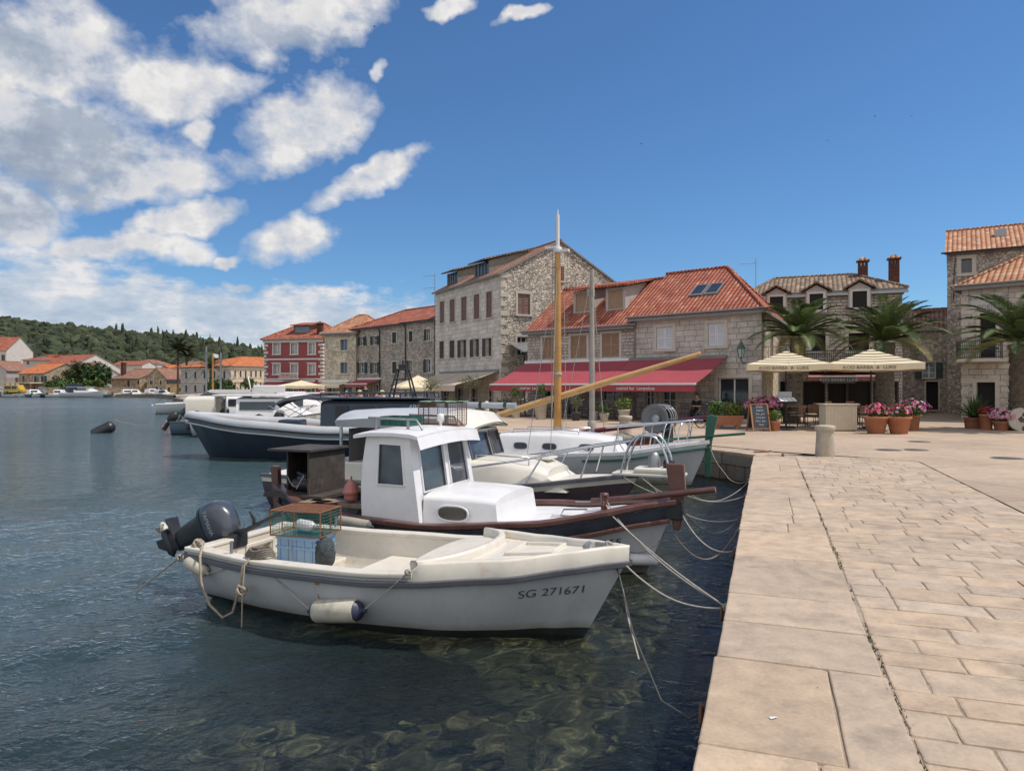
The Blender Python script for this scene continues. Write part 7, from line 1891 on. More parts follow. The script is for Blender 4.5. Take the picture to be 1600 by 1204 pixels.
def palm(label, x, Y, zc, R, tr, nf, seed, lean=0, tk=1.0):
    r = random.Random(seed); t = thing('palm_tree', label, 'palm', (x, Y, QZ)); zc -= QZ
    mb = MB(); n = 26; rows = []
    for i in range(n+1):
        z = zc*i/n; q = tr*(1.12-.12*i/n)*(1+.07*(i % 2))*(1+.15*max(0, i/n-.82)/.18); rows.append([(q*cos(2*pi*k/14+i*.22)*(1+.05*(k % 2))+lean*i/n, q*sin(2*pi*k/14+i*.22)*(1+.05*(k % 2)), z) for k in range(14)])
    mb.grid(rows, 0, False, True)
    for k in range(90):   # old frond stubs
        i = r.random(); a = r.uniform(0, 2*pi); z = zc*(.25+.75*i); q = tr*(1.06+.15*max(0, (z/zc)-.82)/.18); d = Vector((cos(a), sin(a), 0)); p = d*q+Vector((lean*z/zc, 0, z)); w = Vector((-sin(a), cos(a), 0))*.05
        mb.add([p-w, p+w, p+d*.10+Vector((0, 0, .13))], [(0, 1, 2)])
    mb.build('trunk', pm('palm_bark', (.12, .095, .07), .95, .35, 8, .8, 20, bd=.04), t)
    mb = MB(); top = Vector((lean, 0, zc+.1))
    for f in range(nf):
        a = f*2.39996+r.uniform(-.2, .2); e0 = radians(lerp(86, -4, (f/nf)**1.05))+r.uniform(-.08, .08); L = R*r.uniform(.88, 1.12)*(1 if f > nf*.15 else .8)
        d = Vector((cos(a), sin(a), 0)); pts = []; p = top.copy()+d*.08; e = e0; N_ = 13
        for i in range(N_): pts.append(p.copy()); p = p+(d*cos(e)+Vector((0, 0, sin(e))))*L/N_; e -= radians(lerp(2.5, 8.5, i/N_))*(1 if e > -1.25 else 0)
        t_ = r.uniform(.6, 1.25)*tk; dead = f > nf*.93
        mb.tint = (t_*(2.2 if dead else 1.0), t_*(1.3 if dead else 1), t_*.9)
        sdv = Vector((-sin(a), cos(a), 0))
        mb.grid([[q-sdv*.016*(1-i/N_)-Vector((0, 0, 0)), q+Vector((0, 0, .014)), q+sdv*.016*(1-i/N_)] for i, q in enumerate(pts)], 0, True)
        for i in range(1, N_*5):
            u = i/5; j = min(N_-2, int(u)); q = pts[j].lerp(pts[j+1], u-j); tg = (pts[j+1]-pts[j]).normalized(); up = sdv.cross(tg)*-1
            if up.z < 0: up = -up
            ll = R*.20*(sin(pi*min(1, (u/N_)*.92+.08))**.6)*r.uniform(.85, 1.15)
            for sg in (-1, 1):
                v = (sdv*sg*.80+tg*.55+up*.32).normalized(); tip = q+v*ll+Vector((0, 0, -ll*.22)); m_ = q+v*ll*.5; w = tg*.0135*(1 if R < 3.3 else 1.8)
                tt = t_*r.uniform(.8, 1.25); mb.tint = (tt*(2.2 if dead else 1), tt*(1.3 if dead else 1), tt*.8)
                mb.add([q-w, q+w, m_+w*.9, tip, m_-w*.9], [(0, 1, 2, 3, 4)])
    mb.build('crown', LEAFP, t); return t
palm('palm tree behind the left striped parasol', GX(1243, 31), 31.5, 4.45, 2.3, .30, 42, 3, .35)
palm('palm tree behind the right striped parasol with fronds over the alley', GX(1392, 30.5), 31, 4.2, 2.55, .34, 46, 5, 0)
palm('stout palm tree at the right edge before the corner house', GX(1597, 26), 26, 3.85, 2.5, .36, 46, 9, 0)
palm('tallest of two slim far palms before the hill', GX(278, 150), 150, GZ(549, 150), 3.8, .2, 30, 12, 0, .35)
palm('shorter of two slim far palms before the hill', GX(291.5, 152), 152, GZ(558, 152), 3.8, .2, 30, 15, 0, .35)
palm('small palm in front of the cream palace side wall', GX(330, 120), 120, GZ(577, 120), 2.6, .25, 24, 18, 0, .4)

def tree(label, x, Y, h, R, mat, n, size, tint=(1, 1, 1), group=None, base=QZ):
    t = thing('tree', label, 'tree', (x, Y, base), 0, group)
    mb = MB(); mb.tube([(0, 0, -.2), (.1, 0, h*.35), (0, .1, h-R)], [.28, .22, .16], 8)
    for k in range(6): a = k*1.05; mb.tube([(0, .1, h-R*1.2), (cos(a)*R*.5, sin(a)*R*.5, h-R*.7), (cos(a)*R*.8, sin(a)*R*.8, h-R*.3)], [.12, .08, .03], 6)
    mb.build('trunk', BARK, t)
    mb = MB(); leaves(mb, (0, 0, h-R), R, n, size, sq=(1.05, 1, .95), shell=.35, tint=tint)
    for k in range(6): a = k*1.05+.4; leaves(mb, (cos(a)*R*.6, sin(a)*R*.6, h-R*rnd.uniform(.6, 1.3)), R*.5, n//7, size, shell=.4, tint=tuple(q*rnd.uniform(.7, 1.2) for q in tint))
    mb.build('crown', mat, t); return t
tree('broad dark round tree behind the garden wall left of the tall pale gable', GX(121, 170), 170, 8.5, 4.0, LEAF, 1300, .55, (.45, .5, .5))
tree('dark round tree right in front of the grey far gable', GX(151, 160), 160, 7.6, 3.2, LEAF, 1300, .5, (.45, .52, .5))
tree('low bushy tree spreading below the grey far gable', GX(146, 158), 158, 3.8, 2.6, LEAF, 900, .45, (.7, .75, .6))
tree('low shrubby tree in the garden between the two far houses', GX(112, 158), 158, 3.6, 3.0, LEAF, 800, .4, (.6, .7, .6))
tree('small shrubby tree at the right end of the orange roofed terrace house', GX(88, 160), 160, 4.2, 2.6, LEAF, 700, .4, (.55, .6, .55))
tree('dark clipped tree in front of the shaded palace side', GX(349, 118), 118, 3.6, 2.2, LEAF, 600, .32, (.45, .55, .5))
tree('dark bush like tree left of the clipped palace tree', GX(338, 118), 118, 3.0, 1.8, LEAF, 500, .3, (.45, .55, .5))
tree('little tree before the sunny palace front', GX(388, 110), 110, 3.2, 1.1, LEAF, 260, .22, (.9, .9, .7))
tree('far tree showing between the row houses below the hill', GX(186, 210), 210, 9, 4, LEAF, 700, .5, (.5, .55, .5), base=2)
t = thing('garden_wall', 'low rubble garden wall along the far quay', 'wall', (GX(100, 156), 156, QZ)); mb = MB(); mb.box(-4, 15, -.2, .2, 0, 1.5); mb.build('stones', RUB_TAN, t)

# ---------------------------------------------------------------- terrace of the cocktail bar: pots
P = lambda px, py: onz(px, py)
potted('pale stone jar with a round clipped ball, left of the barrel pot', P(806, 653), .30, .62, STONEP, ('ball', .30, 1.35), taper=.62)
potted('tall barrel shaped stone pot with a round clipped ball beside the wooden mast', P(845, 655), .33, .80, STONEP, ('ball', .30, 1.50), taper=.75)
potted('dark pot with a loose olive bush right of the wooden mast', P(900, 657), .24, .40, pm('charcoal_pot', (.05, .05, .055), .7), ('olive', .42, .95, 420))
potted('white pot with spiky agave left of the stone mooring post', P(944, 659), .22, .40, STONEP, ('spiky', .62, 60))
potted('pale pot with thin reddish plant just behind the grey mast', P(928, 656), .22, .42, STONEP, ('bush', .32, 160, .05, (1.3, .9, .7)))
potted('small pot with spiky yucca behind the net drum', P(1022, 662), .22, .38, TERRA, ('spiky', .55, 50))
potted('round bush spilling over its pot behind the stone mooring post', P(975, 662), .26, .62, STONEP, ('bush', .42, 420, .05, (1.5, 1.35, .9)))
potted('leafy oleander bush in a hidden pot left of the first clipped ball', P(783, 651), .25, .3, STONEP, ('bush', .55, 500, .055, (.9, 1, .9)))
potted('pale leafed shrub with white blooms by the beige awning corner', P(762, 651), .25, .3, STONEP, ('flowers', .5, 360, 40, .05, ((1.4, 4.5, 3.0), (1.4, 4.0, 2.6))))
potted('standard olive tree in a pot at the end of the navy cabin', P(673, 648), .28, .45, STONEP, ('olive', .66, 1.75, 900))
potted('standard olive tree in a pot between the navy cabin and the red awning', P(735, 650), .28, .45, STONEP, ('olive', .62, 1.85, 900))
potted('low leafy pot between the two standard olives', P(705, 649), .3, .4, STONEP, ('bush', .5, 420, .055, (1.1, .8, .7)))
potted('dry reddish shrub pot right of the second standard olive', P(722, 650), .25, .35, TERRA, ('bush', .45, 320, .05, (1.5, .9, .7)))
potted('low green shrub pot at the foot of the first standard olive', P(688, 649), .25, .35, STONEP, ('bush', .42, 320, .05, (.9, 1, .8)))
# big planter with shrubs by the bicycle
def planter():
    p = P(1136, 669); t = thing('planter', 'long terracotta planter with green and golden shrubs beside the bicycle', 'planter', (p.x, p.y, QZ), radians(-14))
    mb = MB(); mb.hexa([(-.5, -.22, .12), (.5, -.22, .12), (.5, .22, .12), (-.5, .22, .12), (-.62, -.28, .5), (.62, -.28, .5), (.62, .28, .5), (-.62, .28, .5)])
    for x in (-.35, .35): mb.box(x-.06, x+.06, -.2, .2, 0, .12)
    mb.build('trough', TERRA, t, .02)
    mb = MB(); leaves(mb, (-.40, 0, .78), .40, 520, .055, tint=(.8, 1.0, .5), shell=.3); mb.build('green_shrub', LEAF, t)
    mb = MB(); leaves(mb, (.22, 0, .72), .48, 620, .055, sq=(1.1, .9, .85), tint=(1.6, 1.25, .6), shell=.3); mb.build('golden_shrub', LEAF, t)
planter()
potted('pot with red and pink oleander in full bloom behind the chalkboard', P(1203, 667), .28, .62, TERRA, ('flowers', .58, 800, 260, .08))
potted('second oleander pot in pale pink bloom close behind the chalkboard', P(1180, 666), .28, .62, TERRA, ('flowers', .50, 600, 130, .075, ((1.1, 2.6, 1.9), (1, 1.2, 1.2))))
potted('round terracotta pot with green herbs between chalkboard and menu stand', P(1211, 673), .20, .36, TERRA, ('bush', .32, 320, .045, (1, 1.1, .6)))
potted('large terracotta pot of deep pink geraniums next to the cream counter', P(1368.5, 677), .40, .58, TERRA, ('flowers', .42, 420, 110, .06, ((1, 1, 1), (1.1, 1.8, 1.6), (.9, .6, .7))), taper=.66)
potted('large terracotta pot of red and white geraniums, second from the cream counter', P(1404.5, 677.5), .40, .58, TERRA, ('flowers', .38, 380, 90, .06, ((.9, .3, .4), (1.1, 2.6, 2.2))), taper=.66)
potted('smaller terracotta pot with tall bush of pink and purple blooms', P(1426, 672), .26, .55, TERRA, ('flowers', .58, 900, 150, .07, ((1, 1, 1), (.75, .7, 1.4), (1.1, 2.8, 2.4), (1.1, 3.6, 2.8))), taper=.75)
potted('tall terracotta pot with crimson flowers beside the sago palm', P(1541, 671), .24, .58, TERRA, ('flowers', .26, 220, 90, .05, ((.9, .15, .3), (.8, .2, .35))), taper=.8)
potted('low terracotta bowl of pale pink hydrangea heads', P(1565, 672), .30, .34, TERRA, ('flowers', .46, 420, 150, .08, ((1.05, 2.6, 2.0), (1, 2.0, 1.7))), taper=.7)
t = potted('broad terracotta pot with dark sago palm before the corner house', P(1522, 669), .36, .42, TERRA, ('spiky', 1.05, 150), taper=.85)
potted('terracotta pot with red bloom half hidden by the millstone', P(1586, 664), .26, .34, TERRA, ('bush', .4, 300, .05, (.8, .9, .6)))
potted('green shrub in a pot at the foot of the right edge palm', P(1598, 661), .3, .4, TERRA, ('bush', .55, 420, .06, (.8, 1, .6)))
def millstone():
    p = P(1594, 673); t = thing('millstone', 'round grey millstone with square hole standing at the right edge', 'millstone', (p.x, p.y, QZ), radians(-10))
    mb = MB(); n = 32; R = .42
    for y, s_ in ((-.08, 1), (.08, -1)):
        outer = [(R*cos(2*pi*k/n), y, .42+R*sin(2*pi*k/n)) for k in range(n)]
        inner = []
        for k in range(n):
            a = 2*pi*k/n+pi/4; m = max(abs(cos(a)), abs(sin(a))); q = .085/m; inner.append((q*cos(a-pi/4), y, .42+q*sin(a-pi/4)))
        mb.grid([outer, inner] if s_ > 0 else [inner, outer], 0, False, True)
    rr = lambda y: [(R*cos(2*pi*k/n), y, .42+R*sin(2*pi*k/n)) for k in range(n)]
    mb.grid([rr(.08), rr(-.08)], 0, True, True)
    mb.build('stone_disc', STONEP, t)
    mb = MB(); mb.box(-.1, .1, .0, .02, .32, .52); mb.build('dark_hole', DARKIN, t)
millstone()

# ---------------------------------------------------------------- cafe things
def parasol(label, px, Y, wpx, zt, rz, stripes, lettering_on=True, mat=None, h=None):
    x = GX(px, Y); t = thing('parasol', label, 'parasol', (x, Y, QZ), rz); a = wpx/FPX*Y/2
    ze = zt[1]-QZ; zp = zt[0]-QZ
    mb = MB(); n = 6
    for q in range(4):
        A, B = [(-1, -1), (1, -1), (1, 1), (-1, 1)][q], [(1, -1), (1, 1), (-1, 1), (-1, -1)][q]
        for j in range(n):
            v0, v1 = j/n, (j+1)/n
            def pt(c, v): r_ = a*v; sgn = .03*sin(pi*v); return Vector((c[0]*r_, c[1]*r_, zp+(ze-zp)*v-sgn))
            def mid(v): m_ = (pt(A, v)+pt(B, v))/2; m_.z -= .05*v; return m_
            mi = 0
            if stripes:
                va, vb = v0, v0+(v1-v0)*.66
                for k, (u0, u1) in enumerate(((va, vb), (vb, v1))):
                    for L_, R_ in ((lambda v: pt(A, v), mid), (mid, lambda v: pt(B, v))): mb.add([L_(u0), R_(u0), R_(u1), L_(u1)] if u0 > 0 else [L_(0), R_(u1), L_(u1)], [(3, 2, 1, 0)] if u0 > 0 else [(2, 1, 0)], k if 0 <= j <= 4 else 0)
            else:
                for L_, R_ in ((lambda v: pt(A, v), mid), (mid, lambda v: pt(B, v))): mb.add([L_(v0), R_(v0), R_(v1), L_(v1)] if v0 > 0 else [L_(0), R_(v1), L_(v1)], [(3, 2, 1, 0)] if v0 > 0 else [(2, 1, 0)], 0)
    cv = mb.build('canopy', [mat or CANVAS_CREAM, pm('brown_stripe', (.10, .075, .05), .85)], t)
    mb = MB(); hv = .24
    for q in range(4):
        A, B = [(-1, -1), (1, -1), (1, 1), (-1, 1)][q], [(1, -1), (1, 1), (-1, 1), (-1, -1)][q]
        rows = [[], []]; N_ = 16
        for i in range(N_+1):
            u = i/N_; c = Vector((A[0]+(B[0]-A[0])*u, A[1]+(B[1]-A[1])*u, 0))*a; zz = ze-.05*(1-abs(2*u-1)); o = Vector((c.x, c.y, 0)).normalized()*.012*sin(i*2.2)
            rows[0].append(Vector((c.x, c.y, zz))); rows[1].append(Vector((c.x, c.y, zz-hv*(.95+.05*cos(i*1.1))))+o*2)
        mb.grid(rows, 0, True)
    vl = mb.build('valance', mat or CANVAS_CREAM, t)
    if lettering_on:
        lettering('KOD BARBA \u2693 LUKE' if False else 'KOD BARBA  &  LUKE', t, vl, (-.12*a, -a-.016, ze-.20), (radians(90), 0, 0), .155, pm('sign_brown', (.16, .125, .095), .8), sx=1.15)
    mb = MB(); mb.tube([(0, 0, 0), (0, 0, zp-.02)], .03, 8); mb.lathe([(.02, zp-.03), (.05, zp), (.03, zp+.06), (0, zp+.1)], n=8); mb.build('pole', IRON if stripes else METAL, t)
    mb = MB()
    for q in range(8):
        b = q*pi/4; k = a/max(abs(cos(b)), abs(sin(b))); mb.tube([(0, 0, zp-.10), (cos(b)*k*.97, sin(b)*k*.97, ze-.04)], .012, 4)
    mb.build('ribs', METAL, t)
    mb = MB(); mb.box(-.3, .3, -.3, .3, 0, .08); mb.build('base', IRON, t, .01); return t
parasol('left striped cream parasol with brown lettering beside the lantern wall', 1228, 27.5, 118, (GZ(548, 27.5), GZ(570, 27.5)), radians(-17), True)
parasol('right striped cream parasol with brown lettering above the cream counter', 1361, 27, 130, (GZ(545, 27), GZ(569, 27)), radians(-22), True)
parasol('broad plain cream parasol in front of the red house', 471, 60, 66, (GZ(594, 60), GZ(602, 60)), radians(10), False, False)
parasol('plain yellowish parasol in front of the brown rubble houses', 653, 47, 72, (GZ(586, 47), GZ(604, 47)), radians(20), False, False)
def counter():
    p = P(1315, 673.5); t = thing('counter', 'cream slatted service counter under the right striped parasol', 'counter', (p.x, p.y+.3, QZ), radians(0)); w = .56
    mb = MB(); mb.box(-w, w, -.28, .28, .03, .95)
    n = 22
    for k in range(n): x = -w+2*w*(k+.5)/n; mb.box(x-w/n*.82, x+w/n*.82, -.30, -.28, .05, .94)
    mb.build('slatted_body', pm('cream_slats', (.60, .52, .39), .7, .06, 4, .1), t)
    mb = MB(); mb.box(-w-.08, w+.08, -.36, .34, .95, .985); mb.build('top', pm('cream_top', (.64, .58, .47), .6, .05, 4), t, .006)
    mb = MB(); mb.box(-w+.03, w-.03, -.26, .26, 0, .03); mb.build('plinth', IRON, t)
counter()
def chalkboard():
    p = P(1185, 673); t = thing('chalkboard', 'wooden A frame chalkboard with chalk writing on the plaza', 'sign', (p.x, p.y, QZ), radians(8)); w = .32; h = .98
    wood = pm('orange_frame_wood', (.36, .17, .07), .6, .15, 5, .1); slate = pm('slate_board', (.035, .045, .06), .8, .2, 3)
    fr = None
    for sg, nm in ((1, 'front_board'), (-1, 'rear_board')):
        def q(x, z, o=0): return Vector((x, -sg*(.24*(1-z/h)+.02)-sg*o, z))
        mb = MB(); mb.quad(q(-w, .10), q(w, .10), q(w, h-.04), q(-w, h-.04)); b = mb.build(nm, slate, t)
        mb = MB()
        for a, c in (((-w, 0), (-w, h)), ((w, 0), (w, h)), ((-w, .10), (w, .10)), ((-w, h-.02), (w, h-.02))): mb.bar(q(*a), q(*c), .05, .03)
        mb.build('frame', wood, b)
        if sg == 1: fr = b
    ch = pm('chalk', (.42, .46, .50), .9)
    tilt = atan2(.24, h)
    for k, (tx, sz) in enumerate((('Daily', .13), ('menu', .12), ('Fish  grill', .09), ('Cocktails', .09), ('Wine  Beer', .09), ('Pasta', .09))):
        z = .84-k*.125; lettering(tx, t, fr, (0, -(.24*(1-z/h)+.02)-.006, z), (radians(90)-tilt, 0, 0), sz, ch, shear=.25, ext=0)
chalkboard()
def menu_stand():
    p = P(1229, 672); t = thing('menu_stand', 'black iron menu stand with open menu between chalkboard and counter', 'menu stand', (p.x, p.y, QZ), radians(5))
    mb = MB(); mb.tube([(0, 0, 0), (0, 0, 1.05)], .02, 6); mb.lathe([(.2, 0), (.2, .02), (.05, .04)], n=14); mb.box(-.34, .34, -.02, .02, 1.0, 1.03); mb.build('post', IRON, t)
    mb = MB(); mb.prism([(-.36, -.22, 1.04), (.36, -.22, 1.04), (.36, .10, 1.20), (-.36, .10, 1.20)], (0, 0, .02)); ds = mb.build('desk', IRON, t)
    for x in (-.24, -.08, .08, .24): mb = MB(); mb.prism([(x-.07, -.20, 1.073), (x+.07, -.20, 1.073), (x+.07, .07, 1.208), (x-.07, .07, 1.208)], (0, 0, .003)); mb.build('menu_sheet', pm('paper', (.6, .6, .6), .8), ds)
    mb = MB(); mb.box(-.26, .26, .10, .13, 1.20, 1.42); mb.build('back_plate', METAL, t, .05)
menu_stand()
def chair_proto(label, group, wood=True, loc=(0, 0, 0), rz=0):
    m = pm('dark_chair_frame', (.035, .03, .03), .5) ; sm = pm('chair_slat_wood', (.30, .15, .09), .6, .2, 5) if wood else pm('black_rattan', (.04, .04, .045), .7, .2, 8)
    t = thing('cafe_chair', label, 'chair', loc, rz, group)
    for x in (-.2, .2):
        mb = MB(); mb.tube([(x, -.2, 0), (x, -.19, .45)], .014, 5); mb.build('leg', m, t)
        mb = MB(); mb.tube([(x, .22, 0), (x, .19, .45), (x, .26, .86)], .014, 5); mb.build('leg', m, t)
    mb = MB(); mb.box(-.21, .21, -.21, .20, .44, .47); mb.build('seat', sm, t, .01)
    mb = MB()
    for k in range(4): z = .56+k*.085; mb.box(-.2, .2, .205+.02*k, .22+.02*k, z, z+.06)
    mb.build('backrest', sm, t)
    if wood: mb = MB(); mb.box(-.19, .19, -.19, .17, .471, .50); mb.build('cushion', pm('cream_cushion', (.58, .52, .42), .85, .1, 5), t, .01)
    return t
def table_proto(label, loc, rz, wood=True, group=None, w=.35):
    t = thing('cafe_table', label, 'table', loc, rz, group)
    mb = MB(); mb.box(-w, w, -.35, .35, .72, .75); mb.build('top', pm('table_wood', (.30, .17, .10), .5, .2, 4, .1) if wood else pm('grey_table_top', (.28, .27, .26), .5), t, .008)
    mb = MB(); mb.tube([(0, 0, .02), (0, 0, .72)], .03, 6); mb.build('column', IRON, t)
    mb = MB(); mb.box(-.25, .25, -.03, .03, 0, .03); mb.box(-.03, .03, -.25, .25, .001, .031); mb.build('foot', IRON, t); return t
def cafe():
    c0 = None
    spots = [(1246, 667, 200, 'wooden cafe chair with cream cushion just right of the menu stand'), (1240, 661, 20, 'wooden cafe chair behind the menu stand'), (1268, 665, 170, 'folding wooden chair left of the cream counter'), (1282, 660, 10, 'wooden chair in the shade left of the cream counter'),
             (1348, 660, 40, 'wooden chair in the shade right of the cream counter'), (1345, 669, 190, 'wooden chair between counter and first geranium pot'), (1384, 660, 0, 'wooden chair behind the two geranium pots'), (1215, 660, 60, 'wooden chair behind the herb pot'), (1300, 655, 15, 'wooden chair deep in the shade behind the counter'), (1330, 655, -15, 'wooden chair under the dark shop front')]
    for px, py, r_, lab in spots:
        p = P(px, py)
        if c0 is None: c0 = chair_proto(lab, 'wooden chairs under the striped parasols', True, p, radians(r_))
        else: dup(c0, p, radians(r_), lab)
    tb = None
    for px, py, lab in ((1256, 662, 'wooden cafe table between menu stand and counter'), (1284, 664, 'wooden cafe table touching the left side of the counter'), (1340, 662, 'wooden cafe table right behind the counter'), (1376, 662, 'wooden cafe table behind the first geranium pot'), (1225, 661, 'wooden cafe table behind the herb pot')):
        p = P(px, py)
        if tb is None: tb = table_proto(lab, p, .2, True, 'cafe tables under the striped parasols')
        else: dup(tb, p, rnd.uniform(-.3, .3), lab)
    d = BAR_R.d; n = -BAR_R.inn; c1 = None
    A = Vector((.9, 41.1, 0))
    def bp(a, o): q = A+d*a+n*o; return Vector((q.x, q.y, QZ))
    labs = ['under the left end of the long red awning', 'under the awning behind the clipped ball pot', 'under the awning behind the barrel pot', 'under the awning left of the wooden mast', 'under the awning right of the wooden mast', 'under the awning behind the olive bush', 'under the awning left of the grey mast', 'under the awning right of the grey mast', 'under the awning behind the agave', 'under the awning above the net drum', 'at the long wooden table left side', 'at the long wooden table right side']
    for k, lab in enumerate(labs):
        a = .8+k*1.05; r_ = BAR_R.rz+(0 if k % 2 else pi)+rnd.uniform(-.3, .3); p = bp(a, 2.3+.5*(k % 2))
        if c1 is None: c1 = chair_proto('black rattan chair '+lab, 'black chairs on the bar terrace', False, p, r_)
        else: dup(c1, p, r_, 'black rattan chair '+lab)
    t1 = None
    for k, lab in enumerate(['first dark table under the left end of the red awning', 'dark table under the red awning by the wooden mast', 'dark table under the red awning between the two masts', 'dark table under the red awning by the agave']):
        p = bp(1.3+k*2.1, 1.7)
        if t1 is None: t1 = table_proto(lab, p, BAR_R.rz, False, 'dark tables on the bar terrace')
        else: dup(t1, p, BAR_R.rz, lab)
    table_proto('long wooden table behind the net drum', bp(9.6, 2.2), BAR_R.rz, True, None, .75); table_proto('long wooden table near the white framed bar door', bp(11.4, 2.0), BAR_R.rz, True, None, .75)
    t = thing('sofa', 'grey outdoor sofa against the bar wall beside the door', 'sofa', bp(11.6, .75), BAR_R.rz); g_ = pm('grey_sofa', (.20, .19, .18), .85, .1, 4, .2)
    mb = MB(); mb.box(-.9, .9, -.4, .3, .12, .45); mb.build('seat', g_, t, .04); mb = MB(); mb.box(-.9, .9, .3, .45, .12, .9); mb.build('backrest', g_, t, .04)
cafe()

def bicycle():
    p = P(1110, 667); t = thing('bicycle', 'dark bicycle parked against the long planter', 'bicycle', (p.x, p.y, QZ), radians(28)); R = .33
    for x, nm in ((-.5, 'wheel'), (.5, 'wheel')):
        mb = MB(); mb.tube([(x+R*cos(2*pi*k/24), 0, R+R*sin(2*pi*k/24)) for k in range(25)], .02, 6, caps=False); w = mb.build('wheel', BLACKP, t)
        mb = MB()
        for k in range(10): mb.tube([(x, 0, R), (x+R*cos(2*pi*k/10), 0, R+R*sin(2*pi*k/10))], .004, 3)
        mb.lathe([(.03, -.03), (.03, .03)], (x, 0, R), 8, M=Matrix.Rotation(pi/2, 3, 'X')); mb.build('spokes', METAL, w)
    mb = MB()
    for a, b in (((-.5, 0, R), (-.05, 0, .28)), ((-.05, 0, .28), (-.18, 0, .82)), ((-.18, 0, .75), (.36, 0, .80)), ((-.05, 0, .28), (.38, 0, .72)), ((-.5, 0, R), (-.17, 0, .74)), ((.5, 0, R), (.36, 0, .92))): mb.tube([a, b], .017, 6)
    mb.build('frame', pm('bike_paint', (.03, .035, .05), .35), t)
    mb = MB(); mb.ball((-.2, 0, .90), .1, 10, 5, sq=(1.3, .7, .35)); mb.tube([(-.19, 0, .8), (-.2, 0, .89)], .014, 5); mb.build('saddle', BLACKP, t)
    mb = MB(); mb.tube([(.3, -.26, 1.0), (.38, -.2, 1.03), (.36, 0, .98), (.38, .2, 1.03), (.3, .26, 1.0)], .014, 6); mb.tube([(.36, 0, .9), (.36, 0, .99)], .016, 5); mb.build('handlebar', METAL, t)
    mb = MB(); mb.lathe([(.09, -.01), (.09, .01)], (-.05, .04, .28), 14, M=Matrix.Rotation(pi/2, 3, 'X')); mb.tube([(-.05, .06, .28), (.05, .06, .14)], .012, 4); mb.tube([(-.05, -.06, .28), (-.15, -.06, .42)], .012, 4); mb.build('crank', METAL, t)
bicycle()

# ---------------------------------------------------------------- mooring posts, dark discs, small street things
BOLL = pm('bollard_stone', (.42, .36, .29), .85, .16, 5, .4, 22, dirt=((.17, .15, .13), 4, .55, .6))
def bollard(label, px, py, h, r):
    p = P(px, py); t = thing('stone_bollard', label, 'bollard', p)
    mb = MB(); mb.lathe([(r*1.02, -.05), (r, .05), (r*.90, h*.55), (r*.87, h-.14)], n=24); mb.build('shaft', BOLL, t)
    mb = MB(); mb.lathe([(r*.87, h-.14), (r*1.0, h-.115), (r*1.05, h-.08), (r*1.05, h-.03), (r*.98, h), (r*.5, h+.012), (0, h+.014)], n=24); mb.build('cap', BOLL, t)
bollard('squat stone mooring post alone on the paved quay edge', 1289, 711.5, .70, .215)
bollard('stone mooring post behind the sailing boat, plant above it', 977, 683, .68, .21)
for k, (px, py, r, lab) in enumerate(((1389, 703, .30, 'dark round disc in the plaza nearest the stone post'), (1432, 703, .28, 'dark round disc in the plaza right of its twin'), (1437, 690, .30, 'dark round disc nearest the geranium pots'), (1575, 716, .32, 'dark round disc near the right edge of the plaza'))):
    p = onz(px, py, QZ); t = thing('dark_disc', lab, 'manhole cover', p, .3*k); mb = MB(); mb.lathe([(r, .002), (r*.98, .010), (0, .010)], n=24); mb.build('lid', pm('disc_dark', (.075, .065, .055), .7, .3, 8, .3), t)  # thin dark round disc lying on the plaza paving
    mb = MB(); mb.lathe([(r+.03, .001), (r+.03, .006), (r+.003, .006)], n=24, caps=False); mb.build('rim', BOLL, t)
t = thing('paper_litter', 'small white scrap lying on the near edge stones', 'litter', onz(1208, 1122)+Vector((0, 0, .004)), .4); mb = MB(); mb.add([(-.02, -.006, 0), (.02, -.01, .003), (.025, .008, .0), (-.015, .01, .004)], [(0, 1, 2, 3)]); mb.build('scrap', MATS['paper'], t)

# ---------------------------------------------------------------- boat gear
def fender(label, p0, p1, r, m=FENDW, e=FENDB, rope=None):
    p0, p1 = Vector(p0), Vector(p1); t = thing('fender', label, 'fender', p0); d = (p1-p0); L = d.length; M = d.to_track_quat('Z', 'Y').to_matrix()
    mb = MB(); mb.lathe([(r*.92, r*.55), (r, r*.7), (r*1.01, L*.5), (r, L-r*.7), (r*.92, L-r*.55)], M=M, n=18); mb.build('barrel', m, t)
    for a, b, s_ in ((0, r*.6, 1), (L, L-r*.6, -1)):
        mb = MB(); mb.lathe([(.0, a-s_*r*.02), (r*.22, a), (r*.30, a+s_*r*.12), (r*.7, a+s_*r*.25), (r*.93, b)], M=M, n=18); mb.tube([M @ Vector((0, 0, a)), M @ Vector((0, 0, a-s_*r*.35))], r*.2, 6); mb.build('end_cap', e, t)
    return t
def rope(label, pts, r=.011, m=ROPE, knots=(), group=None, drop=None):
    p = [Vector(q) for q in pts]
    t = thing('mooring_rope', label, 'rope', p[0], 0, group); mb = MB(); mb.tube([q-p[0] for q in p], r*.8, 6); mb.build('line', m, t)
    if knots:
        mb = MB()
        for k in knots:
            c = Vector(k)-p[0]
            for j in range(3): a = j*1.3; x = Vector((cos(a), sin(a), .3*sin(a*2))).normalized(); y = Vector((0, 0, 1)).cross(x).normalized(); mb.tube([c+(x*cos(2*pi*i/10)+(y*.5+Vector((0, 0, .8)))*sin(2*pi*i/10))*r*3.2 for i in range(11)], r*.95, 5, caps=False)
        mb.build('knot', m, t)
    return t
def B1(x, y, z): return bw(B1O, x, y, z)
def B2(x, y, z): return bw(B2O, x, y, z)
def B3(x, y, z): return bw(B3O, x, y, z)
f0 = H1.at(1.72, .24, -1); f1 = H1.at(2.28, .30, -1)
F0, F1 = B1(f0.x, f0.y-.12, .22), B1(f1.x, f1.y-.12, .29)
fender('large white cylindrical fender with navy ends hanging on the nearest boat', F0, F1, .105)
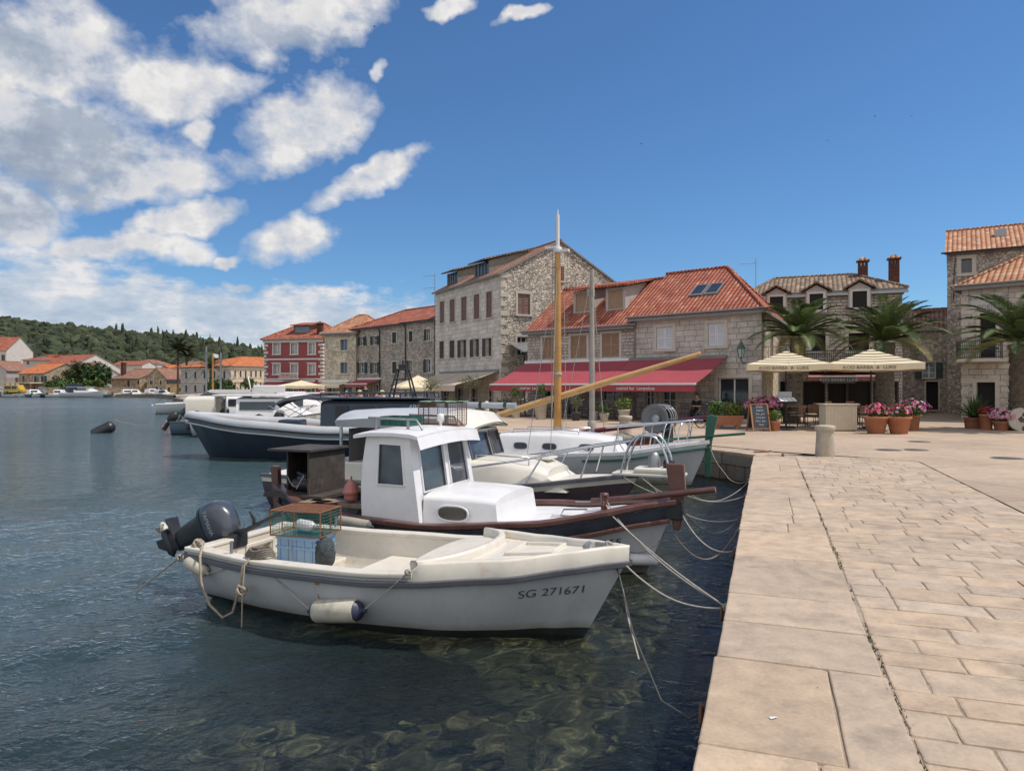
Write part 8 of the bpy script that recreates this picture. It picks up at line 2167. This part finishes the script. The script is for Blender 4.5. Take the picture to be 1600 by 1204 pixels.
g0 = H1.at(.05, .46, -1); g1 = H1.at(.36, .38, -1)
fender('small grubby white fender at the stern corner of the nearest boat', B1(g0.x-.02, g0.y-.06, .50), B1(g1.x-.02, g1.y-.07, .41), .065, FENDW, FENDW)
h0 = H2.pt(.36, 1, -1); h1 = H2.pt(.45, 1, -1)
fender('dirty grey cylindrical fender lying along the brown rail of the fishing boat', B2(h0.x-.3, h0.y-.10, h0.z+.02), B2(h1.x-.3, h1.y-.10, h1.z+.0), .075, pm('grimy_fender', (.30, .27, .23), .7, .3, 5, .15, 25), RUBR)
h0 = H2.at(5.35, .22, -1); h1 = H2.at(5.75, .20, -1)
fender('stubby white bow fender on the fishing boat stem', B2(h0.x+.05, h0.y-.06, .20), B2(h1.x+.12, h1.y-.04, .17), .07, CABW, CABW)
# ropes of the nearest boat
gw = lambda x, o=.0, z=.0: (lambda p: B1(p.x, p.y-o, p.z+z))(H1.pt(x/4.5, 1, -1))
k1 = gw(.95, -.05, .06); k2 = gw(2.72, .03, .05)
rope('pale line from the stern pin down to the large white fender', sag(k1, F0+Vector((0, 0, .0)), .02), .008, ROPEW, (k1,))
rope('pale line from the large white fender up to the foredeck corner', sag(F1, k2, .01), .008, ROPEW, (k2,))
rope('short line from the small stern fender to the stern pin', sag(B1(g1.x, g1.y-.07, .41), k1, .02), .007, ROPEW)
c0 = gw(.10, -.06, .06); c1 = gw(.62, .05, .02)
rope('thick loose loop of tan rope hanging over the stern quarter', [c0, gw(.22, -.02, .07), gw(.32, .10, .0), gw(.36, .12, -.25), gw(.45, .08, -.47), gw(.60, .04, -.58), gw(.75, .04, -.50), gw(.85, .06, -.28), gw(.92, .07, -.02), gw(.95, -.02, .07)], .016, ROPE, (c0, gw(.90, .07, -.25)))
rope('thin rope hanging from the stern pin into the water', [k1, gw(.95, .08, .0), gw(.93, .09, -.3), gw(.93, .10, -.62)], .009, ROPE)
rope('stern mooring line running out to the left into the water', [c0+Vector((-.03, 0, .02)), c0.lerp(onz(215, 922, 0), .3)+Vector((0, 0, .01)), onz(215, 922, 0), onz(205, 935, -.05)-Vector((.1, 0, .2))], .011, ROPE, (c0.lerp(onz(215, 922, 0), .28),))
def qa(s, z=.5): return qp(s, -.03, z)
def ring(s, z=.48, lab=''):
    c = qa(s, z); t = thing('mooring_ring', lab, 'ring', c, 0, 'iron rings on the quay face'); mb = MB(); R = .055
    mb.tube([QD*R*cos(2*pi*k/16)+Vector((0, 0, R*sin(2*pi*k/16)-R))-QR*.04 for k in range(17)], .010, 6, caps=False); mb.build('loop', RUST, t)
    mb = MB(); mb.tube([(0, 0, 0), tuple(QR*-.05)], .016, 6); mb.build('eye', RUST, t); return c
BOW1 = B1(4.3, 0, .865)
r1 = ring(1.05, .52, 'rusty mooring ring on the quay nearest the camera'); r2 = ring(3.0, .5, 'rusty mooring ring on the quay second from the camera'); r3 = ring(5.2, .5, 'rusty mooring ring level with the bowsprit pole'); r4 = ring(7.2, .5, 'rusty mooring ring below the middle of the quay'); r5 = ring(9.4, .5, 'rusty mooring ring near the inner corner'); r6 = ring(11.4, .5, 'rusty mooring ring beside the quay corner')
rope('dark wet line from the nearest bow sagging down to the first ring', [BOW1, B1(4.42, -.08, .62), BOW1.lerp(r1, .35)+Vector((0, 0, -.38)), BOW1.lerp(r1, .65)+Vector((0, 0, -.48)), BOW1.lerp(r1, .88)+Vector((0, 0, -.25)), r1], .009, ROPED, (r1,))
rope('pale line from the nearest bow hanging toward the first ring', [BOW1+Vector((.03, 0, 0)), B1(4.46, -.1, .5), BOW1.lerp(r1, .30)+Vector((0, 0, -.35)), BOW1.lerp(r1, .42)+Vector((0, 0, -.50))], .009, ROPEW, (BOW1,))
rope('pale line from the nearest bow to the second ring', sag(BOW1, r2, .18, wob=.03), .010, ROPEW, (r2,))
SP = B2(5.25, -.34, .9)
rope('pale line from the brown samson post to the second ring', [SP, B2(5.35, -.42, .76)]+sag(B2(5.35, -.42, .76), r2, .05)[1:], .011, ROPEW, (SP,))
rope('twin pale line from the brown samson post to the second ring', [SP+Vector((.01, .01, .03)), B2(5.42, -.40, .72)]+sag(B2(5.42, -.40, .72), r2+Vector((0, .05, 0)), .09)[1:], .010, ROPEW)
ST = B2(6.1, 0, .8)
rope('pale line from the fishing boat stem to the third ring', sag(ST, r3, .20, wob=.03), .010, ROPEW, (r3,))
rope('long slack line from the fishing boat stem drooping to the fourth ring', sag(B2(6.05, -.05, .5), r4, .42, wob=.05), .009, ROPE, (r4,))
rope('dark slack line from the fishing boat stem to the fourth ring', sag(ST+Vector((0, 0, .05)), r4+Vector((0, .1, 0)), .28, wob=.04), .008, ROPED)
rope('pale line drooping from the cream cruiser bow to the fourth ring', sag(B3(7.1, -.1, .86), r4, .30, wob=.04), .009, ROPEW)
rope('pale line from the cream cruiser bow to the fifth ring', sag(B3(7.3, .1, .86), r5, .25, wob=.04), .009, ROPEW, (r5,))
rope('pale line from the cream cruiser platform down to the brown pole', sag(B3(6.8, -.2, .84), B2(5.9, -.1, .98), .03), .008, ROPEW)
rope('second pale line from the cream cruiser platform down to the brown pole', sag(B3(7.1, -.2, .84), B2(6.0, -.1, .98), .03), .008, ROPEW)
rope('slack line from the green stem to the corner ring', sag(bw(B4O, 6.9, 0, .95), r6, .35, wob=.04), .009, ROPE, (r6,))
rope('long line from the cream cruiser to the corner ring', sag(B3(7.5, 0, .86), r6, .40, wob=.04), .009, ROPEW)
rope('loose rope running along the quay face between the rings', [r2, qa(3.4, .2), qa(3.9, .12), qa(4.5, .25), r3+Vector((0, 0, -.02)), qa(5.8, .22), qa(6.5, .3), r4], .010, ROPEW, (r3,))
rope('thin wet rope hanging down the quay face', [r2, qa(2.95, .2), qa(2.85, -.2)], .008, ROPED)
rope('black slack rope from the nearest bow back to the fishing boat', sag(B1(4.35, .05, .86), B2(5.9, -.1, .45), .12), .008, ROPED)
t = thing('mooring_bar', 'rusty bar and eye set in the paving at the quay corner', 'mooring bar', onz(1180, 708)); mb = MB(); mb.tube([(0, .1, .03), (.35, .12, .03), (.42, .12, .05)], .02, 6); mb.build('bar', RUST, t); mb = MB(); mb.lathe([(.035, 0), (.035, .05), (.02, .07)], (.38, -.75, 0), 8); mb.build('eye', RUST, t)
# gear inside the nearest boat
def crate(label, loc, rz, L, W, H_, mat, slots=True):
    t = thing('crate', label, 'crate', loc, rz); mb = MB(); w = .012
    for x0, x1, y0, y1 in ((-L/2, L/2, -W/2, -W/2+w), (-L/2, L/2, W/2-w, W/2), (-L/2, -L/2+w, -W/2+w, W/2-w), (L/2-w, L/2, -W/2+w, W/2-w)): mb.box(x0, x1, y0, y1, 0, H_)
    mb.box(-L/2+w, L/2-w, -W/2+w, W/2-w, 0, w); body = mb.build('body', mat, t)
    mb = MB()
    for z in (H_-.02, H_*.62): 
        mb.box(-L/2-.012, L/2+.012, -W/2-.012, -W/2, z-.012, z+.012); mb.box(-L/2-.012, L/2+.012, W/2, W/2+.012, z-.012, z+.012); mb.box(-L/2-.012, -L/2, -W/2, W/2, z-.012, z+.012); mb.box(L/2, L/2+.012, -W/2, W/2, z-.012, z+.012)
    for k in range(5):
        x = -L/2+.04+(L-.08)*k/4
        for y in (-W/2-.010, W/2): mb.box(x-.008, x+.008, y, y+.010, 0.005, H_-.035)
    mb.build('ribs', mat, t); return t
BLUEC = pm('blue_crate_plastic', (.20, .34, .52), .5, .12, 4, .08, 25, dirt=((.36, .40, .44), 3, .55, .6))
CR = B1(.70, .30, .30)
crate('pale blue plastic fish crate standing in the nearest boat', CR-Vector((0, 0, .0)), BRZ, .52, .36, .32, BLUEC)
mb = MB(); hull_box(mb, H1, .56, .98, .14, .298, .05, .9); mb.build('centre_locker', GEL, BOAT1, .02)
def trap(label, loc, rz, L, W, H_, mesh_mat, top=None):
    t = thing('fish_trap', label, 'fish trap', loc, rz)
    mb = MB(); c = [(-L/2, -W/2), (L/2, -W/2), (L/2, W/2), (-L/2, W/2)]
    for i in range(4):
        a, b = c[i], c[(i+1) % 4]
        for z in (.005, H_): mb.tube([(*a, z), (*b, z)], .008, 5)
        mb.tube([(*a, 0), (*a, H_)], .008, 5)
        mb.tube([((a[0]+b[0])/2, (a[1]+b[1])/2, 0), ((a[0]+b[0])/2, (a[1]+b[1])/2, H_)], .006, 4)
    fr = mb.build('frame', RUST, t)
    mb = MB()
    def net(P0, U, V, nu, nv):
        for i in range(nu+1): mb.tube([P0+U*(i/nu), P0+U*(i/nu)+V], .0022, 3, caps=False, sm=False)
        for j in range(nv+1): mb.tube([P0+V*(j/nv), P0+V*(j/nv)+U], .0022, 3, caps=False, sm=False)
    s = .035
    for P0, U, V in ((Vector((-L/2, -W/2, 0)), Vector((L, 0, 0)), Vector((0, 0, H_))), (Vector((-L/2, W/2, 0)), Vector((L, 0, 0)), Vector((0, 0, H_))), (Vector((-L/2, -W/2, 0)), Vector((0, W, 0)), Vector((0, 0, H_))), (Vector((L/2, -W/2, 0)), Vector((0, W, 0)), Vector((0, 0, H_))), (Vector((-L/2, -W/2, 0)), Vector((L, 0, 0)), Vector((0, W, 0)))):
        net(P0, U, V, max(3, int(U.length/s)), max(3, int(V.length/s)))
    mb.build('netting', mesh_mat, t)
    if top == 'wire':
        mb = MB(); net(Vector((-L/2, -W/2, H_)), Vector((L, 0, 0)), Vector((0, W, 0)), int(L/s), int(W/s)); mb.build('lid', RUST, t)
    elif top is not None:
        mb = MB(); rows = [[Vector((-L/2-.03+(L+.06)*i/12, -W/2-.03+(W+.06)*j/5, H_+.02+.02*mnoise.noise(Vector((i*.7, j*.9, 2))))) for i in range(13)] for j in range(6)]; mb.grid(rows); mb.grid([[q-Vector((0, 0, .012)) for q in reversed(r)] for r in rows]); mb.build('lid', top, t)
    return t
trap('rusty wire fish trap with green netting on top of the blue crate', CR+Vector((0, 0, .335)), BRZ+.12, .62, .46, .28, pm('green_net', (.04, .16, .12), .8, .3, 20), 'wire')
t = thing('plastic_jug', 'white plastic bottle float lying inside the rusty trap', 'bottle', CR+Vector((.02, -.02, .42)), BRZ-.25); mb = MB(); mb.lathe([(0, -.16), (.055, -.155), (.062, -.13), (.062, .06), (.035, .11), (.025, .115), (.025, .14)], M=Matrix.Rotation(pi/2, 3, 'Y'), n=14); mb.build('bottle', WHITEP, t); mb = MB(); mb.lathe([(.03, .135), (.03, .165), (0, .167)], M=Matrix.Rotation(pi/2, 3, 'Y'), n=10); mb.build('cap', METAL, t)
t = thing('net_bag', 'dark bundled net bag hanging beside the blue crate', 'net', CR+BD*.33+Vector((-.03, -.08, .02)), 0); mb = MB(); mb.ball((0, 0, .13), .17, 16, 10, sq=(.62, .75, 1.0), jit=.22); mb.build('bundle', pm('dark_net', (.06, .075, .08), .9, .5, 16, .9, 40, bd=.03), t)
mb = MB(); mb.tube([(0, 0, .28), (-.05, .05, .36)], .02, 6); mb.build('neck', MATS['dark_net'], t)
rope('loose white cord hanging over the front of the blue crate', [CR+BD*-.05+BP*.19+Vector((0, 0, .33)), CR+BD*-.05+BP*.205+Vector((0, 0, .15)), CR+BD*-.02+BP*.23+Vector((0, 0, .0)), CR+BD*.1+BP*.26+Vector((0, 0, -.1)), CR+BD*.25+BP*.22+Vector((0, 0, -.05))], .006, ROPEW)
t = thing('coiled_rope', 'grey frayed coil of rope on the gunwale by the stern pin', 'rope', gw(.98, -.10, .05)); mb = MB()
for k in range(4): mb.tube([(.14*cos(2*pi*i/16)*(1-.1*k), .09*sin(2*pi*i/16), .012+k*.02+.01*sin(i)) for i in range(17)], .013, 5, caps=False)
mb.build('coil', pm('grey_rope', (.20, .17, .14), .95, .3, 30, .6, 160), t)
# gear on the fishing boat
t = thing('buoy', 'salmon pink plastic buoy on the fishing boat rail', 'buoy', B2(1.72, -.55, .72)); PINK = pm('pink_buoy', (.52, .19, .16), .5, .15, 4)
mb = MB(); mb.lathe([(.05, 0), (.09, .02), (.10, .06), (.10, .10), (.118, .115), (.118, .14), (.10, .155), (.09, .22), (.05, .27), (.03, .29)], n=18); mb.build('body', PINK, t); mb = MB(); mb.tube([(.0, -.02, .29), (0, -.02, .34), (0, .02, .34), (0, .02, .29)], .01, 5); mb.build('eye', PINK, t)
crate('dark green plastic crate on the fishing boat wheelhouse roof', B2(2.22, -.05, 1.755), BRZ, .48, .34, .13, pm('green_crate', (.012, .085, .065), .5, .2, 5))
trap('rusty wire trap with pale green tarpaulin lid on the wheelhouse roof', B2(2.58, .52, 1.735), BRZ+.05, .62, .34, .33, RUST, pm('green_tarp', (.20, .38, .29), .7, .2, 5, .3, 20))
t = thing('rolled_awning', 'grey rolled awning lying across the cruiser hard top', 'awning', B3(3.72, .55, 1.90), BRZ); mb = MB(); mb.tube([(-.7, 0, .06), (.9, 0, .05)], .06, 10); mb.build('roll', pm('grey_roll', (.30, .32, .36), .7), t); mb = MB()
for x in (-.5, .2, .7): mb.lathe([(.064, -.03), (.064, .03)], (x, 0, .055), 10, M=Matrix.Rotation(pi/2, 3, 'Y'))
mb.build('strap', IRON, t)
t = thing('water_post', 'pale service post with round head behind the cream cruiser', 'post', (GX(746, 24.3)+.3, 24.6, QZ)); mb = MB(); mb.lathe([(.10, 0), (.10, .5), (.085, .85), (.05, .9), (.05, .95)], n=12); mb.build('shaft', STONEP, t); mb = MB(); mb.ball((0, 0, 1.02), .085, 10, 8); mb.build('head', CREAMB, t)
# buoys on the water
t = thing('buoy', 'black ribbed drum buoy leaning in the water at the left', 'buoy', onz(161, 676, 0), .3); mb = MB(); M = Matrix.Rotation(radians(62), 3, 'Y')
mb.lathe([(.05, -.55), (.24, -.5)]+[(.28+.02*(k % 2), -.45+.055*k) for k in range(17)]+[(.22, .52), (.08, .58)], c=(0, 0, .12), M=M, n=18); mb.build('drum', BLACKP, t); mb = MB(); mb.tube([M @ Vector((0, 0, .55))+Vector((0, 0, .12)), M @ Vector((0, 0, .7))+Vector((0, 0, .12))], .03, 6); mb.build('shackle', METAL, t)
rope('pale line from the black drum buoy to the blue grey motorboat', sag(onz(178, 664, 0)+Vector((0, 0, .35)), Vector((GX(268, 34.6), 34.6, .6)), .25), .015, ROPEW)
for px, py, r, lab in ((262, 660, .17, 'salmon pink ball buoy close to the blue grey hull'), (257, 668, .16, 'paler pink ball buoy in front of its neighbour'), (246, 634.5, .2, 'small far pink buoy left of the moored row'), (238, 631, .12, 'tiny white buoy far left of the moored row')):
    q = onz(px, py+3, 0); t = thing('buoy', lab, 'buoy', q); mb = MB(); mb.ball((0, 0, r*.5), r, 12, 8); mb.build('ball', PINK if 'white' not in lab else WHITEP, t); mb = MB(); mb.tube([(0, 0, r*1.4), (0, 0, r*1.75)], r*.15, 6); mb.build('eye', PINK, t)

# ---------------------------------------------------------------- people at the far tables
def person(label, loc, rz, shirt, trousers, hair, sit=True, hat=None):
    t = thing('person', label, 'person', loc, rz)
    skin = pm('skin', (.50, .30, .22), .6, .05, 6); hz = .46 if sit else .90
    J = {'pel': (0, 0, hz+.06), 'sp': (0, .01, hz+.32), 'ch': (0, .0, hz+.47), 'nk': (0, -.01, hz+.58), 'hd': (0, -.02, hz+.70), 'tp': (0, -.01, hz+.83)}
    E = [('pel', 'sp'), ('sp', 'ch'), ('ch', 'nk'), ('nk', 'hd'), ('hd', 'tp')]; Rr = {'pel': .14, 'sp': .125, 'ch': .13, 'nk': .05, 'hd': .095, 'tp': .07}
    for s_, n in ((-1, 'l'), (1, 'r')):
        J['sh'+n] = (s_*.17, 0, hz+.50); J['el'+n] = (s_*.23, -.06, hz+.24); J['wr'+n] = (s_*.15, -.28, hz+.24) if sit else (s_*.24, -.08, hz+.02); J['fi'+n] = (s_*.12, -.37, hz+.25) if sit else (s_*.24, -.11, hz-.10)
        J['hp'+n] = (s_*.09, 0, hz); J['kn'+n] = (s_*.11, -.42, hz+.02) if sit else (s_*.1, -.03, .48); J['an'+n] = (s_*.11, -.40, .08) if sit else (s_*.1, .02, .08); J['to'+n] = (s_*.12, -.55, .03) if sit else (s_*.11, -.14, .03)
        E += [('ch', 'sh'+n), ('sh'+n, 'el'+n), ('el'+n, 'wr'+n), ('wr'+n, 'fi'+n), ('pel', 'hp'+n), ('hp'+n, 'kn'+n), ('kn'+n, 'an'+n), ('an'+n, 'to'+n)]
        Rr.update({'sh'+n: .06, 'el'+n: .043, 'wr'+n: .03, 'fi'+n: .028, 'hp'+n: .085, 'kn'+n: .06, 'an'+n: .04, 'to'+n: .035})
    def grow(name, keys, edges, grow_, mat, parent):
        me = bpy.data.meshes.new(name); ix = {k: i for i, k in enumerate(keys)}
        me.from_pydata([J[k] for k in keys], [(ix[a], ix[b]) for a, b in edges if a in ix and b in ix], []); o = bpy.data.objects.new(name, me); col.objects.link(o); o.parent = parent
        m = o.modifiers.new('Skin', 'SKIN'); 
        if not me.skin_vertices: me.attributes.new('skin', 'FLOAT', 'POINT') if False else None
        return o, me, ix, m
    # skin modifier needs the skin layer, made through bmesh
    import bmesh
    def make(name, keys, extra, mat):
        bm = bmesh.new(); sk = bm.verts.layers.skin.verify(); V = {}
        for k in keys:
            v = bm.verts.new(J[k]); v[sk].radius = (Rr[k]+extra, Rr[k]*(.8 if k in ('ch', 'sp', 'pel') else 1)+extra); V[k] = v
            v[sk].use_root = (k == keys[0])
        for a, b in E:
            if a in V and b in V: bm.edges.new((V[a], V[b]))
        me = bpy.data.meshes.new(name); bm.to_mesh(me); bm.free(); me.materials.append(mat)
        o = bpy.data.objects.new(name, me); col.objects.link(o); o.parent = t
        m = o.modifiers.new('Skin', 'SKIN'); m.use_smooth_shade = True; s = o.modifiers.new('Sub', 'SUBSURF'); s.levels = 1; s.render_levels = 1; return o
    make('body', ['pel', 'sp', 'ch', 'nk', 'hd', 'tp', 'shl', 'ell', 'wrl', 'fil', 'shr', 'elr', 'wrr', 'fir', 'hpl', 'knl', 'anl', 'tol', 'hpr', 'knr', 'anr', 'tor'], 0, skin)
    make('shirt', ['sp', 'pel', 'ch', 'shl', 'shr', 'ell', 'elr'], .018, pm('shirt_'+shirt[0], shirt[1], .85, .1, 6))
    make('trousers', ['pel', 'hpl', 'hpr', 'knl', 'knr']+([] if rnd.random() < .5 else ['anl', 'anr']), .016, pm('trousers_'+trousers[0], trousers[1], .85, .1, 6))
    mb = MB(); mb.ball((0, .02, hz+.765), .105, 12, 8, sq=(.92, 1.0, .9)); mb.build('hair', pm('hair_'+hair[0], hair[1], .8, .2, 20), t)
    if hat: mb = MB(); mb.lathe([(.21, hz+.80), (.20, hz+.81), (.12, hz+.83), (.11, hz+.91), (0, hz+.93)], n=16); mb.build('hat', pm('straw_hat', (.50, .40, .26), .9, .1, 20), t)
    return t
WHT, RED, BLK, NVY, TAN = ('white', (.6, .6, .6)), ('red', (.50, .05, .05)), ('black', (.025, .025, .03)), ('navy', (.03, .04, .08)), ('tan', (.35, .27, .2))
BRN, GRY = ('brown', (.06, .035, .02)), ('grey', (.3, .29, .28))
q = BAR_R.A; a = BAR_R.d; nn = -BAR_R.inn
pp = Vector((.9, 41.1, 0))+a*11.3+nn*1.35
person('person in a black shirt sitting at the long wooden table by the bar door', (pp.x, pp.y, QZ), BAR_R.rz, BLK, NVY, BRN)
Yp = 50
for px, Y, r_, sh, tr, hr, ht, sit, lab in ((529, 52, .3, WHT, TAN, BRN, None, True, 'person in a white shirt sitting below the cream awning'), (541, 52, -.6, RED, NVY, GRY, None, True, 'person in red sitting right of the one in white'), (562, 50, .2, TAN, NVY, BRN, True, True, 'person with a straw hat sitting under the small dark red awning'),
        (588, 50, 2.6, RED, TAN, BRN, None, True, 'person in a bright red top with their back to the water'), (597, 49, .5, WHT, NVY, BRN, True, True, 'person in white wearing a pale hat'), (611, 49, -.4, WHT, TAN, GRY, None, True, 'person in white sitting just left of the radar frame'), (619, 48.5, .8, WHT, NVY, BRN, None, True, 'person in white sitting inside the outline of the radar frame'), (571, 55, 0, BLK, BLK, BRN, None, False, 'person in black standing in the brown house doorway')):
    person(lab, (GX(px, Y), Y, QZ), r_, sh, tr, hr, sit, ht)
c2 = None
for k, (px, Y, lab) in enumerate(((529, 52.1, 'dark chair below the person in a white shirt'), (541, 52.1, 'dark chair below the person in red'), (562, 50.1, 'dark chair below the straw hat'), (588, 50, 'dark chair below the bright red top'), (597, 49.1, 'dark chair below the pale hat'), (611, 49.1, 'dark chair left of the radar frame'), (619, 48.6, 'dark chair inside the radar frame outline'))):
    if c2 is None: c2 = chair_proto(lab, 'dark chairs along the waterfront tables', False, (GX(px, Y), Y, QZ), 0)
    else: dup(c2, (GX(px, Y), Y, QZ), 0, lab)
for px, Y, lab in ((535, 51.4, 'small table between the white shirt and the red shirt'), (575, 50, 'small table right of the straw hat'), (604, 48.6, 'small table left of the radar frame')): table_proto(lab, (GX(px, Y), Y, QZ), .2, False)
# cars
def van(label, px, Y, colr, L=4.6, H_=1.9, box=True):
    t = thing('parked_van', label, 'van', (GX(px, Y), Y, QZ)); w = .9
    mb = MB(); pr = [(-L/2, .35), (L/2, .35), (L/2, .95), (L/2-.7, 1.05), (L/2-1.2, H_), (-L/2+.1, H_), (-L/2, 1.0)]
    mb.prism([(x, -w, z) for x, z in pr], (0, 2*w, 0)); mb.build('body', colr, t, .06)
    for x0, x1 in ((-L/2+.3, -.5), (-.35, L/2-1.45)):
        mb = MB(); mb.box(x0, x1, -w-.012, -w+.01, 1.1, H_-.25); mb.build('window', GLASS, t)
    for x in (-L/2+.9, L/2-.9):
        for y in (-w+.05, w-.05): mb = MB(); mb.lathe([(.2, -.1), (.32, -.1), (.33, 0), (.32, .1), (.2, .1)], (x, y, .33), 16, M=Matrix.Rotation(pi/2, 3, 'X')); mb.build('wheel', BLACKP, t)
van('yellow van parked below the orange roofed terrace house', 25, 156, pm('yellow_car_paint', (.55, .36, .04), .35, .05, 2, coat=.4), 4.4, 2.0)
van('white car parked left of the yellow van', 12, 156.5, CABW, 4.2, 1.5)
van('silver car parked behind the garden bushes', 78, 157, METAL, 4.2, 1.5)

# ---------------------------------------------------------------- cables and birds
def cable(label, pts, r=.018):
    p0 = Vector(pts[0]); t = thing('cable', label, 'cable', p0); mb = MB(); mb.tube([Vector(q)-p0 for q in pts], r, 5); mb.build('line', IRON, t)
cable('dark cable slung across the alley mouth between the two stone houses', sag((GX(1408, 37.5), 37.5, GZ(500, 37.5)), (GX(1490, 38), 38, GZ(482, 38)), .5))
cable('black cable running up the tallest right hand house wall beside its window', [(GX(1489, 41.3), 41.25, GZ(470, 41.3)), (GX(1490, 41.3), 41.25, GZ(425, 41.3)), (GX(1492, 41.2), 41.15, GZ(404, 41.2))], .03)
def bird(label, px, py, Y, rz):
    t = thing('bird', label, 'bird', (GX(px, Y), Y, GZ(py, Y)), rz, None, .55); m = pm('bird_dark', (.03, .03, .035), .8)
    mb = MB(); mb.ball((0, 0, 0), .07, 8, 6, sq=(2.2, .8, .8)); mb.add([(-.13, -.02, 0), (-.13, .02, 0), (-.30, .06, .01), (-.25, 0, .0), (-.30, -.06, .01)], [(0, 1, 2, 3, 4)]); mb.ball((.15, 0, .02), .04, 6, 5); mb.build('body', m, t)
    for s_ in (-1, 1):
        mb = MB(); P_ = [(.08, s_*.04, .03), (.10, s_*.20, .12), (-.06, s_*.46, .06), (-.04, s_*.2, .10), (-.06, s_*.04, .02)]; mb.add(P_+[(x, y, z-.012) for x, y, z in P_], [(0, 1, 2, 3, 4), (9, 8, 7, 6, 5)]); mb.build('wing', m, t)
bird('tiny dark bird gliding beside the upper cloud', 585, 42, 70, .5)
bird('tiny dark bird alone in the blue above the masts', 1002, 225, 75, 2.0)
bird('tiny dark bird above the palm house chimneys, lower one', 1293, 220, 75, 1.2)
bird('tiny dark bird highest above the palm house chimneys', 1367, 182, 80, 2.6)
bird('tiny dark bird above the alley roofs', 1424, 181, 85, .9)
